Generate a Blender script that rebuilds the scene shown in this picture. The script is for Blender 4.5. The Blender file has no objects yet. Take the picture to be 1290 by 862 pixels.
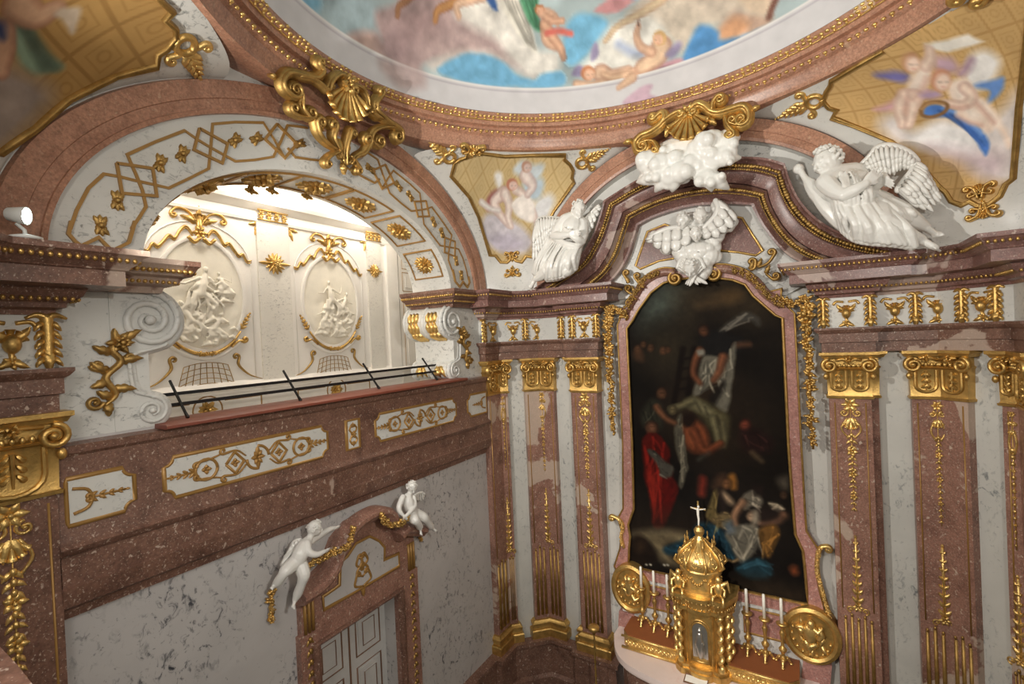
# Baroque palace chapel seen from the upper oratory. Units: metres. z = 0 is the camera's eye level.
import bpy, bmesh, math, random
import numpy as np
from mathutils import Vector, Matrix, Quaternion
from mathutils.bvhtree import BVHTree
from mathutils.geometry import tessellate_polygon

rnd = random.Random(7)
sc = bpy.context.scene
COL = sc.collection
PI = math.pi
V = Vector

# ---------------------------------------------------------------- camera
FOC = 606.0
YAW, PITCH, ROLL = 0.5551549, -0.0094736, -0.046115
_f = V((-math.sin(YAW)*math.cos(PITCH), math.cos(YAW)*math.cos(PITCH), math.sin(PITCH)))
_r = V((math.cos(YAW), math.sin(YAW), 0))
_d = -_r.cross(_f)
R_ = _r*math.cos(ROLL) - _d*math.sin(ROLL)
D_ = _f.cross(R_)
def make_camera():
    cd = bpy.data.cameras.new('camera'); co = bpy.data.objects.new('camera', cd); COL.objects.link(co)
    cd.sensor_fit = 'HORIZONTAL'; cd.sensor_width = 36; cd.lens = 36*FOC/1290
    cd.clip_start = .02; cd.clip_end = 100
    m = Matrix((R_, -D_, -_f)).transposed().to_4x4()
    co.matrix_world = m
    sc.camera = co
make_camera()
def ray(x, y):
    """direction in which the photograph shows a point"""
    return (R_*((x-645)/FOC) + D_*((y-431)/FOC) + _f)

# ---------------------------------------------------------------- frames: a surface to build on
class Frame:
    """plane with origin o, axes u (along) and v (up) and outward normal n"""
    def __init__(s, o, u, v):
        s.o = V(o); s.u = V(u).normalized(); s.v = V(v).normalized(); s.n = s.u.cross(s.v)
    def P(s, a, b, h=0.0): return s.o + s.u*a + s.v*b + s.n*h
    def N(s, a, b): return s.n
    def T(s, pts, h=0.0):
        """measured points of the photograph on this plane, in the plane's own metres"""
        out = []
        for p in pts:
            d = ray(*p); t = (s.o + s.n*h).dot(s.n)/d.dot(s.n); q = d*t - s.o
            out.append((q.dot(s.u), q.dot(s.v)))
        return out
    def t(s, x, y, h=0.0): return s.T([(x, y)], h)[0]
    def W(s, x, y, h=0.0):
        a, b = s.t(x, y, h); return s.P(a, b, h)
    def px(s, x, y, h=0.0):
        """metres per photo pixel around a spot on this plane"""
        a = s.t(x, y, h); b = s.t(x, y+4, h); return math.dist(a, b)/4
Z1 = (0, 0, 1)
def FL(x): return Frame((x, 0, 0), (0, 1, 0), Z1)          # on the left wall, facing the room
def FA(y): return Frame((0, y, 0), (1, 0, 0), Z1)          # on the altar wall, facing the room
def FR(x): return Frame((x, 0, 0), (0, -1, 0), Z1)         # on the right wall

def cr(pts, n=6, closed=False):
    """Catmull-Rom through points of any dimension"""
    p = [np.array(q, float) for q in pts]; m = len(p)
    if m < 3 and not closed: return [tuple(p[0]+(p[-1]-p[0])*i/n) for i in range(n+1)]
    out = []
    for i in range(m if closed else m-1):
        a = p[(i-1) % m] if (closed or i) else 2*p[0]-p[1]
        b = p[i]; c = p[(i+1) % m]
        d = p[(i+2) % m] if (closed or i+2 < m) else 2*p[-1]-p[-2]
        for k in range(n):
            t = k/n
            out.append(tuple(.5*(2*b+(c-a)*t+(2*a-5*b+4*c-d)*t*t+(3*b-a-3*c+d)*t**3)))
    if not closed: out.append(tuple(p[-1]))
    return out
def resample(pts, n):
    p = [np.array(q, float) for q in pts]
    L = [0]
    for a, b in zip(p, p[1:]): L.append(L[-1]+np.linalg.norm(b-a))
    out = []; j = 0
    for i in range(n):
        s = L[-1]*i/(n-1)
        while j < len(p)-2 and L[j+1] < s: j += 1
        t = (s-L[j])/max(1e-9, L[j+1]-L[j])
        out.append(tuple(p[j]+(p[j+1]-p[j])*t))
    return out
def spiral(c, r0, r1, a0, turns, n=None):
    n = n or max(10, int(abs(turns)*16))
    return [(c[0]+(r0+(r1-r0)*i/n)*math.cos(a0+turns*2*PI*i/n), c[1]+(r0+(r1-r0)*i/n)*math.sin(a0+turns*2*PI*i/n)) for i in range(n+1)]
def curl(pts, r, side, turns=1.2):
    """lets a 2D line end in a volute; side +1 turns left, -1 right"""
    a, b = pts[-2], pts[-1]; th = math.atan2(b[1]-a[1], b[0]-a[0])
    c = (b[0]+r*math.cos(th+side*PI/2), b[1]+r*math.sin(th+side*PI/2))
    return list(pts)+spiral(c, r, r*.22, th-side*PI/2, side*turns)[1:]
def ell_arc(cy, z0, hw, rise, a0, a1, n):
    return [(cy+hw*math.cos(a0+(a1-a0)*i/n), z0+rise*math.sin(a0+(a1-a0)*i/n)) for i in range(n+1)]

# ---------------------------------------------------------------- mesh builder
class MB:
    def __init__(s): s.v = []; s.f = []; s.c = None
    def add(s, vs, fs):
        b = len(s.v); s.v += [tuple(q) for q in vs]; s.f += [tuple(i+b for i in f) for f in fs]
    def grid(s, rows, cu=False, cv=False):
        nu = len(rows); nv = len(rows[0]); b = len(s.v)
        for r in rows: s.v += [tuple(q) for q in r]
        for i in range(nu if cu else nu-1):
            for j in range(nv if cv else nv-1):
                i2 = (i+1) % nu; j2 = (j+1) % nv
                s.f.append((b+i*nv+j, b+i2*nv+j, b+i2*nv+j2, b+i*nv+j2))
    def tube(s, pts, r, n=8, cap=True, round_=False):
        p = [V(q) for q in pts]; m = len(p)
        rr = [r]*m if not hasattr(r, '__len__') else list(r)
        if round_:
            t0 = (p[0]-p[1]).normalized(); t1 = (p[-1]-p[-2]).normalized()
            pre = [(p[0]+t0*rr[0]*k, rr[0]*math.sqrt(max(0.0025, 1-k*k))) for k in (1, .85, .5)]
            post = [(p[-1]+t1*rr[-1]*k, rr[-1]*math.sqrt(max(0.0025, 1-k*k))) for k in (.5, .85, 1)]
            p = [q for q, _ in pre]+p+[q for q, _ in post]; rr = [q for _, q in pre]+rr+[q for _, q in post]; m = len(p)
        up = None; rows = []
        for i in range(m):
            t = (p[min(i+1, m-1)]-p[max(i-1, 0)])
            t = t.normalized() if t.length > 1e-9 else V((0, 0, 1))
            if up is None:
                up = t.cross(V((0, 0, 1)) if abs(t.z) < .9 else V((1, 0, 0))).normalized()
            up = (up - t*up.dot(t)); up = up.normalized() if up.length > 1e-6 else t.orthogonal().normalized()
            w = t.cross(up)
            rows.append([p[i]+(up*math.cos(2*PI*k/n)+w*math.sin(2*PI*k/n))*rr[i] for k in range(n)])
        b = len(s.v); s.grid(rows, cv=True)
        if cap: s.f.append(tuple(b+k for k in range(n))[::-1]); s.f.append(tuple(b+(m-1)*n+k for k in range(n)))
    def plume(s, a, b, n, w, t):
        """one feather: lens-shaped blade with a rounded tip"""
        a, b, n = V(a), V(b), V(n); d = b-a; L = d.length; d = d.normalized(); sd = d.cross(n).normalized(); rows = []
        for f, k in ((0, .55), (.25, .85), (.6, 1), (.85, .9), (.95, .6), (1, .12)):
            p = a+d*(L*f)+n*(t*1.2*math.sin(PI*f)); ww = w*k
            rows.append([p-sd*ww, p-sd*ww*.5+n*t*k, p+n*t*1.5*k, p+sd*ww*.5+n*t*k, p+sd*ww, p-n*t*.6*k])
        b0 = len(s.v); s.grid(rows, cv=True); s.f.append(tuple(range(b0, b0+6)))
    def ell(s, c, r, rot=None, n=10, m=7):
        c = V(c); r = (r, r, r) if not hasattr(r, '__len__') else r
        rot = rot or Matrix.Identity(3); vs = [c+rot@V((0, 0, -r[2]))]; fs = []
        for i in range(1, m):
            a = -PI/2+PI*i/m
            for k in range(n):
                vs.append(c+rot@V((r[0]*math.cos(a)*math.cos(2*PI*k/n), r[1]*math.cos(a)*math.sin(2*PI*k/n), r[2]*math.sin(a))))
        vs.append(c+rot@V((0, 0, r[2])))
        for k in range(n): fs.append((0, 1+(k+1) % n, 1+k)); e = len(vs)-1; fs.append((e, e-n+k, e-n+(k+1) % n))
        for i in range(m-2):
            for k in range(n):
                a = 1+i*n; fs.append((a+k, a+(k+1) % n, a+n+(k+1) % n, a+n+k))
        s.add(vs, fs)
    def box(s, F, a0, a1, b0, b1, h0, h1):
        c = [F.P(a, b, h) for h in (h0, h1) for b in (b0, b1) for a in (a0, a1)]
        s.add(c, [(0, 2, 3, 1), (4, 5, 7, 6), (0, 1, 5, 4), (2, 6, 7, 3), (0, 4, 6, 2), (1, 3, 7, 5)])
    def prism(s, F, outer, h0, h1, holes=(), back=False):
        loops = [list(outer)]+[list(h) for h in holes]
        flat = [q for l in loops for q in l]
        tri = tessellate_polygon([[V((q[0], q[1], 0)) for q in l] for l in loops])
        n = len(flat); b = len(s.v)
        s.v += [tuple(F.P(q[0], q[1], h0)) for q in flat]+[tuple(F.P(q[0], q[1], h1)) for q in flat]
        for t in tri:
            s.f.append(tuple(b+n+i for i in t))
            if back: s.f.append(tuple(b+i for i in t[::-1]))
        k = 0
        for l in loops:
            m = len(l)
            for i in range(m): s.f.append((b+k+i, b+k+(i+1) % m, b+n+k+(i+1) % m, b+n+k+i))
            k += m
    def lathe(s, prof, c, n=20, F=None, axis=None, squash=1.0, arc=2*PI):
        c = V(c); ax = V(axis or (0, 0, 1)).normalized(); e1 = ax.orthogonal().normalized() if abs(ax.z) < .99 else V((1, 0, 0)); e2 = ax.cross(e1)
        rows = [[c+ax*z+(e1*math.cos(2*PI*k/n)+e2*(math.sin(2*PI*k/n)*squash))*r for k in range(n)] for r, z in prof]
        s.grid(rows, cv=True)
    def band3(s, pts, nors, prof, closed=False, cap=True):
        """sweeps a cross-section [(side, height)] along 3D points with surface normals"""
        p = [V(q) for q in pts]; m = len(p); rows = []
        for i in range(m):
            a = p[(i-1) % m] if (closed or i) else p[0]; c = p[(i+1) % m] if (closed or i < m-1) else p[-1]
            t = (c-a).normalized() if (c-a).length > 1e-9 else V((1, 0, 0)); n = V(nors[i]); sd = n.cross(t).normalized()
            # mitre
            k = 1.0
            if (closed or 0 < i < m-1):
                t1 = (p[i]-a); t2 = (c-p[i])
                if t1.length > 1e-9 and t2.length > 1e-9:
                    k = 1/max(.5, math.cos(t1.angle(t2)/2))
            pr = prof(i/(m-1)) if callable(prof) else prof
            rows.append([p[i]+sd*(x*k)+n*h for x, h in pr])
        b = len(s.v); q = len(rows[0]); s.grid(rows, cu=closed)
        if not closed and cap:
            s.f.append(tuple(b+k for k in range(q))); s.f.append(tuple(b+(m-1)*q+k for k in range(q))[::-1])
    def band(s, F, pts, prof, closed=False, h=0.0, cap=True):
        s.band3([F.P(a, b, h) for a, b in pts], [F.N(a, b) for a, b in pts], prof, closed, cap)
    def relief(s, F, pts, w, h, h0=0.0, taper=(1, 1), closed=False, flat=False):
        """half-round strip; w half width, h height; taper = width factor at both ends"""
        S = ((-1, 0), (-.75, .7), (0, 1), (.75, .7), (1, 0)) if not flat else ((-1, 0), (-1, 1), (1, 1), (1, 0))
        def pr(t):
            k = min(1, taper[0]+(1-taper[0])*t/.35, taper[1]+(1-taper[1])*(1-t)/.35) if not closed else 1
            return [(x*w*k, y*h*(.4+.6*k)) for x, y in S]
        s.band(F, pts, pr, closed, h0)
    def moulding(s, path, prof, cap=True):
        """sweeps a cross-section [(outwards, z)] along a plan polyline; outwards = right of travel"""
        n = len(path); rows = []
        def nr(a, b):
            d = V((b[0]-a[0], b[1]-a[1])).normalized(); return V((d.y, -d.x))
        for i in range(n):
            if i == 0: o = nr(path[0], path[1])
            elif i == n-1: o = nr(path[-2], path[-1])
            else:
                a = nr(path[i-1], path[i]); c = nr(path[i], path[i+1]); o = a+c
                o = o/max(.3, (1+a.dot(c)))
            rows.append([(path[i][0]+o.x*x, path[i][1]+o.y*x, z) for x, z in prof])
        b = len(s.v); q = len(prof); s.grid(rows)
        if cap: s.f.append(tuple(b+k for k in range(q))); s.f.append(tuple(b+(n-1)*q+k for k in range(q))[::-1])
    # ---- carved ornament, all on a frame
    def volute(s, F, c, r, a0, turns, w, h, h0=0.0):
        s.relief(F, spiral(c, r, r*.2, a0, turns), w, h, h0, (1, .5)); s.ell(F.P(c[0], c[1], h0+h*.5), r*.28, n=8, m=5)
    def leaf(s, F, p, ang, L, wd, h, lobes=3, bend=0.0, h0=0.0):
        """acanthus leaf: lobed outline, raised rib, tip curling up"""
        n = lobes*4; rows = []
        for i in range(n+1):
            t = i/n; th = ang+bend*t
            x = p[0]+L*t*math.cos(ang+bend*t*.5); y = p[1]+L*t*math.sin(ang+bend*t*.5)
            w = wd*math.sin(PI*min(1, .12+t*.88))**.6*(1-.45*t)*(.72+.28*abs(math.sin(lobes*PI*t)))+.002
            sx, sy = -math.sin(th), math.cos(th); lift = h*(.35+.65*math.sin(PI*min(1, t*1.1))+.5*t*t)
            rows.append([F.P(x-sx*w, y-sy*w, h0), F.P(x-sx*w*.55, y-sy*w*.55, h0+lift*.8), F.P(x, y, h0+lift*(.75 if t < .9 else 1)), F.P(x+sx*w*.55, y+sy*w*.55, h0+lift*.8), F.P(x+sx*w, y+sy*w, h0)])
        s.grid(rows)
    def flower(s, F, c, r, k=6, h=.02, h0=0.0, rings=1):
        for q in range(rings):
            rr = r*(1-.42*q)
            for i in range(k):
                a = 2*PI*(i+.5*q)/k
                s.leaf(F, (c[0]+rr*.18*math.cos(a), c[1]+rr*.18*math.sin(a)), a, rr*.85, rr*2.2/k, h*(1+q*.6), 1, 0, h0+h*.5*q)
        s.ell(F.P(c[0], c[1], h0+h*(.8+.7*(rings-1))), (r*.22,)*3, n=8, m=5)
    def shell(s, F, c, r, a, spread, k=7, h=.05, h0=0.0):
        for i in range(k):
            th = a+spread*(i/(k-1)-.5); L = r*(.82+.18*math.cos((i/(k-1)-.5)*PI))
            pts = [(c[0]+L*t*math.cos(th), c[1]+L*t*math.sin(th)) for t in (0.05, .3, .55, .8, .95, 1)]
            wv = L*spread/(k-1)*.56
            F2 = F
            def pr(t, wv=wv): return [(x*wv*(.15+.85*t), y*h*(.4+.9*t*t)) for x, y in ((-1, 0), (-.7, .8), (0, 1), (.7, .8), (1, 0))]
            s.band(F, pts, pr, False, h0)
    def spray(s, F, p, ang, L, w, h, n=3, h0=0.0):
        """stem with paired leaves that shrink towards the tip"""
        q = (p[0]+L*math.cos(ang), p[1]+L*math.sin(ang))
        s.relief(F, [p, ((p[0]+q[0])/2, (p[1]+q[1])/2), q], w*.16, h*.5, h0)
        for i in range(n):
            t = (i+.3)/n; k = 1-.6*t; b = (p[0]+L*t*math.cos(ang), p[1]+L*t*math.sin(ang))
            for sd in (-1, 1): s.leaf(F, b, ang+sd*.95, w*k, w*.36*k, h, 2, -sd*.5, h0)
        s.leaf(F, q, ang, w*.5, w*.2, h, 1, 0, h0)
    def festoon(s, F, pts, r, h, seed=1, h0=0.0, dens=1.0):
        """string of leaves, flowers and fruit"""
        R = random.Random(seed); m = max(3, int(dens*sum(math.dist(a, b) for a, b in zip(pts, pts[1:]))/(r*.55))); P2 = resample(pts, m)
        for i, (x, y) in enumerate(P2):
            for k in range(3):
                s.leaf(F, (x+R.uniform(-.3, .3)*r, y+R.uniform(-.3, .3)*r), R.uniform(0, 2*PI), r*R.uniform(.7, 1.1), r*.33, h*.7, 2, R.uniform(-.8, .8), h0)
            s.ell(F.P(x+R.uniform(-.4, .4)*r, y+R.uniform(-.4, .4)*r, h0+h*.55), r*R.uniform(.2, .34), n=7, m=5)
            if i % 3 == 0: s.flower(F, (x+R.uniform(-.2, .2)*r, y), r*.6, 5, h*.5, h0+h*.35)
    def beads(s, pts, r, n=6, m=4, sq=1.0):
        for q in pts: s.ell(q, (r, r, r*sq), n=n, m=m)
    def build(s, name, mat, parent=None, smooth=True, angle=None, mods=None, label=None, kind=None, cols=None):
        me = bpy.data.meshes.new(name); o3 = V((0, 0, 0))
        if parent is not None: o3 = ORG.get(parent.name, V((0, 0, 0)))
        vs = [tuple(V(q)-o3) for q in s.v] if o3.length > 0 else s.v
        me.from_pydata(vs, [], s.f); me.update()
        o = bpy.data.objects.new(name, me); COL.objects.link(o)
        if mat: me.materials.append(mat)
        bm = bmesh.new(); bm.from_mesh(me); bmesh.ops.recalc_face_normals(bm, faces=bm.faces); bm.to_mesh(me); bm.free()
        if smooth:
            me.polygons.foreach_set('use_smooth', [True]*len(me.polygons))
            if angle is not None:
                try: me.set_sharp_from_angle(angle=angle)
                except Exception: pass
        if cols is not None:
            at = me.color_attributes.new('paint', 'FLOAT_COLOR', 'POINT')
            at.data.foreach_set('color', np.asarray(cols, np.float32).ravel())
        if parent is not None: o.parent = parent; ORG[o.name] = o3
        if mods == 'fuse':
            pass
        if label: o['label'] = label
        if kind: o['kind'] = kind
        return o
ORG = {}
SH = math.radians(35)
def thing(name, label, cat, loc=(0, 0, 0), group=None):
    o = bpy.data.objects.new(name, None); COL.objects.link(o); o.location = loc; o.empty_display_size = .1
    ORG[o.name] = V(loc); o['label'] = label; o['category'] = cat
    if group: o['group'] = group
    return o
def tag(o, label, cat, group=None):
    o['label'] = label; o['category'] = cat
    if group: o['group'] = group
    return o
def struct(o): o['kind'] = 'structure'; return o
def fuse(o, vox, smooth=3, fac=.5):
    """grows the limbs of one body together into one continuous skin"""
    m = o.modifiers.new('skin', 'REMESH'); m.mode = 'VOXEL'; m.voxel_size = vox; m.use_smooth_shade = True
    k = o.modifiers.new('soften', 'SMOOTH'); k.iterations = smooth; k.factor = fac
    return o

# ---------------------------------------------------------------- materials
def lin(c):
    c = [x/255 for x in c]
    return tuple((x/12.92 if x <= .04045 else ((x+.055)/1.055)**2.4) for x in c)+(1,)
class NT:
    def __init__(s, name):
        s.m = bpy.data.materials.new(name); s.m.use_nodes = True; s.t = s.m.node_tree; s.t.nodes.clear()
        s.out = s.n('ShaderNodeOutputMaterial'); s.b = s.n('ShaderNodeBsdfPrincipled'); s.l(s.b.outputs[0], s.out.inputs[0])
        s.pos = s.n('ShaderNodeNewGeometry').outputs['Position']
    def n(s, k, **kw):
        q = s.t.nodes.new(k)
        for a, b in kw.items(): setattr(q, a, b)
        return q
    def l(s, a, b): s.t.links.new(a, b)
    def noise(s, scale, detail=4, rough=.55, dist=0, vec=None):
        q = s.n('ShaderNodeTexNoise'); q.inputs['Scale'].default_value = scale; q.inputs['Detail'].default_value = detail
        q.inputs['Roughness'].default_value = rough; q.inputs['Distortion'].default_value = dist; s.l(vec or s.pos, q.inputs['Vector']); return q.outputs[0]
    def ramp(s, fac, stops):
        q = s.n('ShaderNodeValToRGB'); e = q.color_ramp.elements
        while len(e) < len(stops): e.new(.5)
        for i, (p, c) in enumerate(stops): e[i].position = p; e[i].color = c if hasattr(c, '__len__') else (c, c, c, 1)
        s.l(fac, q.inputs[0]); return q.outputs[0]
    def mix(s, f, a, b, mode='MIX'):
        q = s.n('ShaderNodeMix', data_type='RGBA', blend_type=mode)
        for i, x in ((0, f), (6, a), (7, b)):
            if hasattr(x, 'links') or hasattr(x, 'is_linked'): s.l(x, q.inputs[i])
            else: q.inputs[i].default_value = x
        return q.outputs[2]
    def scalevec(s, v):
        q = s.n('ShaderNodeMapping'); q.inputs['Scale'].default_value = v; s.l(s.pos, q.inputs[0]); return q.outputs[0]
    def set(s, col=None, rough=.4, metal=0, spec=None, bump=None, bs=.1, bd=.01):
        if col is not None:
            if hasattr(col, 'is_linked'): s.l(col, s.b.inputs['Base Color'])
            else: s.b.inputs['Base Color'].default_value = col
        s.b.inputs['Roughness'].default_value = rough; s.b.inputs['Metallic'].default_value = metal
        if spec is not None: s.b.inputs['Specular IOR Level'].default_value = spec
        if bump is not None:
            q = s.n('ShaderNodeBump'); q.inputs['Strength'].default_value = bs; q.inputs['Distance'].default_value = bd
            s.l(bump, q.inputs['Height']); s.l(q.outputs[0], s.b.inputs['Normal'])
        return s.m
def red_marble(name, dark, mid, pale, patch=.66, fleck=.5):
    t = NT(name)
    base = t.ramp(t.noise(2.2, 8, .62, .6), [(.3, lin(dark)), (.52, lin(mid)), (.75, lin(dark))])
    fine = t.ramp(t.noise(34, 4, .65), [(.32, 0.5), (.66, 1.2)])
    base = t.mix(.7, base, fine, 'MULTIPLY')
    fl = t.ramp(t.noise(24, 2, .5, .4, t.scalevec((1, 1, .8))), [(.645, 0.0), (.70, fleck)])
    base = t.mix(fl, base, lin(pale))
    fl2 = t.ramp(t.noise(62, 2, .5), [(.63, 0.0), (.69, fleck*.8)])
    base = t.mix(fl2, base, lin(pale))
    bl = t.ramp(t.noise(.62, 5, .58, .5), [(patch, 0.0), (patch+.012, 1.0)])
    paler = t.mix(.35, lin(pale), base)
    base = t.mix(bl, base, paler)
    return t.set(base, .32, spec=.4)
def white_marble(name, c, vein, amount=.5, sc_=2.0, stretch=(1, 1, 1.6)):
    t = NT(name); v = t.scalevec(stretch)
    base = t.ramp(t.noise(.9, 6, .6, .3), [(.3, tuple(x*.86 for x in lin(c)[:3])+(1,)), (.6, lin(c))])
    cl = t.ramp(t.noise(sc_*.5, 5, .6, .3), [(.44, 0.0), (.60, 1.0)])
    sp = t.ramp(t.noise(sc_*5.5, 5, .68, .9, v), [(.54, 0.0), (.66, 1.0)])
    q = t.n('ShaderNodeMath', operation='MULTIPLY'); t.l(cl, q.inputs[0]); t.l(sp, q.inputs[1])
    q2 = t.n('ShaderNodeMath', operation='MULTIPLY'); t.l(q.outputs[0], q2.inputs[0]); q2.inputs[1].default_value = amount
    base = t.mix(q2.outputs[0], base, lin(vein))
    sm = t.ramp(t.noise(sc_*9, 3, .6, .5), [(.66, 0.0), (.72, amount*.6)])
    base = t.mix(sm, base, lin(vein))
    return t.set(base, .35, spec=.4)
M = {}
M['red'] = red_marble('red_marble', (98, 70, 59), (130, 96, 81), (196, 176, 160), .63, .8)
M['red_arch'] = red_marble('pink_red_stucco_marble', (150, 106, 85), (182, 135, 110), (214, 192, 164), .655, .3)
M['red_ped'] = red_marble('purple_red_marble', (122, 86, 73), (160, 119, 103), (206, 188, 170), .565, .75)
M['ped'] = red_marble('purple_red_marble_pediment', (104, 72, 66), (136, 100, 92), (194, 174, 162), .59, .75)
M['red_pink'] = red_marble('pink_marble', (144, 98, 90), (178, 130, 120), (212, 194, 186), .7, .5)
M['white'] = white_marble('white_marble', (212, 211, 205), (112, 114, 112), .8, 2.2)
M['white_wall'] = white_marble('grey_white_marble', (192, 188, 185), (62, 64, 70), 1.0, 1.5, (1, 1.4, 1.0))
M['pilwhite'] = white_marble('pale_wall_marble', (210, 208, 200), (110, 114, 116), .8, 2.0, (1.3, 1.3, .8))
M['gal_white'] = white_marble('cream_stucco', (238, 232, 222), (216, 208, 196), .25, 2)
M['gal_grey'] = white_marble('mottled_stucco', (228, 222, 210), (160, 154, 146), .95, 3.2)
def _gold(name, c, rough, bs=.35):
    t = NT(name)
    base = t.ramp(t.noise(9, 4, .6), [(.3, tuple(x*.62 for x in lin(c)[:3])+(1,)), (.6, lin(c))])
    return t.set(base, rough, .8, bump=t.noise(55, 3, .6), bs=bs, bd=.008)
M['gold'] = _gold('gilding', (216, 176, 104), .36)
M['gold_mat'] = _gold('matt_gilding', (184, 148, 86), .46)
M['gold_br'] = _gold('bright_gilding', (242, 204, 128), .3, .5)
def _plain(name, c, rough=.5, metal=0, spec=.5, bump=None, var=.1):
    t = NT(name)
    base = t.ramp(t.noise(6, 4, .6), [(.3, tuple(x*(1-var) for x in lin(c)[:3])+(1,)), (.65, lin(c))])
    return t.set(base, rough, metal, spec, t.noise(bump, 3) if bump else None, .15, .006)
M['stucco'] = _plain('polished_white_stucco', (232, 230, 224), .28, 0, .5, None, .05)
M['stucco_dull'] = _plain('white_stucco_relief', (236, 228, 210), .6, 0, .3)
M['black'] = _plain('black_iron', (24, 22, 22), .5, 0, .4)
M['sill'] = _plain('reddish_wood', (128, 68, 52), .4)
M['door'] = _plain('white_painted_wood', (198, 196, 192), .45)
M['doorline'] = _plain('brown_painted_line', (120, 88, 66), .5)
M['gildline'] = _plain('ochre_gilt_line', (166, 126, 68), .42, .3, .5)
M['wax'] = _plain('white_wax', (236, 232, 220), .4)
M['silver'] = _plain('silver_relief', (200, 198, 192), .28, .9, .5, 60)
M['lamp_white'] = _plain('white_enamel', (224, 226, 222), .4)
M['brown'] = _plain('brown_shelf_cloth', (138, 80, 44), .6)
M['paper'] = _plain('white_card', (240, 238, 230), .6)
M['floor'] = white_marble('grey_floor_stone', (128, 124, 112), (84, 82, 76), .5, 1.6)
def paint_mat(name, rough=.6, spec=.3):
    t = NT(name); a = t.n('ShaderNodeAttribute', attribute_name='paint')
    return t.set(a.outputs['Color'], rough, 0, spec)
M['fresco'] = paint_mat('fresco_paint', .8, .15)
M['oil'] = paint_mat('oil_paint', .7, .08)
def emit(name, c, s):
    t = NT(name); e = t.n('ShaderNodeEmission'); e.inputs[0].default_value = lin(c); e.inputs[1].default_value = s
    t.l(e.outputs[0], t.out.inputs[0]); return t.m
M['bulb'] = emit('lamp_glass', (236, 255, 250), 30)
# ---------------------------------------------------------------- the room
XL, XR, YA, YB, YN = -5.6, 2.26, 9.0, 8.45, .14
CX, CY, ZS, ZF = -1.67, 4.57, .92, -7.3
ZSILL = -.72
LA = dict(i=(2.41, 1.43), m=(3.13, 2.05), o=(3.5, 2.43))      # left arch: half width, rise of opening, red band inner, outer
AA = dict(m=(2.57, 2.13), o=(2.92, 2.48))                     # altar arch
def mir(p, sx, sy): return (CX+sx*(p[0]-CX), CY+sy*(p[1]-CY))+tuple(p[2:])
def mpath(path, sx, sy):
    q = [mir(p, sx, sy) for p in path]
    return q[::-1] if sx*sy < 0 else q
CORN = {'far_left': (1, 1), 'far_right': (-1, 1), 'near_left': (1, -1), 'near_right': (-1, -1)}
def floor_():
    m = MB(); F = Frame((0, 0, ZF), (1, 0, 0), (0, 1, 0)); m.prism(F, [(-5.7, -.3), (2.4, -.3), (2.4, 9.1), (-5.7, 9.1)], -.2, 0)
    struct(m.build('floor', M['floor'], smooth=False))
floor_()
DOOR = (3.83, 5.23, -3.86)
def wall_left():
    m = MB(); F = FL(XL)
    m.prism(F, [(.82, ZF), (DOOR[0], ZF), (DOOR[0], DOOR[2]), (DOOR[1], DOOR[2]), (DOOR[1], ZF), (8.32, ZF), (8.32, ZSILL), (.82, ZSILL)], -.35, 0)
    struct(m.build('wall_left', M['white_wall'], smooth=False))
    m = MB(); hw, ri = LA['i']
    arc = ell_arc(CY, ZS, hw, ri, 0, PI, 64)
    m.prism(F, [(.82, ZSILL), (CY-hw, ZSILL)]+arc[::-1]+[(CY+hw, ZSILL), (8.32, ZSILL), (8.32, 4.0), (.82, 4.0)], -.95, 0, back=True)
    struct(m.build('wall_left_upper', M['white'], angle=SH))
wall_left()
def wall_far():
    m = MB(); m.prism(FA(YA), [(-5.0, ZF), (1.66, ZF), (1.66, 4.0), (-5.0, 4.0)], -.2, 0)
    struct(m.build('wall_far', M['pilwhite'], smooth=False))
    for nm, (sx, sy) in CORN.items():
        if nm == 'near_right': continue
        a = mir((XL, 8.32), sx, sy); b = mir((-4.92, YA), sx, sy)
        if sx*sy < 0: a, b = b, a
        F = Frame((a[0], a[1], 0), (b[0]-a[0], b[1]-a[1], 0), Z1); L = math.dist(a, b)
        m = MB(); m.prism(F, [(-.05, ZF), (L+.05, ZF), (L+.05, 1.3), (-.05, 1.3)], -.2, 0)
        struct(m.build('wall_'+nm, M['pilwhite'], smooth=False))
    m = MB(); m.prism(FR(XR), [(-8.32, ZF), (-.82, ZF), (-.82, 4.0), (-8.32, 4.0)], -.2, 0)
    struct(m.build('wall_right', M['white'], smooth=False))
    # the near wall with the wide opening the photograph was taken from
    m = MB(); F = Frame((0, YN, 0), (-1, 0, 0), Z1)
    m.prism(F, [(-1.6, ZF), (5.0, ZF), (5.0, 4.0), (-1.6, 4.0)], -.2, 0, holes=[[(-.95, -1.0), (4.2, -1.0), (4.2, 1.6)]+[(1.625+2.575*math.cos(a), 1.6+.9*math.sin(a)) for a in [PI*i/20 for i in range(1, 20)]]+[(-.95, 1.6)]])
    struct(m.build('wall_near', M['white'], smooth=False))
wall_far()
def arch_band(F, cy, o, i, mat, name, flip=1):
    """moulded red marble archivolt"""
    m = MB(); n = 72; rows = []
    prof = ((0, 0), (0, .05), (.12, .06), (.14, .035), (.42, .035), (.44, .05), (.93, .06), (.97, .03), (1, 0))
    for k in range(n+1):
        a = PI*k/n; row = []
        for f, h in prof:
            w = i[0]+(o[0]-i[0])*f; r = i[1]+(o[1]-i[1])*f
            row.append(F.P(cy+w*math.cos(a), ZS-.03+(r+.03)*math.sin(a), h))
        rows.append(row)
    m.grid(rows)
    return struct(m.build(name, mat, angle=SH))
arch_band(FL(XL), CY, LA['o'], LA['m'], M['red_arch'], 'trim_1')
arch_band(FA(YB), CX, AA['o'], AA['m'], M['red_arch'], 'trim_2')
arch_band(FR(XR), -CY, LA['o'], LA['m'], M['red_arch'], 'trim_3')
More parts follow.
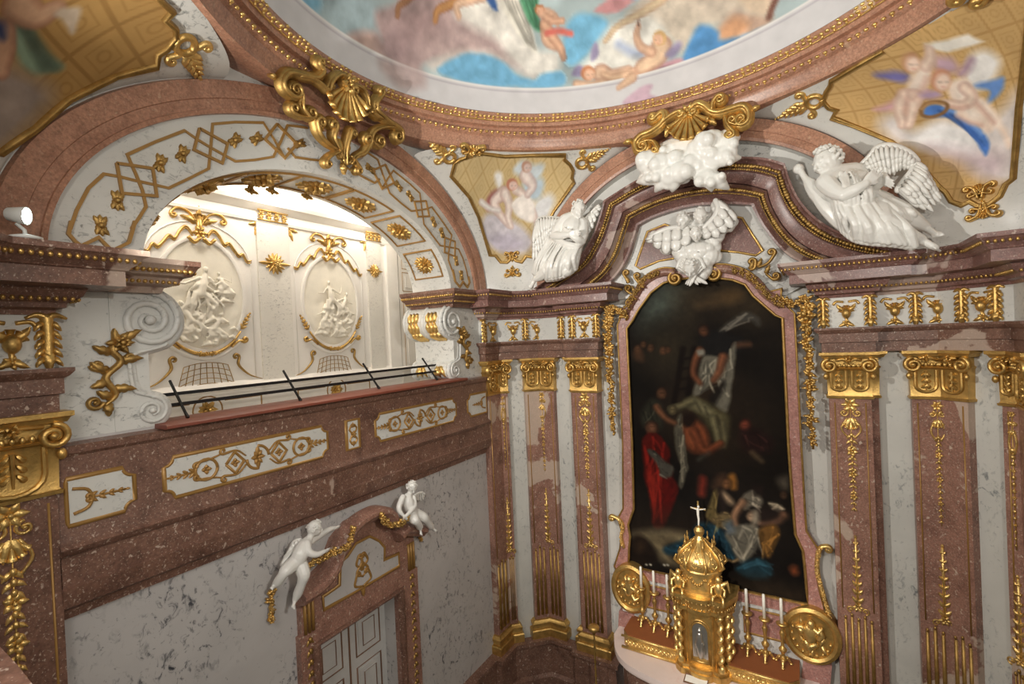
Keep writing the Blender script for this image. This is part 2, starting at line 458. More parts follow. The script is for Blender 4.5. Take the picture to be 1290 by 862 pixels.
def altar_soffit():
    m = MB(); hw, ri = AA['m']
    m.grid([[(CX+hw*math.cos(PI*k/64), y, ZS+ri*math.sin(PI*k/64)) for y in (YB, YA)] for k in range(65)])
    struct(m.build('ceiling_niche', M['white']))
altar_soffit()
def lunette():
    # white wall field between the red arch and the swept pediment
    F = FA(8.62); hw, ri = AA['m']
    low = F.T([(676, 372), (708, 352), (738, 324), (752, 298), (762, 268), (770, 258), (803, 235), (845, 217), (885, 209), (924, 207), (962, 208), (985, 214), (996, 240), (1012, 262), (1035, 282), (1060, 297), (1090, 308), (1150, 322)])
    low = [(min(max(a, CX-hw*.995), CX+hw*.995), b) for a, b in low]
    arc = [(CX+hw*math.cos(PI*k/48), ZS+ri*math.sin(PI*k/48)) for k in range(49)]
    m = MB(); m.prism(F, arc+low, -.04, 0); struct(m.build('wall_far_upper', M['white'], smooth=False))
lunette()
# pendentives -------------------------------------------------------
RX, RY = 3.6, 3.45          # inner lip of the dome ring
def ring_pt(a, off, z): return V((CX+(RX+off)*math.cos(a), CY+(RY+off)*math.sin(a), z))
TH1, TH2 = math.radians(64), math.radians(106)
def pend(s, t, sx=1, sy=1):
    """carved corner vault: s from the side arch to the altar arch, t upwards"""
    def Lc(t): a = TH1*t; return V((XL, CY+LA['o'][0]*math.cos(a), ZS+LA['o'][1]*math.sin(a)))
    def Rc(t): a = PI+(TH2-PI)*t; return V((CX+AA['o'][0]*math.cos(a), YB, ZS+AA['o'][1]*math.sin(a)))
    l0, l1, r0, r1 = Lc(0), Lc(1), Rc(0), Rc(1)
    a0 = math.atan2((l1.y-CY)/RY, (l1.x-CX)/RX); a1 = math.atan2((r1.y-CY)/RY, (r1.x-CX)/RX)
    def T(s):
        a = a0+(a1-a0)*s; q = ring_pt(a, .24, 3.27); e = 1-(1-abs(2*s-1)**4)
        return q.lerp(l1 if s < .5 else r1, e)
    B = l0.lerp(r0, s)
    p = Lc(t)*(1-s)+Rc(t)*s+B*(1-t)+T(s)*t-(l0*(1-s)*(1-t)+r0*s*(1-t)+l1*(1-s)*t+r1*s*t)
    bulge = .16*math.sin(PI*s)*math.sin(PI*min(1, t*1.0))
    p += V((-1, 1, 0)).normalized()*bulge
    return V(mir(tuple(p), sx, sy))
PB = {}
def pendentive(nm, sx, sy):
    m = MB(); m.grid([[pend(i/40, j/40, sx, sy) for j in range(41)] for i in range(41)])
    PB[nm] = BVHTree.FromPolygons([V(q) for q in m.v], [f for f in m.f])
    struct(m.build('ceiling_pendentive_'+nm, M['white']))
for nm, (sx, sy) in CORN.items():
    if nm != 'near_right': pendentive(nm, sx, sy)
def on(bvh, x, y):
    d = ray(x, y).normalized(); q = bvh.ray_cast(V((0, 0, 0)), d, 60)
    if q[0] is None:
        q = bvh.find_nearest(d*6.5)
    n = q[1]
    if n.dot(d) > 0: n = -n
    return q[0], n
class Tangent(Frame):
    """small tangent plane at a spot of a curved surface; up = towards the zenith"""
    def __init__(s, bvh, x, y, up=None):
        p, n = on(bvh, x, y); v = V(up or (0, 0, 1)); v = (v-n*v.dot(n)).normalized(); u = v.cross(n)
        Frame.__init__(s, p, u, v); s.n = n
# dome ring ---------------------------------------------------------
def ring():
    m = MB(); n = 180
    prof = ((0.0, 3.80), (-.03, 3.78), (-.03, 3.73), (.0, 3.70), (.05, 3.66), (.06, 3.61), (.13, 3.60), (.13, 3.55), (.10, 3.53), (.10, 3.48), (.15, 3.45), (.16, 3.38), (.20, 3.32), (.20, 3.255), (.36, 3.25), (.6, 3.27))
    m.grid([[ring_pt(2*PI*k/n, o, z) for o, z in prof] for k in range(n)], cu=True)
    r = struct(m.build('trim_4', M['red_arch'], angle=SH))
    g = MB(); N = 300
    for k in range(N):
        a = 2*PI*k/N
        g.ell(ring_pt(a, -.005, 3.715), (.035, .035, .022), n=6, m=4)
        if k % 2 == 0: g.ell(ring_pt(a, .01, 3.685), (.02, .02, .025), n=5, m=4)
        if k % 10 in (0, 1, 2, 5): g.ell(ring_pt(a, -.03, 3.755), (.03, .03, .02), n=5, m=4)
    g.tube([ring_pt(2*PI*k/120, .03, 3.675) for k in range(121)], .012, 5)
    g.build('gilded_leaf_edge', M['gold_br'], r)
    g = MB(); N = 230
    for k in range(N):
        a = 2*PI*k/N; g.ell(ring_pt(a, .09, 3.505), (.03, .03, .022), n=6, m=4)
        if k % 2: g.ell(ring_pt(a, .10, 3.478), (.014,)*3, n=5, m=4)
    g.build('gilded_bead_row', M['gold_br'], r)
ring()
# entablature --------------------------------------------------------
FLAT = [(-5.6, 7.80), (-5.48, 7.80), (-5.48, 8.27), (-4.87, 8.88), (-4.19, 8.88), (-4.19, 8.84), (-4.12, 8.84), (-4.12, 8.72), (-3.50, 8.72), (-3.50, 9.0)]
FLAT_NL = [(-5.6, 7.72), (-5.48, 7.72), (-5.48, 8.27), (-4.87, 8.88), (-4.3, 8.88)]
ARCHI = [(0, -.45), (.02, -.45), (.02, -.31), (.05, -.30), (.05, -.17), (.08, -.15), (.11, -.11), (.11, -.08), (0, -.08)]
FRIEZE = [(.005, -.09), (.005, .39)]
CORN_ = [(0, .37), (.02, .37), (.03, .41), (.08, .43), (.09, .47), (.17, .52), (.20, .59), (.40, .60), (.40, .73), (.42, .74), (.43, .76), (.46, .78), (.50, .84), (.54, .86), (.54, .91), (0, .94)]
IMPOST = [(0, .60), (.10, .60), (.12, .66), (.20, .68), (.24, .74), (.30, .76), (.34, .84), (.36, .86), (.36, .91), (0, .93)]
TR = [5]
def trim(m, mat, **k):
    o = struct(m.build('trim_%d' % TR[0], mat, **k)); TR[0] += 1; return o
def along(path, step, off, z):
    out = []; P = path
    n = []
    for i in range(len(P)-1):
        a, b = P[i], P[i+1]; L = math.dist(a, b)
        d = V((b[0]-a[0], b[1]-a[1])).normalized(); r = V((d.y, -d.x)); k = max(1, int(L/step))
        if L < .06: continue
        for q in range(k):
            t = (q+.5)/k; out.append((a[0]+(b[0]-a[0])*t+r.x*off, a[1]+(b[1]-a[1])*t+r.y*off, z))
    return out
def offpath(path, off, z):
    m = MB(); m.moulding(path, [(off, z)], cap=False); return m.v
for nm, (sx, sy) in CORN.items():
    if nm == 'near_right': continue
    base = FLAT if sy > 0 else FLAT_NL
    P = mpath(base, sx, sy)
    m = MB(); m.moulding(P, ARCHI)
    trim(m, M['red'], angle=SH)
    m = MB(); m.moulding(P, FRIEZE); trim(m, M['white'], smooth=False)
    m = MB(); m.moulding(P, CORN_)
    c = trim(m, M['ped'] if sy > 0 else M['red'], angle=SH)
    g = MB(); P2 = mpath(offpath(base, .47, 0), sx, sy)
    g.beads(along([q[:2] for q in P2], .055, .018, .815), .019, 6, 4, 1.3)
    P2 = mpath(offpath(base, .13, 0), sx, sy); g.beads(along([q[:2] for q in P2], .05, .03, .50), .017, 6, 4, 1.3)
    P2 = mpath(offpath(base, .05, 0), sx, sy); g.beads(along([q[:2] for q in P2], .06, .02, -.13), .012, 5, 4)
    g.build('gilded_bead_row', M['gold'], c)
# imposts that carry the side arch: from the pilaster round into the opening
for sy in (1, -1):
    hw = LA['i'][0]
    P = mpath([(-6.55, CY+hw), (-5.6, CY+hw), (-5.6, 7.9)], 1, sy)
    m = MB(); m.moulding(P, IMPOST); c = trim(m, M['red'], angle=SH)
    g = MB(); P2 = mpath(offpath([(-6.55, CY+hw), (-5.6, CY+hw), (-5.6, 7.9)], .3, 0), 1, sy)
    g.beads(along([q[:2] for q in P2], .05, .03, .80), .024, 6, 4)
    P2 = mpath(offpath([(-6.55, CY+hw), (-5.6, CY+hw), (-5.6, 7.9)], .2, 0), 1, sy); g.beads(along([q[:2] for q in P2], .05, .02, .70), .02, 6, 4)
    g.build('gilded_bead_row', M['gold'], c)
# red dado under the pilasters and along the walls
DADO = [(0, ZF), (.2, ZF), (.2, -7.05), (.14, -7.0), (.12, -6.42), (.18, -6.38), (.18, -6.30), (0, -6.28)]
for sx, nm in ((1, 'left'), (-1, 'right')):
    P = mpath([(-5.6, 5.72), (-5.6, 7.78), (-5.48, 7.80), (-5.48, 8.27), (-4.87, 8.88), (-4.19, 8.88), (-4.13, 8.74), (-3.48, 8.74), (-3.48, 9.0)], sx, 1)
    m = MB(); m.moulding(P, DADO); struct(m.build('baseboard_'+nm, M['red'], angle=SH))
P = mpath([(-5.6, 5.66), (-5.6, 7.78), (-5.48, 7.80), (-5.48, 8.27)], 1, -1)
m = MB(); m.moulding(P, DADO); struct(m.build('baseboard_near', M['red'], angle=SH))
# ledge of the oratory at the lower left edge of the view
def ledge():
    F = Frame((0, 0, -.98), (1, 0, 0), (0, 1, 0))
    q = F.T([(-40, 775), (0, 815), (22, 838), (44, 866), (60, 905)])
    q = [(a, b) for a, b in q]
    m = MB(); m.prism(F, q+[(q[-1][0], .10), (q[0][0]-.3, .10), (q[0][0]-.3, q[0][1])], -.12, 0, back=True)
    trim(m, M['red'], angle=SH)
ledge()
# side gallery behind the arch ----------------------------------------
XG = -7.42
def gallery():
    m = MB(); m.prism(FL(XG), [(.9, -1.75), (8.5, -1.75), (8.5, 2.3), (.9, 2.3)], -.15, 0)
    struct(m.build('wall_gallery', M['gal_white'], smooth=False))
    m = MB(); m.moulding([(XG, .9), (XG, 8.5)], [(0, 2.02), (.03, 2.03), (.04, 2.07), (.012, 2.09), (.012, 2.2), (.05, 2.22), (.09, 2.28), (.13, 2.3), (.15, 2.36), (0, 2.4)])
    trim(m, M['gal_white'], angle=SH)
    m = MB(); cove = [(XG, 2.28), (XG+.03, 2.55), (XG+.12, 2.8), (XG+.28, 3.0), (XG+.5, 3.1), (-6.5, 3.14)]
    m.grid([[(x, y, z) for x, z in cove] for y in (.9, 3, 5, 7, 8.5)])
    struct(m.build('ceiling_gallery', M['gal_white']))
    m = MB(); F = Frame((0, 0, -1.75), (1, 0, 0), (0, 1, 0)); m.prism(F, [(XG-.1, .9), (-5.7, .9), (-5.7, 8.5), (XG-.1, 8.5)], -.1, 0)
    struct(m.build('floor_gallery', M['gal_grey'], smooth=False))
    for y, nm in ((.95, 'near'), (8.45, 'far')):
        m = MB(); m.prism(Frame((0, y, 0), (1, 0, 0), Z1), [(XG-.1, -1.75), (-6.5, -1.75), (-6.5, 3.1), (XG-.1, 3.1)], -.05, .05, back=True)
        struct(m.build('wall_gallery_'+nm, M['gal_white'], smooth=False))
    # shallow mottled wall strips between the ovals, sill moulding, wide white strip at the far end
    F = FL(XG)
    for i, (a0, a1) in enumerate(((4.4, 4.95), (2.05, 2.5), (6.62, 6.98))):
        m = MB(); m.box(F, a0, a1, -.52, 2.02, 0, .035); trim(m, M['gal_grey'], smooth=False)
    m = MB(); m.box(F, 7.12, 7.42, -.6, 2.02, 0, .06); trim(m, M['gal_white'], smooth=False)
    m = MB(); m.moulding([(XG, .95), (XG, 8.4)], [(0, -.64), (.04, -.64), (.05, -.60), (.10, -.58), (.11, -.53), (.04, -.50), (0, -.46)])
    trim(m, M['gal_white'], angle=SH)
gallery()
# dome ------------------------------------------------------------------
# ---------------------------------------------------------------- brush work: colours that belong to the paintings themselves
class Noise2:
    def __init__(s, seed): s.g = np.random.RandomState(seed).rand(128, 128)
    def __call__(s, u, v, sc_, oct=4):
        r = 0; a = .5; tot = 0
        for o in range(oct):
            x = u*sc_*2**o+13.7*o; y = v*sc_*2**o+7.1*o; i = np.floor(x).astype(int); j = np.floor(y).astype(int); fx = x-i; fy = y-j
            fx = fx*fx*(3-2*fx); fy = fy*fy*(3-2*fy); g = s.g
            q = (g[i % 128, j % 128]*(1-fx)+g[(i+1) % 128, j % 128]*fx)*(1-fy)+(g[i % 128, (j+1) % 128]*(1-fx)+g[(i+1) % 128, (j+1) % 128]*fx)*fy
            r = r+q*a; tot += a; a *= .5
        return r/tot
class Canvas:
    def __init__(s, U, Vv, base, tomap, k):
        s.u = np.asarray(U, float); s.v = np.asarray(Vv, float); s.c = np.tile(np.array(base, float), (len(s.u), 1)); s.map = tomap; s.k = k; s.nz = Noise2(5)
        # hand-wavering of every brush edge
        s.wu = (s.nz(s.u, s.v, 3.0)-.5)*.10+(s.nz(s.u, s.v, 14.0, 2)-.5)*.03; s.wv = (s.nz(s.u+31, s.v, 3.0)-.5)*.10+(s.nz(s.u+17, s.v+5, 14.0, 2)-.5)*.03
        s.off = (0, 0, 1)
    def q(s, pts): z = s.off; return [s.map(z[0]+x/z[2], z[1]+y/z[2]) for x, y in pts]
    def put(s, m, a, col):
        a = a[:, None]; s.c[m] = s.c[m]*(1-a)+np.array(col, float)*a
    def poly(s, col, pts, soft=4, op=1.0, var=.12, smooth=True, wav=1.0):
        p = s.q(pts)
        if smooth: p = cr(p, 5, True)
        p = np.array(p); sf = soft*s.k; lo = p.min(0)-sf*2-.15; hi = p.max(0)+sf*2+.15
        m = np.where((s.u > lo[0]) & (s.u < hi[0]) & (s.v > lo[1]) & (s.v < hi[1]))[0]
        if not len(m): return
        x = s.u[m]+s.wu[m]*wav*.5; y = s.v[m]+s.wv[m]*wav*.5; d = np.full(len(m), 1e9); ins = np.zeros(len(m), bool)
        for i in range(len(p)):
            ax, ay = p[i]; bx, by = p[(i+1) % len(p)]; ex, ey = bx-ax, by-ay
            t = np.clip(((x-ax)*ex+(y-ay)*ey)/(ex*ex+ey*ey+1e-12), 0, 1); d = np.minimum(d, (x-ax-t*ex)**2+(y-ay-t*ey)**2)
            c = (ay > y) != (by > y); ins ^= c & (x < ex*(y-ay)/(ey if ey else 1e-12)+ax)
        d = np.sqrt(d); sd = np.where(ins, d, -d)
        a = np.clip(.5+sd/(2*sf+1e-9), 0, 1)*op
        n = 1+var*2*(s.nz(s.u[m], s.v[m], 9)-.5)
        a = a[:, None]; s.c[m] = s.c[m]*(1-a)+np.array(col, float)*n[:, None]*a
    def line(s, col, pts, w, soft=1.5, op=1.0, var=.1, w1=None):
        p = cr(s.q(pts), 5); n = len(p); sf = soft*s.k
        W = [(w+((w1 if w1 is not None else w)-w)*i/(n-1))*s.k*.5 for i in range(n)]
        pa = np.array(p); lo = pa.min(0)-max(W)-sf-.15; hi = pa.max(0)+max(W)+sf+.15
        m = np.where((s.u > lo[0]) & (s.u < hi[0]) & (s.v > lo[1]) & (s.v < hi[1]))[0]
        if not len(m): return
        x = s.u[m]+s.wu[m]*.18; y = s.v[m]+s.wv[m]*.18; best = np.full(len(m), -1e9)
        for i in range(n-1):
            ax, ay = p[i]; bx, by = p[i+1]; ex, ey = bx-ax, by-ay
            t = np.clip(((x-ax)*ex+(y-ay)*ey)/(ex*ex+ey*ey+1e-12), 0, 1)
            best = np.maximum(best, W[i]+(W[i+1]-W[i])*t-np.sqrt((x-ax-t*ex)**2+(y-ay-t*ey)**2))
        a = np.clip(.5+best/(2*sf+1e-9), 0, 1)*op; nn = 1+var*2*(s.nz(s.u[m], s.v[m], 12)-.5)
        a = a[:, None]; s.c[m] = s.c[m]*(1-a)+np.array(col, float)*nn[:, None]*a
    def limb(s, col, pts, w, w1=None, soft=1.5):
        """a limb with a warm outline and a lit core, as a painter lays it in"""
        dk = (col[0]*.80, col[1]*.72, col[2]*.72)
        s.line(dk, pts, w*1.12, soft, .85, w1=(w1 or w)*1.12)
        s.line(col, [(x-w*.06*s.off[2]*.2, y-w*.1*s.off[2]*.2) for x, y in pts], w*.72, soft*1.8, 1, w1=(w1 or w)*.72)
    def folds(s, col, pts, n, w, seed, op=.6):
        R = random.Random(seed); a, b = pts[0], pts[1]; c, d = pts[2], pts[3]
        for i in range(n):
            t = (i+.5)/n+R.uniform(-.1, .1)/n; p = (a[0]+(b[0]-a[0])*t, a[1]+(b[1]-a[1])*t); q = (c[0]+(d[0]-c[0])*t, c[1]+(d[1]-c[1])*t)
            k = R.choice((.62, .74, 1.18)); s.line(tuple(min(255, x*k) for x in col), [p, ((p[0]+q[0])/2+R.uniform(-6, 6), (p[1]+q[1])/2), q], w*R.uniform(.6, 1.2), w*.4, op)
    def head(s, skin, hair, x, y, r, face=(.2, .2)):
        z = s.off[2]; c = lambda dx, dy, q, col, sf, op=1.0: s.poly(col, [(x+dx+q*math.cos(a)*.9, y+dy+q*math.sin(a)) for a in [i*PI/4 for i in range(8)]], sf, op, .08, True, .4)
        c(0, 0, r, hair, r*.14/z); c(face[0]*r, face[1]*r, r*.74, skin, r*.14/z)
        for sx in (-.26, .26): s.line(tuple(q*.6 for q in skin), [(x+(face[0]*1.3+sx-.1)*r, y+face[1]*r), (x+(face[0]*1.3+sx+.1)*r, y+face[1]*r)], r*.12/z, 1, .45)
        s.poly(tuple(min(255, q*1.05) for q in skin), [(x+(face[0]*1.4-.3)*r, y+(face[1]-.35)*r), (x+(face[0]*1.4+.25)*r, y+(face[1]-.3)*r), (x+(face[0]*1.4+.1)*r, y+(face[1]+.2)*r)], r*.15/z, .5)
        s.line(tuple(q*k for q, k in zip(skin, (.9, .62, .58))), [(x+(face[0]*1.3-.1)*r, y+(face[1]+.42)*r), (x+(face[0]*1.3+.1)*r, y+(face[1]+.42)*r)], r*.1/z, 1, .35)
    def tone(s, amp, sc_):
        s.c *= (1+amp*2*(s.nz(s.u+3, s.v+9, sc_)-.5))[:, None]
    def cols(s):
        c = np.clip(s.c, 0, 255)/255; c = np.where(c <= .04045, c/12.92, ((c+.055)/1.055)**2.4)
        return np.concatenate([c, np.ones((len(c), 1))], 1)
def inside(U, W, poly):
    p = np.array(poly); ins = np.zeros(len(U), bool)
    for i in range(len(p)):
        ax, ay = p[i]; bx, by = p[(i+1) % len(p)]
        c = (ay > W) != (by > W); ins ^= c & (U < (bx-ax)*(W-ay)/((by-ay) or 1e-12)+ax)
    return ins
# ---- dome vault
def dome_pt(a, f): return V((CX+(RX-.02)*math.cos(f)*math.cos(a), CY+(RY-.02)*math.cos(f)*math.sin(a), 3.79+2.1*math.sin(f)))
def dome():
    na, nf = 720, 120; m = MB(); fs = [PI/2*(j/nf)**1.15*.985 for j in range(nf+1)]
    m.grid([[dome_pt(2*PI*i/na, f) for f in fs] for i in range(na)], cu=True)
    X = np.array(m.v); bvh = BVHTree.FromPolygons([V(q) for q in m.v], m.f)
    # developed canvas: angle and distance along the shell
    SA = [0.0]
    for i in range(1, 201): a, b = PI/2*(i-1)/200, PI/2*i/200; SA.append(SA[-1]+math.hypot(3.5*(math.cos(a)-math.cos(b)), 2.1*(math.sin(b)-math.sin(a))))
    def uv(P):
        f = math.asin(min(1, max(0, (P[2]-3.79)/2.1))); a = math.atan2((P[1]-CY)/RY, (P[0]-CX)/RX); t = f/(PI/2)*200; i = min(199, int(t))
        return ((a if a > -PI*.75 else a+2*PI)*-3.3, SA[i]+(SA[i+1]-SA[i])*(t-i))
    def tomap(x, y):
        q = bvh.ray_cast(V((0, 0, 0)), ray(x, y).normalized())
        p = q[0] if q[0] is not None else bvh.find_nearest(ray(x, y)*6)[0]
        return uv(p)
    UV = np.array([uv(q) for q in m.v])
    C = Canvas(UV[:, 0], UV[:, 1], (176, 190, 190), tomap, .0125)
    C.tone(.10, .8)
    def Z(x, y, s): C.off = (x, y, s)
    sky, mau, wht = (120, 176, 208), (184, 160, 156), (228, 222, 212)
    Z(350, 0, 3.686)
    C.poly((168, 186, 190), [(0, -60), (300, -60), (480, 40), (440, 150), (330, 180), (180, 70), (60, 0)], 8)
    C.poly((132, 178, 200), [(60, 0), (120, -40), (200, -10), (190, 50), (140, 55)], 5)
    C.poly(mau, [(450, 60), (540, 20), (640, -60), (860, -40), (1000, 100), (1120, 230), (1190, 350), (1100, 310), (960, 245), (820, 260), (700, 290), (660, 330), (675, 400), (570, 400), (470, 300), (350, 225), (330, 165), (440, 150), (480, 190)], 5)
    C.poly((196, 168, 158), [(350, 225), (330, 165), (400, 150), (470, 180), (480, 280)], 5)
    C.poly((164, 138, 138), [(480, 150), (560, 100), (640, 180), (600, 330), (520, 330)], 14, .7)
    C.poly((160, 132, 130), [(560, 60), (700, 30), (780, 110), (700, 180), (600, 150)], 14, .6)
    C.poly(wht, [(820, 60), (900, -10), (1080, -20), (1160, 100), (1200, 220), (1300, 235), (1300, 330), (1185, 365), (1100, 290), (1000, 180), (900, 130)], 6)
    C.poly((214, 200, 190), [(700, 300), (820, 240), (960, 235), (1080, 280), (1000, 270), (840, 270), (740, 320)], 6)
    C.poly(sky, [(755, 310), (850, 252), (960, 250), (1060, 290), (1110, 345), (1190, 380), (1060, 405), (900, 385), (760, 345)], 3)
    C.poly(sky, [(1180, 378), (1230, 340), (1320, 330), (1320, 400), (1120, 400)], 3)
    sk = (216, 178, 142)
    C.limb((170, 126, 92), [(640, -40), (600, 0), (562, 30), (556, 75)], 9, 5)
    C.limb((196, 146, 96), [(900, -40), (820, 10), (745, 50), (732, 98)], 14, 6)
    C.limb((224, 190, 160), [(960, -20), (880, 5), (830, 25), (842, 78)], 12, 6)
    C.poly((70, 104, 160), [(960, -30), (1000, -20), (1022, 52), (985, 30)], 2)
    C.poly((232, 226, 212), [(1010, -30), (1100, -30), (1170, 110), (1205, 240), (1150, 205), (1080, 100)], 2)
    C.folds((224, 216, 200), [(1040, -10), (1130, 10), (1150, 190), (1200, 230)], 5, 3, 4)
    C.poly((98, 158, 120), [(1120, -40), (1210, -40), (1205, 60), (1226, 146), (1180, 125)], 2)
    C.folds((92, 146, 112), [(1140, -20), (1200, -20), (1190, 120), (1220, 140)], 4, 3, 8)
    C.limb((222, 182, 152), [(1260, 90), (1240, 130), (1250, 190), (1290, 215)], 13, 9)
    C.limb((222, 182, 152), [(1225, 50), (1280, 70), (1300, 110)], 9, 6)
    C.head((224, 180, 150), (176, 120, 84), 1215, 45, 26)
    Z(640, 0, 3.583)
    C.poly((126, 184, 214), [(250, 200), (262, 120), (330, 60), (440, 85), (450, 140), (385, 205), (340, 270), (285, 300), (250, 260)], 4)
    C.poly((126, 184, 214), [(500, -40), (560, -30), (590, 0), (540, 30)], 4)
    C.limb((220, 176, 146), [(165, 110), (200, 165), (235, 215), (252, 262)], 13, 7)
    C.limb((224, 180, 150), [(150, 60), (190, 90), (245, 95)], 9, 7)
    C.line((206, 112, 100), [(175, 150), (230, 140), (285, 152)], 7, 2)
    C.poly((206, 150, 150), [(390, 48), (470, -10), (570, 0), (540, 30), (480, 55), (420, 58)], 2)
    C.poly((208, 194, 176), [(540, 60), (640, -30), (860, -60), (1120, -40), (1060, 40), (960, 110), (860, 118), (830, 180), (790, 240), (720, 170), (640, 110)], 6)
    C.poly((188, 172, 156), [(800, -20), (960, -30), (1040, 10), (900, 60)], 10, .6)
    C.poly((190, 160, 140), [(950, 120), (1030, 50), (1120, 55), (1190, 70), (1180, 115), (1060, 170), (970, 180)], 5)
    C.poly((212, 160, 122), [(950, 140), (1020, 80), (1090, 110), (1040, 165), (970, 180)], 5)
    C.poly((92, 146, 196), [(775, 305), (815, 190), (865, 112), (940, 140), (960, 180), (1060, 165), (1225, 90), (1010, 200), (860, 275)], 3)
    C.poly((206, 184, 160), [(1060, -30), (1200, -40), (1180, 60), (1110, 70), (1050, 30)], 4)
    C.line((120, 84, 72), [(1212, -10), (1190, 40), (1180, 75)], 7, 2)
    C.poly((230, 226, 216), [(410, 190), (470, 120), (600, 60), (700, 130), (690, 250), (560, 335), (450, 345), (330, 320), (390, 240)], 7)
    C.limb((218, 196, 162), [(700, -10), (610, 55), (500, 115), (440, 185)], 11, 5)
    C.line((176, 188, 214), [(500, 200), (560, 235), (610, 240)], 10, 4, .8)
    C.poly((160, 150, 178), [(375, 265), (382, 200), (400, 190), (412, 240), (390, 270)], 2)
    C.poly((156, 146, 176), [(290, 340), (310, 300), (340, 300), (335, 345)], 2)
    C.limb((230, 194, 164), [(420, 330), (470, 345), (540, 320)], 20, 12)
    C.limb((230, 194, 164), [(310, 380), (380, 385), (440, 365)], 9, 8)
    C.head((228, 184, 156), (196, 132, 96), 362, 330, 36)
    C.poly((206, 160, 168), [(575, 405), (620, 330), (700, 280), (775, 262), (782, 285), (690, 320), (665, 410), (600, 400)], 2)
    C.poly((184, 190, 220), [(520, 470), (560, 400), (630, 350), (650, 400), (590, 410), (550, 470)], 2)
    C.folds((200, 160, 170), [(560, 410), (660, 300), (640, 410), (770, 280)], 5, 3, 3)
    C.limb((226, 190, 158), [(640, 290), (560, 330), (470, 350), (430, 335)], 13, 7)
    C.limb((226, 190, 158), [(620, 315), (560, 350), (500, 395)], 12, 6)
    C.limb((232, 198, 166), [(690, 215), (670, 260), (610, 300)], 24, 18)
    C.limb((226, 186, 156), [(650, 235), (600, 210), (580, 165), (588, 118)], 10, 6)
    C.line((120, 90, 80), [(588, 118), (590, 92)], 2, 1)
    C.poly((150, 140, 166), [(710, 240), (760, 190), (780, 210), (740, 260)], 3)
    C.head((226, 182, 152), (206, 168, 116), 685, 172, 34, (-.2, .2))
    # billows: light crests and grey hollows brushed over the clouds
    R = random.Random(12); C.off = (0, 0, 1)
    for i in range(120):
        x, y, r = R.uniform(380, 1000), R.uniform(-60, 104), R.uniform(7, 20); u0, v0 = C.map(x, y); rr = r*C.k; f = R.choice((.86, .9, 1.06, 1.1))
        d2 = ((C.u-u0)/rr)**2+((C.v-v0)/(rr*.8))**2; mk = d2 < 4
        mk &= ~(C.c[:, 2] > C.c[:, 0]*1.2)
        C.c[mk] *= (1+(f-1)*np.exp(-d2[mk]*1.2))[:, None]
    # painted cornice that runs round the foot of the vault
    rb = tomap(640, 109)[1]; r = C.v
    for lo, hi, col in ((-1, rb, (208, 204, 204)), (rb-.035, rb, (226, 222, 218)), (rb-.075, rb-.055, (186, 180, 184)), (rb-.14, rb-.12, (192, 186, 188))):
        k = (r > lo) & (r < hi); C.c[k] = np.array(col)
    C.off = (640, 0, 3.583)
    C.poly((196, 166, 178), [(575, 405), (650, 380), (640, 420), (545, 475), (520, 470)], 2)
    C.limb((226, 190, 158), [(560, 350), (500, 395)], 12, 6)
    C.off = (350, 0, 3.686)
    C.poly(mau, [(470, 280), (660, 320), (680, 405), (560, 405)], 6, .8)
    C.tone(.04, 6)
    struct(m.build('ceiling', M['fresco'], cols=C.cols()))
dome()
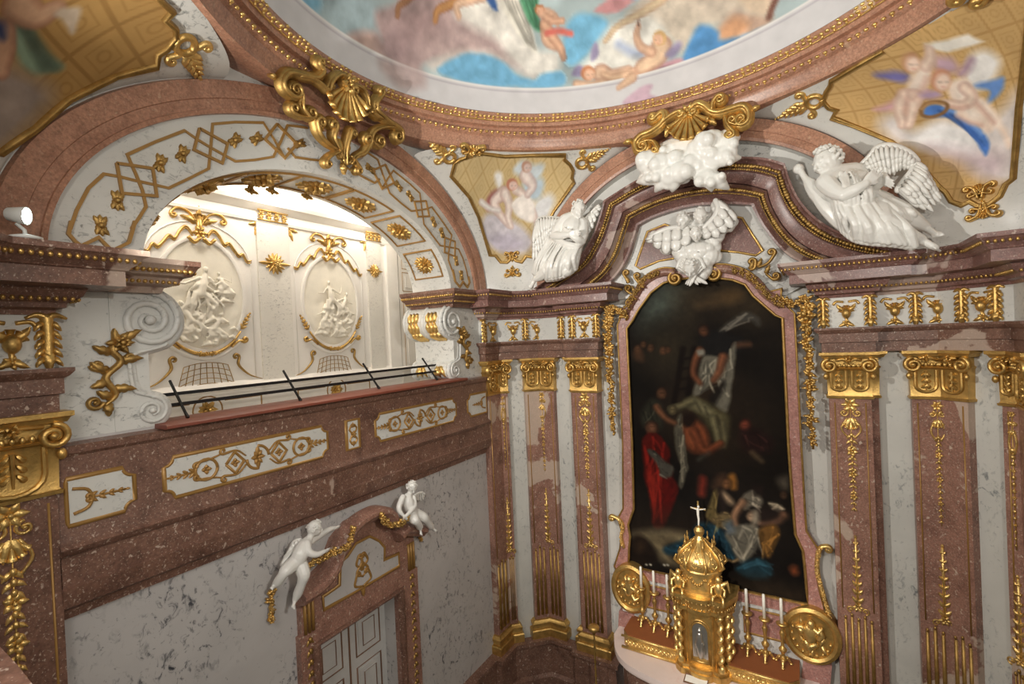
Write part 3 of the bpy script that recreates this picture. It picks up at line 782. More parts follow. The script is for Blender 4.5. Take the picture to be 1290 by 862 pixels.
# ---- fresco fields on the pendentives
def fresco_field(nm, outline, closed_pts, base, diaper, paint, label, k):
    sx, sy = CORN[nm]; bvh = PB[nm]; n = 230
    P = [[pend(i/n, j/n, sx, sy) for j in range(n+1)] for i in range(n+1)]
    ud = V(mir((CX+1, CY+1), sx, sy)) - V((CX, CY)); ud = V((sx, sy, 0)).normalized()
    def uv(p): return (p.x*ud.x+p.y*ud.y, p.z)
    def tomap(x, y): return uv(on(bvh, x, y)[0])
    X = np.array([[tuple(q) for q in r] for r in P]).reshape(-1, 3)
    U = X[:, 0]*ud.x+X[:, 1]*ud.y; W = X[:, 2]
    poly = [q[1:] if q[0] == 'uv' else tomap(*q) for q in outline]
    ins = inside(U, W, poly).reshape(n+1, n+1)
    idx = -np.ones((n+1, n+1), int); m = MB(); sel = []
    nrm = V((-sx*-1, 0, 0))
    N3 = V((sx, -sy, -1.0)).normalized()
    for i in range(n):
        for j in range(n):
            if ins[i, j] or ins[i+1, j] or ins[i, j+1] or ins[i+1, j+1]:
                f = []
                for a, b in ((i, j), (i+1, j), (i+1, j+1), (i, j+1)):
                    if idx[a, b] < 0: idx[a, b] = len(m.v); m.v.append(tuple(P[a][b]+N3*.012)); sel.append(a*(n+1)+b)
                    f.append(int(idx[a, b]))
                m.f.append(tuple(f))
    C = Canvas(U[sel], W[sel], base, tomap, k)
    C.tone(.12, 1.5)
    # diaper ground: crossing lines with a rosette in every cell
    cell, dark, slope = diaper
    a = C.u*slope[0]+C.v*slope[1]; b = C.u*slope[2]+C.v*slope[3]
    fa = np.abs((a/cell) % 1-.5); fb = np.abs((b/cell) % 1-.5)
    ln = np.clip((np.maximum(fa, fb)-.44)/.03, 0, 1)*.5
    rr = np.sqrt(fa**2+fb**2); ln2 = np.clip(1-np.abs(np.maximum(fa, fb)-.27)/.035, 0, 1)*.35+np.clip(1-np.abs(rr-.13)/.05, 0, 1)*.35
    al = np.clip(ln+ln2, 0, .7)[:, None]; C.c = C.c*(1-al)+np.array(dark)*al
    paint(C)
    C.tone(.04, 7)
    root = thing('ceiling_fresco', label, 'fresco', tuple(m.v[0]))
    m.build('painted_field', M['fresco'], root, cols=C.cols())
    g = MB(); cp = closed_pts
    def rim(pts, w, h):
        pr = [on(bvh, *q) for q in pts]
        g.band3([p for p, _ in pr], [nn for _, nn in pr], [(-w, 0), (-w*.8, h*.7), (-w*.3, h), (0, h*.55), (w*.3, h), (w*.8, h*.7), (w, 0)])
    rim(cp, .03, .05)
    g.build('gilded_frame', M['gold_mat'], root)
    return root, C
def px_(o, s, pts): return [(o[0]+x/s, o[1]+y/s) for x, y in pts]
O1 = px_((500, 140), 3.747, [(330, 192), (415, 200), (510, 212), (630, 207), (795, 207), (790, 228), (815, 250), (832, 280), (826, 315), (836, 337), (740, 475), (690, 575), (655, 660), (640, 690), (612, 686), (590, 714), (562, 708), (545, 692), (520, 715), (490, 714), (465, 683), (440, 682), (415, 600), (385, 500), (340, 405), (255, 307), (266, 270), (272, 243), (300, 225), (328, 218), (330, 192)])
def p1(C):
    C.off = (500, 140, 3.747)
    C.poly((206, 200, 206), [(395, 560), (430, 480), (560, 520), (640, 600), (600, 670), (480, 660), (430, 620)], 5)
    C.poly((184, 176, 190), [(430, 590), (520, 580), (600, 620), (540, 660), (460, 640)], 6, .8)
    C.poly((222, 222, 222), [(660, 420), (720, 390), (740, 440), (690, 540), (650, 560), (640, 480)], 5)
    C.poly((160, 104, 100), [(420, 440), (440, 390), (480, 370), (470, 440), (430, 470)], 3)
    C.poly((208, 218, 222), [(550, 270), (590, 235), (640, 250), (695, 250), (680, 300), (640, 330), (570, 300)], 3)
    C.poly((190, 206, 216), [(600, 330), (690, 320), (680, 400), (640, 420), (600, 380)], 4)
    C.poly((226, 224, 220), [(460, 300), (490, 285), (500, 330), (480, 370)], 3)
    C.limb((232, 216, 206), [(500, 390), (460, 430), (480, 480), (530, 540)], 17, 8)
    C.limb((234, 220, 210), [(510, 390), (530, 440), (525, 500), (540, 545)], 14, 7)
    C.limb((232, 216, 206), [(560, 370), (600, 400), (640, 470), (655, 520)], 10, 6)
    C.poly((236, 228, 220), [(545, 430), (600, 395), (650, 430), (640, 520), (590, 510), (555, 480)], 2)
    C.limb((234, 220, 212), [(600, 300), (640, 350), (620, 390)], 12, 9)
    C.head((226, 196, 184), (188, 128, 104), 543, 345, 30)
    C.head((220, 196, 186), (190, 150, 130), 612, 262, 27)
    C.limb((230, 226, 220), [(400, 430), (440, 460), (480, 470)], 8, 6)
f1, c1 = fresco_field('far_left', O1, O1, (206, 182, 134), (.26, (170, 140, 88), (.8, .6, -.8, .6)), p1, 'fresco of two pale winged infants on clouds, on the corner vault between the arches', .0125)
O2 = px_((860, 0), 2.972, [(750, 188), (650, 245), (555, 302), (553, 320), (536, 345), (527, 378), (548, 403), (578, 413), (560, 440), (640, 470), (780, 530), (880, 610), (960, 700), (985, 722), (1005, 755), (1045, 770), (1075, 755), (1105, 772), (1150, 765), (1190, 735), (1212, 690), (1240, 668), (1246, 600), (1262, 400), (1280, 250), (1300, 60), (1330, -60)])
O2b = O2+px_((860, 0), 2.972, [(1260, -90), (1120, -25), (1000, 48), (890, 108), (750, 188)])
def p2(C):
    C.off = (1090, 20, 3.193)
    C.poly((222, 214, 210), [(60, 440), (110, 390), (200, 460), (300, 420), (420, 440), (520, 400), (640, 300), (640, 640), (480, 650), (380, 560), (200, 520), (120, 510)], 7)
    C.poly((240, 238, 236), [(190, 480), (300, 430), (430, 460), (470, 540), (400, 560), (240, 530)], 6)
    C.poly((198, 178, 184), [(250, 520), (400, 540), (560, 560), (520, 640), (420, 620), (300, 560)], 9, .8)
    C.poly((240, 238, 234), [(400, 250), (430, 160), (500, 140), (550, 190), (500, 270), (440, 300)], 4)
    C.poly((178, 150, 168), [(370, 230), (420, 170), (450, 180), (400, 240)], 3)
    C.poly((196, 166, 180), [(270, 160), (350, 170), (370, 220), (290, 220)], 4)
    C.poly((120, 116, 170), [(45, 240), (120, 215), (180, 235), (140, 262)], 3)
    C.poly((236, 232, 222), [(235, 110), (330, 95), (420, 72), (488, 104), (420, 125), (330, 142), (260, 130)], 1.5, smooth=False)
    C.poly((210, 166, 176), [(40, 375), (130, 340), (230, 290), (250, 310), (150, 365), (70, 382)], 3)
    sk, lt, sh = (240, 218, 200), (248, 236, 224), (206, 164, 148)
    # left infant, arm raised to the scroll
    C.poly(sk, [(205, 195), (250, 190), (262, 240), (235, 300), (190, 340), (160, 330), (170, 270), (190, 230)], 2.5); C.poly(lt, [(215, 210), (242, 205), (240, 260), (205, 300), (190, 280)], 5, .8)
    C.limb(sk, [(240, 200), (262, 170), (258, 130)], 8, 5); C.limb(sk, [(170, 320), (140, 370), (150, 440)], 13, 6); C.limb(sk, [(205, 320), (190, 380), (175, 440)], 12, 6)
    C.line(sh, [(250, 250), (225, 300), (195, 335)], 3, 3, .7); C.line(sh, [(165, 330), (160, 390)], 3, 3, .6)
    C.head((242, 216, 198), (196, 150, 118), 185, 185, 40)
    # blue cloth
    C.poly((84, 128, 200), [(236, 408), (240, 375), (270, 360), (330, 368), (390, 395), (455, 440), (500, 500), (486, 565), (440, 490), (380, 425), (310, 410)], 1.8)
    C.folds((70, 110, 184), [(290, 380), (380, 400), (430, 460), (495, 540)], 6, 3, 9); C.line((140, 176, 226), [(320, 375), (400, 405), (470, 470)], 3, 2, .7)
    C.poly((110, 150, 212), [(440, 275), (520, 252), (562, 245), (552, 290), (520, 330), (490, 352), (500, 300), (470, 290)], 2.2)
    # right infant, half lying on the cloud
    C.poly(sk, [(345, 265), (390, 250), (430, 270), (450, 320), (440, 370), (390, 375), (350, 345), (335, 300)], 2.5); C.poly(lt, [(370, 270), (410, 270), (425, 320), (400, 345), (365, 320)], 5, .8)
    C.poly(sk, [(430, 320), (480, 330), (520, 370), (560, 440), (590, 510), (575, 530), (545, 470), (500, 420), (450, 380)], 2.5); C.poly(lt, [(470, 345), (505, 375), (545, 440), (510, 410)], 4, .8)
    C.poly(sk, [(375, 375), (430, 355), (480, 385), (520, 425), (510, 460), (480, 465), (470, 440), (420, 430), (370, 405)], 2.2); C.poly(lt, [(400, 378), (440, 372), (470, 398), (430, 412)], 4, .8)
    C.line(sh, [(440, 340), (480, 380), (520, 425)], 3, 2.5, .8); C.line(sh, [(372, 405), (420, 428), (470, 438)], 3, 2.5, .7); C.line(sh, [(350, 345), (390, 372)], 3, 3, .6)
    C.limb(sk, [(405, 290), (432, 325), (400, 358), (325, 350)], 10, 6); C.line(sh, [(415, 360), (370, 368), (330, 362)], 2.5, 2, .7)
    C.poly((190, 164, 190), [(220, 310), (280, 295), (310, 320), (260, 335)], 3)
    C.line((140, 104, 68), [(225, 380), (250, 352), (300, 345), (332, 358), (318, 388), (270, 406), (232, 400), (225, 380)], 3, 1); C.line((176, 140, 96), [(228, 375), (262, 350), (318, 352)], 1.6, 1)
    C.head((244, 218, 200), (206, 150, 122), 305, 255, 46)
f2, c2 = fresco_field('far_right', O2b, O2, (208, 172, 116), (.21, (166, 128, 76), (.95, .2, -.2, .95)), p2, 'large fresco of two infants with blue cloth above the reclining angel', .0118)
O3 = px_((0, 0), 2.972, [(560, -40), (600, 0), (642, 40), (614, 68), (655, 105), (656, 140), (620, 180), (588, 200), (582, 246), (430, 282), (250, 370), (120, 480), (-10, 575)])
O3b = O3+[('uv', -3.2, 1.2), ('uv', -2.0, 1.6), ('uv', -2.0, 4.2), ('uv', -4.0, 4.2)]
def p3(C):
    C.off = (0, 0, 2.972)
    C.poly((150, 136, 126), [(-60, 280), (40, 240), (150, 290), (190, 360), (120, 450), (0, 560), (-100, 500)], 10)
    C.poly((126, 146, 124), [(20, 20), (80, 60), (110, 160), (190, 210), (240, 245), (140, 270), (60, 200)], 3)
    C.folds((116, 136, 116), [(30, 40), (80, 60), (120, 250), (220, 250)], 6, 6, 5)
    C.limb((196, 158, 128), [(60, 10), (130, 60), (200, 30)], 20, 12)
    C.limb((190, 150, 122), [(0, 120), (10, 180), (0, 260)], 18, 12)
    C.poly((196, 178, 156), [(200, 50), (240, 20), (300, 25), (290, 80), (265, 120), (230, 70)], 2)
    C.poly((60, 66, 96), [(-20, 60), (15, 80), (15, 140), (-20, 130)], 3)
f3, c3 = fresco_field('near_left', O3b, O3, (178, 140, 84), (.34, (128, 94, 52), (.95, .2, -.2, .95)), p3, 'fresco with green drapery on ochre ground, cut off at the upper corner of view', .010)
# ---- altar painting
def altar_painting():
    YP = 8.86; F = FA(YP)
    inn = [(793, 712), (793.5, 690), (795, 675), (792.5, 660), (796, 650), (799.6, 640), (797.5, 560), (790.6, 414), (798, 404), (805, 391), (821, 369), (836.6, 357), (852, 352.5), (878, 350), (903, 350.5), (923, 353), (939, 359), (949, 373), (964, 386), (977, 397.4), (986, 401), (993.3, 560), (997.4, 617), (1002, 672), (1011.5, 693), (1014, 715), (1016.5, 745), (1018, 760.5)]
    out = [(779, 722), (775, 712), (782, 690), (784, 668), (779.5, 652), (786, 640), (785.5, 560), (779, 410), (783, 400), (788, 395), (790, 380), (802, 364), (826, 345), (850, 342), (878, 341), (898, 339), (918, 340), (940, 345), (959, 361.7), (970.6, 367.6), (984.7, 364), (984, 378), (1001, 395), (1009.5, 560), (1014, 640), (1016, 668), (1030.6, 690.6), (1028, 720), (1033, 745), (1040, 776)]
    ti = F.T(inn); to = F.T(out)
    xs = [p[0] for p in ti]; zs = [p[1] for p in ti]
    x0, x1, z0, z1 = min(xs)-.02, max(xs)+.02, min(zs)-.02, max(zs)+.02; nx, nz = 230, 420
    m = MB(); m.grid([[F.P(x0+(x1-x0)*i/nx, z0+(z1-z0)*j/nz, 0) for j in range(nz+1)] for i in range(nx+1)])
    X = np.array(m.v); ins = inside(X[:, 0], X[:, 2], ti).reshape(nx+1, nz+1)
    keep = []; used = np.zeros(len(m.v), bool)
    for f in m.f:
        if any(ins.flat[i] for i in f): keep.append(f)
    for f in keep:
        for i in f: used[i] = True
    re = np.cumsum(used)-1; m.v = [tuple(q) for q in X[used]]; m.f = [tuple(int(re[i]) for i in f) for f in keep]; X = X[used]
    C = Canvas(X[:, 0], X[:, 2], (26, 21, 17), lambda x, y: F.t(x, y), .0137)
    C.tone(.5, 1.2)
    C.off = (760, 340, 3.917)
    def drape(col, pts, hi, n, seed, soft=2, w=2.2):
        """a cloth mass with light ridges and dark hollows"""
        C.poly(tuple(q*.72 for q in col), pts, soft)
        R = random.Random(seed); cx = sum(p[0] for p in pts)/len(pts); cy = sum(p[1] for p in pts)/len(pts)
        for q in range(n):
            a = pts[R.randrange(len(pts))]; b = pts[R.randrange(len(pts))]; t0, t1 = R.uniform(.55, .95), R.uniform(.3, .9)
            p0 = (cx+(a[0]-cx)*t0, cy+(a[1]-cy)*t0); p1 = (cx+(b[0]-cx)*t1, cy+(b[1]-cy)*t1)
            if abs(hi[0]*(p1[0]-p0[0])+hi[1]*(p1[1]-p0[1])) < .55*math.dist(p0, p1): p1 = (p0[0]+hi[0]*R.uniform(40, 110), p0[1]+hi[1]*R.uniform(40, 110)); p1 = (cx+(p1[0]-cx)*.85, cy+(p1[1]-cy)*.85)
            k = R.choice((.45, .55, 1.1, 1.25, 1.4)); m_ = ((p0[0]+p1[0])/2+R.uniform(-9, 9), (p0[1]+p1[1])/2+R.uniform(-9, 9))
            C.line(tuple(min(235, q*k) for q in col), [p0, m_, p1], w*R.uniform(.7, 1.5), w*.5, .7, w1=w*.5)
    def flesh(col, pts, w, w1=None): C.line(tuple(q*.55 for q in col), pts, w*1.15, 2.5, .9, w1=(w1 or w)*1.1); C.line(col, [(x-w*.5, y-w*.5) for x, y in pts], w*.6, 2.5, .9, w1=(w1 or w)*.6)
    def face(col, x, y, r): C.poly(tuple(q*.4 for q in col), [(x+r*1.05*math.cos(a), y+r*1.15*math.sin(a)) for a in [k*PI/4 for k in range(8)]], 2, .8); C.poly(col, [(x-.1*r+r*.62*math.cos(a), y+.12*r+r*.78*math.sin(a)) for a in [k*PI/4 for k in range(8)]], 2.5, .85); C.line(tuple(q*.4 for q in col), [(x-.4*r, y), (x+.3*r, y+.02*r)], 1.2, 1, .6)
    # smoky ground with a break of grey-green light at the upper left, brown cloud, dim crowd
    C.poly((78, 86, 78), [(190, 220), (240, 120), (330, 60), (430, 70), (400, 170), (300, 240), (210, 290)], 24)
    C.poly((104, 112, 100), [(230, 190), (290, 110), (350, 90), (340, 160), (270, 210)], 16, .6)
    C.poly((66, 54, 38), [(380, 110), (560, 60), (720, 80), (820, 190), (720, 240), (520, 190), (420, 250)], 24)
    C.poly((118, 90, 58), [(470, 180), (560, 140), (660, 108), (660, 150), (560, 168)], 9, .7)
    C.poly((92, 70, 42), [(580, 120), (640, 100), (680, 130), (620, 160)], 8, .7)
    C.poly((54, 46, 33), [(250, 290), (420, 290), (440, 470), (300, 520), (200, 440)], 24, .9)
    C.poly((50, 38, 26), [(380, 560), (620, 520), (700, 700), (660, 900), (420, 900), (300, 760)], 26, .8)
    C.poly((40, 31, 23), [(660, 640), (860, 620), (880, 860), (680, 880)], 22, .8)
    for x0, x1 in ((395, 350), (450, 415)): C.line((22, 15, 11), [(x0, 390), (x1, 650)], 7, 2)
    for y in (440, 490, 540, 590): C.line((24, 16, 12), [(395-(y-390)*.17, y), (452-(y-390)*.14, y-6)], 3, 1.5)
    for x, y, r in ((172, 392, 22), (200, 368, 16), (238, 384, 18), (300, 400, 20), (322, 394, 14)): face((120, 80, 54), x, y, r)
    C.poly((96, 64, 44), [(150, 410), (190, 400), (195, 450), (160, 440)], 5, .8)
    # man on the ladder with flying scarf, letting down the linen
    drape((104, 98, 88), [(560, 310), (600, 275), (660, 230), (710, 208), (765, 240), (770, 275), (720, 255), (650, 280), (590, 310)], (.8, -.5), 10, 21, 3, 2)
    C.poly((28, 26, 25), [(480, 330), (550, 295), (640, 325), (690, 350), (640, 420), (500, 425)], 4)
    C.poly((104, 70, 50), [(650, 360), (720, 355), (725, 380), (640, 385)], 3, .8)
    face((112, 70, 48), 500, 300, 28)
    drape((160, 152, 132), [(495, 430), (560, 425), (605, 435), (640, 365), (652, 372), (645, 480), (625, 640), (602, 705), (540, 655), (585, 570), (545, 560), (470, 620), (440, 615), (470, 520)], (-.25, .95), 26, 22, 2, 2.4)
    C.poly((30, 25, 21), [(520, 640), (560, 580), (590, 545), (600, 570), (565, 640), (545, 665)], 3, .9)
    flesh((140, 84, 56), [(478, 400), (452, 460), (448, 520), (478, 560)], 9, 6); flesh((150, 92, 62), [(592, 430), (575, 500), (545, 550)], 10, 6)
    C.poly((150, 144, 130), [(462, 400), (495, 395), (500, 420), (470, 425)], 2)
    # the lowered body, the bearer with bare back, helpers
    C.poly((72, 66, 44), [(395, 660), (430, 625), (480, 640), (560, 680), (620, 720), (622, 790), (600, 850), (560, 860), (530, 800), (470, 720)], 4)
    C.poly((140, 132, 98), [(410, 655), (440, 632), (480, 655), (540, 695), (520, 720), (450, 690)], 5, .9); C.poly((120, 110, 76), [(540, 700), (600, 725), (605, 790), (570, 800), (545, 760)], 5, .8)
    flesh((138, 128, 92), [(545, 740), (560, 800), (572, 870)], 9, 6); flesh((120, 110, 78), [(590, 760), (600, 820), (596, 870)], 8, 5)
    for a, b in (((460, 660), (480, 700)), ((500, 680), (515, 715)), ((560, 720), (575, 760))): C.line((54, 48, 34), [a, b], 2.5, 2, .7)
    flesh((130, 120, 86), [(335, 690), (390, 672), (440, 650)], 9, 8); face((128, 112, 78), 345, 690, 22)
    drape((120, 112, 92), [(370, 720), (392, 715), (385, 790), (395, 880), (420, 980), (396, 990), (360, 900), (350, 800)], (0, 1), 14, 23, 2, 2)
    C.poly((128, 66, 40), [(400, 770), (440, 740), (500, 780), (520, 850), (500, 900), (440, 900), (395, 840)], 4); C.poly((176, 98, 60), [(415, 780), (450, 765), (480, 800), (470, 860), (430, 850)], 7, .7)
    C.line((76, 36, 22), [(450, 760), (470, 830), (455, 895)], 3, 3, .7)
    C.poly((34, 22, 16), [(395, 715), (440, 705), (455, 745), (430, 775), (395, 760)], 3)
    drape((66, 64, 50), [(230, 640), (275, 650), (300, 720), (270, 790), (200, 770), (190, 700)], (.2, 1), 10, 24, 4, 2)
    flesh((136, 88, 60), [(265, 680), (310, 735), (355, 758)], 9, 6); face((112, 74, 50), 292, 608, 30)
    face((150, 74, 54), 698, 768, 30); drape((58, 34, 30), [(670, 800), (760, 790), (840, 850), (800, 900), (690, 890)], (.6, .8), 9, 25, 5, 2)
    face((142, 90, 64), 240, 782, 32)
    C.off = (760, 540, 3.917)
    drape((116, 26, 19), [(190, 60), (240, 15), (300, 60), (330, 130), (300, 200), (355, 260), (372, 310), (330, 420), (290, 492), (245, 475), (232, 360), (205, 260), (198, 180)], (.1, 1), 34, 26, 2, 2.6)
    C.poly((156, 42, 28), [(225, 230), (260, 240), (255, 330), (262, 420), (240, 380)], 5, .7); C.poly((90, 14, 12), [(300, 250), (350, 300), (320, 400), (300, 360)], 5, .7)
    drape((104, 98, 86), [(215, 110), (245, 105), (300, 165), (345, 190), (330, 240), (280, 240), (270, 190)], (.7, .7), 9, 27, 2, 2)
    face((140, 92, 66), 245, -10, 26)
    drape((124, 116, 98), [(360, -20), (395, 20), (410, 120), (412, 220), (390, 298), (372, 270), (385, 180), (370, 80)], (.1, 1), 14, 28, 2, 2)
    flesh((140, 74, 46), [(450, 20), (500, 110), (580, 75)], 11, 8)
    C.poly((40, 30, 22), [(150, 430), (480, 420), (520, 520), (140, 520)], 16, .6)
    C.poly((124, 110, 82), [(140, 525), (250, 500), (380, 508), (470, 540), (400, 575), (310, 560), (340, 640), (390, 680), (300, 660), (250, 590)], 7)
    C.poly((86, 74, 54), [(220, 540), (330, 530), (300, 580)], 6, .7)
    C.poly((30, 22, 17), [(135, 560), (190, 525), (250, 590), (250, 665), (140, 665)], 4); C.poly((64, 46, 30), [(150, 560), (190, 540), (210, 590), (170, 610)], 6, .6)
    drape((40, 76, 92), [(295, 590), (400, 545), (470, 470), (560, 480), (625, 555), (655, 645), (560, 640), (480, 600), (380, 620), (320, 625)], (.5, .7), 22, 29, 3, 3)
    C.poly((20, 32, 40), [(500, 560), (560, 530), (600, 600), (560, 630)], 7, .8)
    face((158, 106, 66), 610, 270, 26); C.poly((150, 98, 44), [(615, 232), (650, 225), (660, 290), (635, 300), (630, 260)], 3); C.line((120, 44, 32), [(492, 250), (486, 320)], 9, 4)
    C.poly((88, 60, 42), [(560, 240), (600, 230), (590, 290), (540, 290)], 5, .8)
    drape((140, 118, 70), [(570, 300), (545, 310), (520, 390), (510, 440), (560, 470), (600, 480), (580, 440), (555, 400)], (-.3, 1), 10, 30, 2, 2)
    C.poly((178, 148, 116), [(578, 318), (600, 312), (640, 355), (640, 375), (610, 370)], 4); C.line((40, 30, 26), [(570, 300), (600, 420)], 6, 3, .8)
    drape((150, 126, 84), [(540, 450), (600, 415), (645, 440), (640, 470), (600, 495), (560, 480)], (.8, .3), 10, 31, 3, 2)
    drape((160, 148, 128), [(680, 340), (735, 300), (785, 350), (780, 392), (740, 380), (700, 400)], (.6, .7), 10, 32, 2, 2); C.poly((36, 26, 22), [(735, 285), (780, 285), (790, 330), (750, 330)], 4)
    flesh((170, 126, 94), [(690, 365), (650, 430), (660, 490)], 9, 6); flesh((156, 110, 82), [(890, 430), (850, 462), (780, 470)], 9, 6)
    drape((166, 150, 126), [(815, 370), (860, 375), (895, 400), (860, 412), (835, 400)], (1, .2), 7, 33, 2, 2); C.poly((38, 28, 24), [(780, 390), (860, 410), (870, 450), (800, 470), (770, 440)], 5, .8)
    drape((144, 136, 118), [(605, 520), (690, 475), (765, 490), (770, 540), (755, 600), (690, 672), (640, 600)], (.35, .93), 26, 34, 2, 2.4)
    C.poly((96, 108, 116), [(600, 470), (640, 460), (650, 510), (615, 520)], 4, .8)
    face((190, 154, 122), 735, 432, 27); C.poly((170, 156, 134), [(745, 405), (770, 420), (765, 470), (735, 480)], 3, .8)
    drape((164, 114, 54), [(770, 500), (840, 475), (868, 520), (835, 610), (810, 640), (785, 570)], (-.1, 1), 16, 35, 2.5, 2.2)
    C.poly((100, 90, 76), [(860, 250), (905, 230), (925, 290), (885, 310)], 5, .8); face((104, 74, 54), 890, 330, 18)
    drape((40, 72, 84), [(650, 690), (760, 640), (805, 660), (835, 725), (730, 745)], (.9, .3), 16, 36, 3, 2.4)
    C.poly((54, 42, 30), [(540, 750), (760, 750), (990, 800), (1000, 880), (700, 820)], 12, .8)
    C.poly((136, 68, 38), [(925, 690), (950, 680), (965, 710), (940, 720)], 4); C.line((170, 140, 98), [(600, 640), (640, 655), (662, 648)], 3, 1.5)
    C.line((96, 100, 92), [(520, 120), (470, 155)], 4, 3, .4); C.line((104, 84, 60), [(735, 120), (780, 160)], 5, 3, .8)
    for x in (212, 232, 300, 316): C.line((196, 190, 170), [(x, 672), (x+4, 674)], 2.5, 1)
    C.tone(.12, 14); C.c *= .80
    root = thing('altar_painting', 'tall dark altar painting of robed figures lowering a body, in a marble frame', 'painting', tuple(F.P((x0+x1)/2, z0, .02)))
    m.build('canvas', M['oil'], root, cols=C.cols())
    m = MB(); m.prism(F, to, -.13, .05, holes=[ti]); m.build('marble_frame', M['red_pink'], root, angle=SH)
    g = MB()
    tt = F.T(inn[:13]); g.relief(F, tt, .022, .03, .05); tt = F.T(inn[13:]+[inn[0]]); g.relief(F, tt, .022, .03, .05)
    g.relief(F, F.T(inn[12:15]), .022, .03, .05)
    g.relief(F, F.T(out[:14]), .016, .02, .05); g.relief(F, F.T(out[15:]+[out[0]]), .016, .02, .05)
    g.build('gilded_beading', M['gold_mat'], root)
    return F
FP = altar_painting()
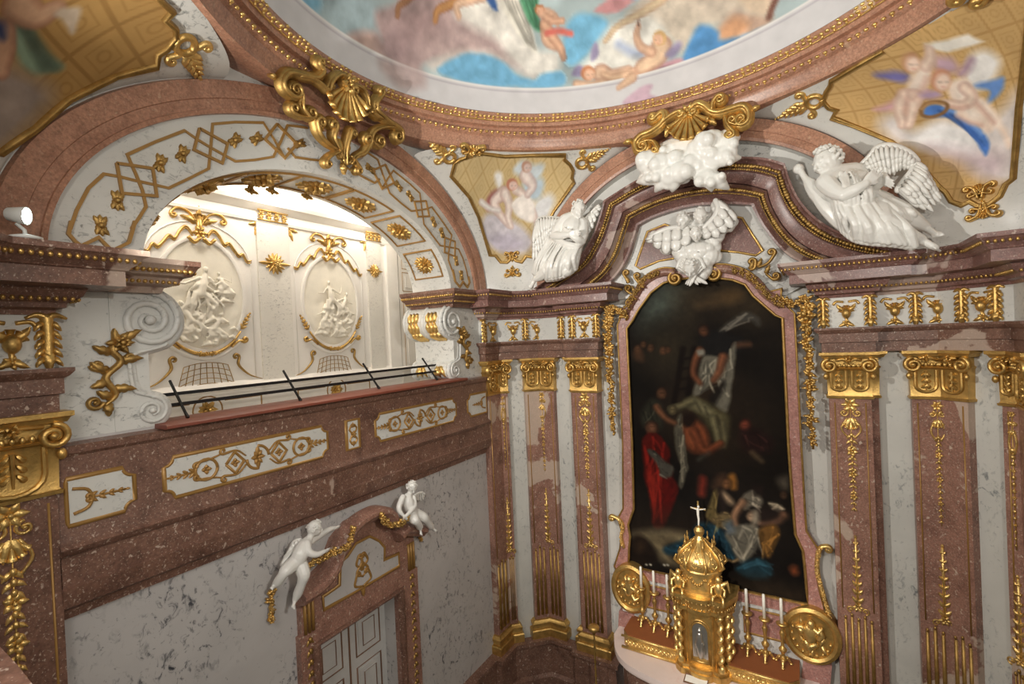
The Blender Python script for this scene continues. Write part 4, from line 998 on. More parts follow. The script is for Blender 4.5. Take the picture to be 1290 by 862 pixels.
# ---------------------------------------------------------------- pilasters
def facet_frame(a, b):
    return Frame((a[0], a[1], 0), (b[0]-a[0], b[1]-a[1], 0), Z1), math.dist(a, b)
ZC0, ZC1, ZB = -1.11, -.45, -5.95
def capital_vol(g, F, c, r, side, lift):
    """big corner volute of the capital, turned outwards"""
    g.relief(F, spiral(c, r, r*.18, PI/2, side*1.6), r*.26, .05, lift, (1, .5)); g.ell(F.P(c[0], c[1], lift+.03), r*.3, n=8, m=5)
def pilaster(path, facets, label, flute_top, pend_len, flutes=True, pend_at=None, panel=True):
    """path: plan outline incl. returns; facets: (from, to, volute at start, volute at end)"""
    cx = sum(p[0] for p in path)/len(path); cy = sum(p[1] for p in path)/len(path)
    root = thing('pilaster', label, 'pilaster', (cx, cy, ZB-.33), 'red marble pilasters with gilt capitals')
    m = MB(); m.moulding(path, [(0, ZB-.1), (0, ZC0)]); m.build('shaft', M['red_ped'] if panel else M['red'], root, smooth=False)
    m = MB(); m.moulding(path, [(0, ZB-.34), (.10, ZB-.34), (.10, ZB-.19), (.085, ZB-.17), (.05, ZB-.165), (.04, ZB-.12), (.07, ZB-.10), (.075, ZB-.05), (.05, ZB-.03), (.03, ZB), (0, ZB+.01)])
    m.build('base', M['gold'], root, angle=SH)
    g = MB()
    g.moulding(path, [(0, ZC0-.04), (.03, ZC0-.035), (.035, ZC0-.005), (.02, ZC0), (.012, ZC0+.02), (.02, ZC0+.40), (.04, ZC0+.43), (.012, ZC0+.45), (.012, ZC1-.10), (0, ZC1-.09)])
    g.moulding(path, [(0, ZC1-.09), (.07, ZC1-.09), (.09, ZC1-.05), (.11, ZC1-.04), (.11, ZC1), (0, ZC1)])
    cap = None; vol = MB(); egg = MB()
    for (a, b, v0, v1) in facets:
        F, L = facet_frame(a, b); k = 2 if (v0 and v1) else 1
        for i in range(k):
            u0 = L*(i+.5)/k; w = L/k*.36
            U_ = [(u0-w, ZC0+.38), (u0-w, ZC0+.2)]+[(u0+w*math.cos(q), ZC0+.16+w*.8*math.sin(q)) for q in [PI+PI*j/8 for j in range(9)]]+[(u0+w, ZC0+.2), (u0+w, ZC0+.38)]
            g.relief(F, U_, .022, .03, .02); g.relief(F, [(u0, ZC0+.08), (u0, ZC0+.36)], .02, .03, .02, (.4, 1))
            for sd in (-1, 1):
                for j in range(3): g.leaf(F, (u0+sd*w*.4, ZC0+.12+.08*j), PI/2+sd*.7, .09, .03, .03, 2, 0, .02)
        n = max(3, int(L/.055))
        for j in range(n): egg.ell(F.P(L*(j+.5)/n, ZC1-.20, .05), (.022, .022, .03), n=6, m=4)
        g.relief(F, [(0, ZC1-.25), (L, ZC1-.25)], .015, .05, .02, (1, 1)); g.flower(F, (L/2, ZC1-.12), .06, 5, .05, .07)
        if v0: capital_vol(vol, F, (.02, ZC1-.2), .105, 1, .05); vol.ell(F.P(-.03, ZC1-.36, .05), (.035, .035, .05))
        if v1: capital_vol(vol, F, (L-.02, ZC1-.2), .105, -1, .05); vol.ell(F.P(L+.03, ZC1-.36, .05), (.035, .035, .05))
        if v0 and v1:
            vol.relief(F, [(.1, ZC1-.12), (L*.35, ZC1-.1), (L/2, ZC1-.13), (L*.65, ZC1-.1), (L-.1, ZC1-.12)], .02, .04, .05)
        elif v0: vol.relief(F, [(.08, ZC1-.11), (L*.6, ZC1-.10), (L, ZC1-.14)], .02, .04, .05)
        else: vol.relief(F, [(0, ZC1-.14), (L*.4, ZC1-.10), (L-.08, ZC1-.11)], .02, .04, .05)
    c = g.build('capital', M['gold'], root, angle=SH); vol.build('volutes', M['gold'], c); egg.build('egg_moulding', M['gold_br'], c)
    # gilt pendant, gilt reeds
    g = MB(); fl = MB(); ln = MB(); sp = MB()
    for fi, (a, b, v0, v1) in enumerate(facets):
        F, L = facet_frame(a, b)
        if pend_at is None or fi == pend_at[0]:
            u = L/2 if pend_at is None else L*pend_at[1]; z = ZC0-.13; w = min(.15, L*.3)
            g.flower(F, (u, z), w*.75, 6, .03)
            for sd in (-1, 1):
                g.volute(F, (u+sd*w*.55, z-.12), w*.42, PI/2, sd*1.3, .014, .022); g.leaf(F, (u, z-.2), -PI/2+sd*.6, w*1.2, w*.3, .03, 2, -sd*.6)
                g.relief(F, cr([(u+sd*w*.3, z-.2), (u+sd*w*.8, z-.36), (u+sd*w*.25, z-.5)], 4), .013, .02)
            g.shell(F, (u, z-.2), w*1.1, -PI/2, 1.6, 5, .03)
            g.relief(F, [(u, z), (u, z-pend_len)], .006, .012); zz = z-.45; R = random.Random(fi+len(label)); j = 0
            while zz > z-pend_len:
                s_ = 1.15-.6*(z-zz)/pend_len
                if j % 4 == 3: g.flower(F, (u, zz), w*.55*s_, 5, .03)
                else:
                    g.ell(F.P(u, zz, .012), (.026*s_, .026*s_, .035*s_), n=6, m=4)
                    for sd in (-1, 1): g.leaf(F, (u, zz), -PI/2+sd*(.8+R.random()*.4), w*.6*s_, w*.18*s_, .022, 1, -sd*.4)
                zz -= .085; j += 1
        if flutes:
            n = 5 if L > .5 else 3; m0 = .06 if L > .5 else .03
            for j in range(n):
                u = m0+(L-2*m0)*(j+.5)/n; w = (L-2*m0)/n*.36; zt = flute_top-(.0 if j % 2 else .05)
                fl.relief(F, [(u, ZB+.1), (u, zt)], w, .028, 0, (1, .6)); fl.ell(F.P(u, zt+.03, .01), (.02, .02, .03), n=6, m=4)
            u = L/2 if pend_at is None else L*pend_at[1]
            if pend_at is None or fi == pend_at[0]:
                sp.flower(F, (u, flute_top+.16), .07, 6, .03); sp.spray(F, (u, flute_top+.2), PI/2, 1.0, .11, .03, 8)
                for sd in (-1, 1): sp.volute(F, (u+sd*.09, flute_top+.12), .05, -PI/2, sd*1.2, .011, .02)
        for u in ((.07, L-.07) if (v0 and v1) else ((.06,) if v0 else (L-.06,))):
            ln.relief(F, [(u, ZC0-.1), (u, flute_top+.12)], .009, .012, 0, (1, 1))
    g.build('gilded_pendant', M['gold_br'], root)
    if flutes: sp.build('gilded_spray', M['gold_br'], root)
    if flutes: fl.build('gilded_reeding', M['gold_mat'], root)
    ln.build('gilded_line', M['gildline'], root)
    return root
f1p, f2p = (-5.48, 8.27), (-4.87, 8.88)
P1b = (-5.365, 8.385); P2a = (-5.10, 8.65)
PIL1 = [(-5.6, 7.84), (-5.48, 7.84), f1p, P1b, (-5.45, 8.47)]
PIL2 = [(-5.185, 8.735), P2a, f2p, (-4.55, 8.88), (-4.55, 9.0)]
PIL3 = [(-4.17, 9.0), (-4.17, 8.90), (-4.07, 8.90), (-4.07, 8.74), (-3.55, 8.74), (-3.55, 9.0)]
def fac(path, idx, sx, sy, vols):
    """facets (index pairs into the unmirrored path) of the mirrored path"""
    q = [mir(p, sx, sy) for p in path]; out = []
    for (i, j), (v0, v1) in zip(idx, vols):
        out.append((q[i], q[j], v0, v1) if sx*sy > 0 else (q[j], q[i], v1, v0))
    return out if sx*sy > 0 else out[::-1]
def pil(path, idx, vols, sx, sy, label, ft, pl, pa=None, **k):
    pilaster(mpath(path, sx, sy), fac(path, idx, sx, sy, vols), label, ft, pl, pend_at=pa, **k)
pil(PIL1, [(1, 2), (2, 3)], [(1, 0), (0, 1)], 1, 1, 'folded red marble pilaster where the door wall meets the corner', -4.55, 1.5, (1, .3))
pil(PIL2, [(1, 2), (2, 3)], [(1, 0), (0, 1)], 1, 1, 'folded red marble pilaster in the middle of the three left of the altar painting', -4.45, 1.6, (1, .1))
pil(PIL3, [(3, 4)], [(1, 1)], 1, 1, 'flat red marble pilaster close beside the left edge of the altar painting frame', -4.3, 1.6)
pil(PIL3, [(3, 4)], [(1, 1)], -1, 1, 'flat red marble pilaster close beside the right edge of the altar painting frame', -4.45, 1.6)
pil(PIL2, [(1, 2), (2, 3)], [(1, 0), (0, 1)], -1, 1, 'broad folded red marble pilaster second to the right of the altar painting', -4.45, 1.7, (0, .85))
pil(PIL1, [(1, 2), (2, 3)], [(1, 0), (0, 1)], -1, 1, 'red marble pilaster cut by the right edge of the view', -4.5, 1.7, (0, .6))
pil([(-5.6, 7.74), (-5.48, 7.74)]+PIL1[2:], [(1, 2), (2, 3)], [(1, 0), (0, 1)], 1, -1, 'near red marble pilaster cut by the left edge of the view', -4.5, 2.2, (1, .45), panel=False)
# ---------------------------------------------------------------- gilded frieze of the entablature
BR_L = ['by the scroll console', 'second', 'over the middle']
def frieze_bracket(F, u, label, w=.07):
    m = MB(); z1, z0 = .37, -.06
    m.relief(F, cr([(u, z1), (u+w*.05, .2), (u, .02), (u, z0)], 5), w*.45, .055, 0, (1, .5))
    for j in range(5):
        for sd in (-1, 1): m.leaf(F, (u+sd*w*.3, z1-.06-.075*j), -PI/2+sd*.75, .095, .028, .045, 2, -sd*.3, .02)
    m.leaf(F, (u, z0+.12), -PI/2, .16, .06, .06, 3, 0, .02)
    m.relief(F, cr([(u-w*1.3, z1-.03), (u-w*.6, z1+.0), (u, z1-.02), (u+w*.6, z1), (u+w*1.3, z1-.03)], 4), .03, .05, 0, (.4, .4))
    o = m.build('frieze_bracket', M['gold'], None); tag(o, label, 'ornament', 'gilded leaf brackets on the frieze'); return o
def frieze_drop(F, u, label):
    m = MB()
    m.shell(F, (u, .12), .13, PI/2, 2.0, 5, .045); m.ell(F.P(u, .13, .03), (.06, .06, .08))
    for sd in (-1, 1):
        m.leaf(F, (u, .16), PI/2+sd*1.25, .16, .045, .05, 2, -sd*.9); m.leaf(F, (u, .0), -PI/2+sd*.8, .12, .04, .04, 2, sd*.4)
        m.relief(F, cr([(u+sd*.03, .3), (u+sd*.12, .31), (u+sd*.16, .26)], 4), .018, .03)
    m.relief(F, [(u, .1), (u, -.05)], .025, .04, 0, (1, .4)); m.flower(F, (u, -.02), .06, 5, .03)
    o = m.build('frieze_pendant', M['gold'], None); tag(o, label, 'ornament', 'gilded palmette pendants on the frieze'); return o
FCH = Frame((-5.48, 8.27, 0), (1, 1, 0), Z1)
_a = mir((-4.87, 8.88), -1, 1); FCHR = Frame((_a[0], _a[1], 0), (1, -1, 0), Z1)
def px_u(F, x, y): return F.t(x, y)[0]
wh = ['leftmost, next to the scroll console', 'second from the scroll console', 'third from the scroll console', 'fourth from the scroll console', 'fifth from the scroll console', 'sixth from the scroll console', 'nearest left of the altar painting']
BL = [(FL(-5.474), 608, 412), (FL(-5.474), 631, 408), (FCH, 661, 410), (FCH, 689, 409), (FA(8.874), 707, 407), (FA(8.714), 721, 406), (FA(8.714), 751, 405)]
for (F, x, y), w in zip(BL, wh): frieze_bracket(F, px_u(F, x, y), 'gilded leaf bracket on the left white frieze, '+w)
wh = ['beside the scroll console', 'above the folded corner pilaster', 'above the middle pilaster of three', 'just left of the altar painting garland']
for (F, x, y), w in zip([(FL(-5.474), 620, 418), (FCH, 646, 415), (FCH, 676, 413), (FA(8.714), 735.5, 408)], wh): frieze_drop(F, px_u(F, x, y), 'gilded palmette pendant on the left white frieze, '+w)
wh = ['nearest right of the altar painting', 'second from the altar painting', 'third from the altar painting', 'fourth from the altar painting', 'fifth from the altar painting']
for (F, x, y), w in zip([(FA(8.714), 1037, 395), (FA(8.714), 1096, 390), (FA(8.874), 1153, 390), (FCHR, 1213, 388), (FCHR, 1256, 386)], wh): frieze_bracket(F, px_u(F, x, y), 'gilded leaf bracket on the right white frieze, '+w)
wh = ['over the pilaster beside the painting', 'in the shaded recess after the first pilaster', 'over the second pilaster', 'near the right edge of the view']
for (F, x, y), w in zip([(FA(8.714), 1066, 395), (FA(8.874), 1127, 390), (FA(8.874), 1181, 390), (FCHR, 1238, 388)], wh): frieze_drop(F, px_u(F, x, y), 'gilded palmette pendant on the right white frieze, '+w)
F = FL(-5.474)
frieze_bracket(F, F.t(60, 440)[0], 'large gilded leaf bracket above the near pilaster at the left edge', .10)
frieze_drop(F, F.t(14, 440)[0], 'gilded palmette pendant cut by the left edge of the view')
# ---------------------------------------------------------------- scroll consoles in the arch jambs
def console(sy, label):
    hw = LA['i'][0]; s = 1 if sy > 0 else -1
    def Y(d): return CY+s*(hw+d)            # d < 0 = into the opening
    c1 = (-.02, .34); r1 = .30; c2 = (-.0, -.56); r2 = .16
    prof = [(.30, .60)]+[(c1[0]-r1*math.sin(a), c1[1]+r1*math.cos(a)) for a in [PI*i/14 for i in range(2, 13)]]
    prof += [(.10, .0), (.12, -.1), (.11, -.25), (.08, -.36)]+[(c2[0]-r2*math.sin(a), c2[1]+r2*math.cos(a)) for a in [PI*i/10 for i in range(2, 11)]]+[(.3, -.72)]
    root = thing('scroll_console', label, 'console', (-5.6, Y(0), ZSILL))
    F = FL(XL)
    poly = [(Y(a), b) for a, b in prof]
    m = MB(); m.prism(F, poly, -.93, .008); m.build('body', M['white'], root, angle=SH)
    g = MB()
    # spiral grooves on the side, raised rim
    g.relief(F, spiral((Y(c1[0]), c1[1]), r1*.93, r1*.2, PI/2, s*1.9), .03, .03, .02, (1, .6)); g.ell(F.P(Y(c1[0]), c1[1], .03), .05)
    g.relief(F, spiral((Y(c2[0]), c2[1]), r2*.9, r2*.25, PI/2, s*1.5), .018, .022, .02, (1, .6)); g.ell(F.P(Y(c2[0]), c2[1], .03), .03)
    rim = [(Y(a+.045), b) for a, b in prof[10:18]]; g.relief(F, cr(rim, 3), .018, .02, .02)
    g.build('volutes', M['white'], root)
    # gilt drop on the side face
    d = MB(); yy = lambda a: Y(a); q_ = lambda a: a if s > 0 else PI-a
    d.relief(F, cr([(yy(.22), .14), (yy(.30), .06), (yy(.24), -.06), (yy(.36), -.2), (yy(.29), -.36), (yy(.38), -.46)], 6), .03, .05, .025, (1, .5))
    d.flower(F, (yy(.24), .12), .11, 6, .06, .025, 2)
    for (a, b, q, L) in ((.20, .14, 2.2, .17), (.22, .10, .9, .17), (.30, .04, .1, .16), (.24, -.06, 2.7, .18), (.33, -.14, .3, .17), (.34, -.22, 5.6, .15), (.30, -.32, 2.9, .17), (.31, -.38, .2, .14), (.36, -.44, 4.4, .12)):
        d.leaf(F, (yy(a), b), q_(q), L, .055, .055, 3, .6*s, .025)
    d.volute(F, (yy(.45), -.42), .065, 0, 1.3*s, .02, .04, .025); d.volute(F, (yy(.42), -.08), .05, PI, -1.2*s, .018, .035, .025); d.volute(F, (yy(.16), -.02), .05, 0, 1.2*s, .018, .035, .025)
    d.build('gilded_drop', M['gold_mat'], root)
    # front towards the opening: two ribs with gilt leaves
    FF = Frame((-5.6, 0, 0), (-s, 0, 0), Z1) if s > 0 else Frame((-5.6, 0, 0), (1, 0, 0), Z1)
    class Front:
        def P(q, a, b, h=0.0):
            # a: distance into the wall from the face, b: arc parameter along the profile (0 top .. 1 bottom)
            t = min(max(b, 0), .9999)*(len(prof)-3); i = int(t); f = t-i; p0, p1 = prof[i+1], prof[min(i+2, len(prof)-1)]
            x = p0[0]+(p1[0]-p0[0])*f; z = p0[1]+(p1[1]-p0[1])*f; tx, tz = p1[0]-p0[0], p1[1]-p0[1]; L = math.hypot(tx, tz) or 1
            nx, nz = tz/L, -tx/L
            return V((-5.6-a, Y(x+nx*h), z+nz*h))
        def N(q, a, b): return (q.P(a, b, .01)-q.P(a, b, 0)).normalized()
    Q = Front(); w = MB()
    for a in (.03, .45, .9): w.relief(Q, [(a, i/40) for i in range(41)], .035, .035)
    w.build('ribs', M['white'], root)
    l = MB()
    for a in (.24, .68):
        for r in range(3):
            for k in (-1, 0, 1): l.relief(Q, [(a+k*.075, .10+r*.125), (a+k*.095, .15+r*.125), (a+k*.08, .2+r*.125), (a+k*.06, .235+r*.125)], .042, .05, 0, (.6, .15))
        for k in (-1, 0, 1): l.relief(Q, [(a+k*.03, .72), (a+k*.09, .80), (a+k*.12, .88)], .04, .05, 0, (1, .3))
        l.ell(Q.P(a, .8, .03), .06)
    l.build('gilded_leaves', M['gold_br'], root)
console(1, 'white scroll console with gilt leaves under the far end of the side arch')
console(-1, 'white scroll console with big spiral under the near end of the side arch')
# ---------------------------------------------------------------- gilt strapwork on the side arch
def strapwork():
    F = FL(XL); z = lambda pts: F.T(px_((0, 0), 2.972, pts))
    root = thing('gilded_strapwork', 'gilt interlaced strapwork with leaf tufts around the white face of the side arch', 'ornament', F.P(CY, 2.6))
    A = [z([(262, 858), (285, 790), (330, 705), (388, 652), (445, 662), (510, 678), (575, 692), (630, 705), (700, 672), (780, 632), (788, 550), (795, 465), (880, 458), (985, 460), (1025, 522), (1065, 592), (1105, 545)]),
         z([(490, 858), (520, 815), (545, 775), (532, 715), (510, 660), (475, 580), (580, 532), (690, 490), (740, 525), (790, 555), (880, 605), (950, 600), (1022, 588), (1050, 530), (1075, 470), (1110, 474), (1150, 480)]),
         z([(1075, 555), (1105, 590), (1160, 598), (1230, 606)]),
         z([(435, 612), (455, 725), (585, 735), (570, 632), (435, 612)]), z([(745, 482), (724, 562), (830, 612), (850, 540), (745, 482)]), z([(1035, 465), (990, 522), (1065, 592), (1110, 540), (1035, 465)])]
    z2 = lambda pts: F.T(px_((0, 280), 5.864, pts))
    A += [z2([(520, -5), (500, 88), (550, 145), (600, 182)]), z2([(575, 185), (650, 150), (722, 115), (770, 165), (822, 212), (900, 175), (945, 152), (970, 70), (990, -5)])]
    tuf = z([(440, 752), (600, 612), (683, 577), (880, 526), (960, 520), (1120, 538), (378, 845)])
    for sd, nm in ((1, 'near_half'), (-1, 'far_half')):
        m = MB()
        for i, pl in enumerate(A):
            m.relief(F, [(a if sd > 0 else 2*CY-a, b) for a, b in pl], .014, .012+.003*i+.001*sd, 0, (1, 1), flat=True)
        for a, b in tuf:
            a = a if sd > 0 else 2*CY-a; dr = math.atan2(b-1.2, a-CY)
            tg = dr+PI/2; g = MB()
            for q in (-.5, 0, .5, PI-.5, PI, PI+.5): g.leaf(F, (a, b), tg+q, .10, .04, .03, 2, .2)
            g.ell(F.P(a, b, .02), .03); g.build('leaf_tuft', M['gold_mat'], root)
        m.build('strap_band', M['gildline'], root, smooth=False)
strapwork()
# ---------------------------------------------------------------- coffers in the arch soffit
class Soffit:
    def __init__(s, a): s.a = a
    def P(s, u, v, h=0.0):
        hw, ri = LA['i']; a = s.a+u/ (hw*.80); p = V((0, CY+hw*math.cos(a), ZS+ri*math.sin(a)))
        n = V((0, math.cos(a)/hw, math.sin(a)/ri)).normalized()
        p -= n*h; return V((XL-.475+v, p.y, p.z))
    def N(s, u, v): return (s.P(u, v, .01)-s.P(u, v, 0)).normalized()
names = ['lowest, above the far scroll console', 'second up from the far scroll console', 'third up from the far scroll console', 'at the crown of the arch', 'just past the crown', 'high on the near side', 'lowest on the near side']
for i, nm in enumerate(names):
    S = Soffit(math.radians((20.9, 47, 70.5, 91, 110.5, 131, 156)[i])); root = thing('soffit_coffer', 'gilt framed coffer with rosette under the side arch, '+nm, 'coffer', tuple(S.P(0, 0)), 'coffers under the side arch')
    g = MB(); q = [(-.33, -.34), (.33, -.34), (.33, .34), (-.33, .34)]
    ring_ = [(a+(c-a)*t/4, b+(d-b)*t/4) for (a, b), (c, d) in zip(q, q[1:]+q[:1]) for t in range(4)]
    g.band(S, ring_, [(-.014, 0), (-.012, .022), (.0, .026), (.008, .01), (.014, .008), (.014, 0)], True); g.build('gilded_frame', M['gildline'], root, angle=SH)
    g = MB(); g.flower(S, (0, 0), .20, 8, .06, .0, 2)
    for k in range(8): g.leaf(S, (0, 0), PI/8+k*PI/4, .22, .055, .05, 2)
    g.build('rosette', M['gold'], root)
# ---------------------------------------------------------------- the two gilt cartouches on the arch crowns
def cartouche(F, strokes, shell, k, label, W=5.0, extra=()):
    x0, y0 = shell[0]; root = thing('gilded_cartouche', label, 'cartouche', tuple(F.W(x0, y0)))
    g = MB()
    for st in strokes:
        pts, w, r, side = st[:4]; p = cr(F.T(pts), 5)
        if r: p = curl(p, r*k, side, 1.35)
        if len(st) > 4: p = curl(p[::-1], st[4]*k, st[5], 1.2)[::-1]
        g.relief(F, p, w*k, .11, 0, (.7, .55)); 
        g.relief(F, p, w*k*.4, .05, .09, (.7, .4))
    g.build('scrolls', M['gold_mat'] if k < .012 else M['gold'], root)  # side arch cartouche gets a darker gilding: its weaker light put into the colour
    m = MB(); c, r, ang, spr, n = F.t(*shell[0]), shell[1]*k, shell[2], shell[3], shell[4]
    m.shell(F, c, r, ang, spr, n, .09, .05); m.flower(F, (c[0], c[1]), r*.28, 6, .07, .08); m.build('shell', M['gold'], root)
    l = MB()
    for (x, y, a, L, w) in extra: l.leaf(F, F.t(x, y), a, L*k, w*k, .09, 3, .3, .03)
    l.build('leaves', M['gold'], root)
    return root
FC = Frame((-5.22-.28*3.4, 0, 0), (0, 1, 0), (.28, 0, 1))
cartouche(FC, [
    ([(397, 82), (402, 90), (394, 98), (376, 95), (360, 92), (352, 101), (354, 112), (364, 121)], 6.5, 8, 1, 4, -1),
    ([(372, 96), (390, 100), (402, 108), (409, 113), (414, 101), (424, 94), (432, 98)], 5.5, 5, -1),
    ([(374, 112), (376, 124), (376, 135), (383, 146)], 5, 6, 1),
    ([(388, 148), (374, 147), (364, 142)], 4.5, 5, -1),
    ([(442, 108), (452, 112), (458, 122), (460, 138)], 5, 0, 1, 5, 1),
    ([(477, 119), (470, 128), (470, 138), (478, 147), (490, 156), (500, 163), (502, 170)], 6.5, 8, -1, 4, 1),
    ([(462, 140), (470, 146), (478, 150)], 6, 0, 1),
    ([(492, 160), (478, 160), (466, 166), (463, 177), (472, 184)], 5, 7, 1),
    ([(394, 155), (398, 168), (408, 180), (420, 188)], 6, 0, 1, 6, -1),
    ([(419, 160), (416, 172), (421, 185), (428, 200)], 6, 0, 1, 5, 1),
    ([(437, 166), (433, 180), (431, 194), (432, 208)], 6, 0, 1, 4, -1),
    ([(462, 180), (455, 192), (445, 197), (437, 206)], 6, 0, 1, 6, 1),
    ([(424, 190), (412, 196), (406, 202)], 4, 4, 1), ([(436, 196), (444, 204), (449, 212)], 4, 4, -1)],
    ((435, 107), 42, -PI/2+.12, 1.9, 8), .0110, 'large gilt rocaille cartouche with shell on the crown of the side arch', extra=((430, 205, -PI/2, 14, 5), (345, 98, PI, 10, 4), (398, 152, -1.2, 12, 5), (463, 180, -2, 12, 5), (425, 175, -PI/2, 22, 6), (434, 175, -PI/2, 22, 6)))
FC2 = FA(7.98)
cartouche(FC2, [
    ([(826, 152), (835, 144), (838, 151), (832, 160), (821, 168), (809, 173), (802, 181), (803, 189)], 6.5, 8, 1, 4, -1),
    ([(812, 180), (824, 180), (830, 188)], 4, 4, -1),
    ([(830, 163), (841, 152), (850, 146), (857, 143)], 5.5, 4, -1),
    ([(872, 138), (880, 133), (889, 136), (896, 142), (906, 144), (921, 140), (936, 136), (943, 142), (944, 150)], 6.5, 8, -1, 5, 1),
    ([(898, 141), (899, 133), (903, 126)], 5, 5, -1),
    ([(914, 150), (917, 159), (925, 168)], 5, 5, -1), ([(938, 152), (930, 160), (921, 158)], 4, 4, -1)],
    ((868, 143), 34, -PI/2-.05, 2.0, 8), .0128, 'gilt rocaille cartouche with shell above the white cloud on the altar arch', extra=((798, 178, PI, 12, 5), (946, 140, 0, 10, 4), (845, 160, -2.2, 14, 5), (893, 150, -1, 14, 5)))
# ---------------------------------------------------------------- small gilt ornaments on the pendentives
def corner_ring(nm, x, y, r, ang, k, label):
    """ring with a leaf spray, at the shoulder of a fresco frame"""
    F = Tangent(PB[nm], x, y); root = thing('gilded_ring_ornament', label, 'ornament', tuple(F.o), 'gilt rings with sprays on the fresco frames')
    g = MB(); g.relief(F, spiral((0, 0), r*k, r*k, 0, 1.0, 20), .035, .05, .01, (1, 1)); g.build('ring', M['gold'], root)
    g = MB(); c, s_ = math.cos(ang), math.sin(ang); R1 = r*k
    for q in (-1, 1):
        g.relief(F, curl(cr([(R1*math.cos(ang+q*.7), R1*math.sin(ang+q*.7)), (R1*1.5*math.cos(ang+q*1.0), R1*1.5*math.sin(ang+q*1.0)), (R1*2.0*math.cos(ang+q*1.2), R1*2.0*math.sin(ang+q*1.2))], 4), .05, -q, 1), .03, .045, .01, (1, .5))
    g.spray(F, (c*R1*1.1, s_*R1*1.1), ang, r*k*3.4, .16, .04, 4, .01)
    for j in range(3): g.ell(F.P(c*R1*(4.9+.5*j), s_*R1*(4.9+.5*j), .015), .024-.005*j)
    g.build('leaf_spray', M['gold_br'], root)
def rocaille(nm, x, y, k, up, label):
    F = Tangent(PB[nm], x, y); root = thing('gilded_rocaille', label, 'ornament', tuple(F.o))
    g = MB()
    for q in (-1, 1):
        g.relief(F, curl(cr([(q*2*k, -12*k*up), (q*4*k, -2*k*up), (q*7*k, 5*k*up), (q*13*k, 8*k*up)], 5), 3.5*k, -q*up, 1.2), 2.6*k, .07, .02, (.7, .5))
        g.relief(F, curl(cr([(q*3*k, -4*k*up), (q*10*k, -7*k*up)], 5), 3*k, q*up, 1.1), 2.0*k, .06, .02, (.8, .5))
    g.build('scrolls', M['gold'], root)
    g = MB(); g.shell(F, (0, -2*k*up), 11*k, up*PI/2, 1.7, 5, .06, .03); g.flower(F, (0, -3*k*up), 4*k, 6, .06, .06); g.leaf(F, (0, -8*k*up), -up*PI/2, 9*k, 3*k, .06, 3); g.build('shell', M['gold_br'], root)
corner_ring('far_left', 566, 198, 7.5, PI-.55, .0125, 'gilt ring and spray at the left shoulder of the winged infants fresco')
corner_ring('far_left', 733, 205, 7.5, .45, .0125, 'gilt ring and spray at the right shoulder of the winged infants fresco')
corner_ring('far_right', 1026, 127, 8, PI+.05, .0118, 'gilt ring and spray at the corner of the blue cloth fresco')
corner_ring('near_left', 232, 55, 11, -.35, .0085, 'gilt ring and spray at the corner of the green drapery fresco')
rocaille('far_left', 652, 186, .012, 1, 'gilt rocaille crest on top of the winged infants fresco frame')
rocaille('far_left', 645, 322, .008, 1, 'gilt rocaille at the lower tip of the winged infants fresco frame')
rocaille('far_left', 646, 344, .009, -1, 'gilt leaf pendant just above the left cornice, below the winged infants fresco')
rocaille('far_right', 1130, 42, .018, 1, 'gilt rocaille crest on the upper edge of the blue cloth fresco frame')
rocaille('far_right', 1236, 240, .0085, 1, 'gilt rocaille at the lower tip of the blue cloth fresco frame')
rocaille('far_right', 1240, 268, .009, -1, 'gilt leaf pendant above the right cornice, below the blue cloth fresco')
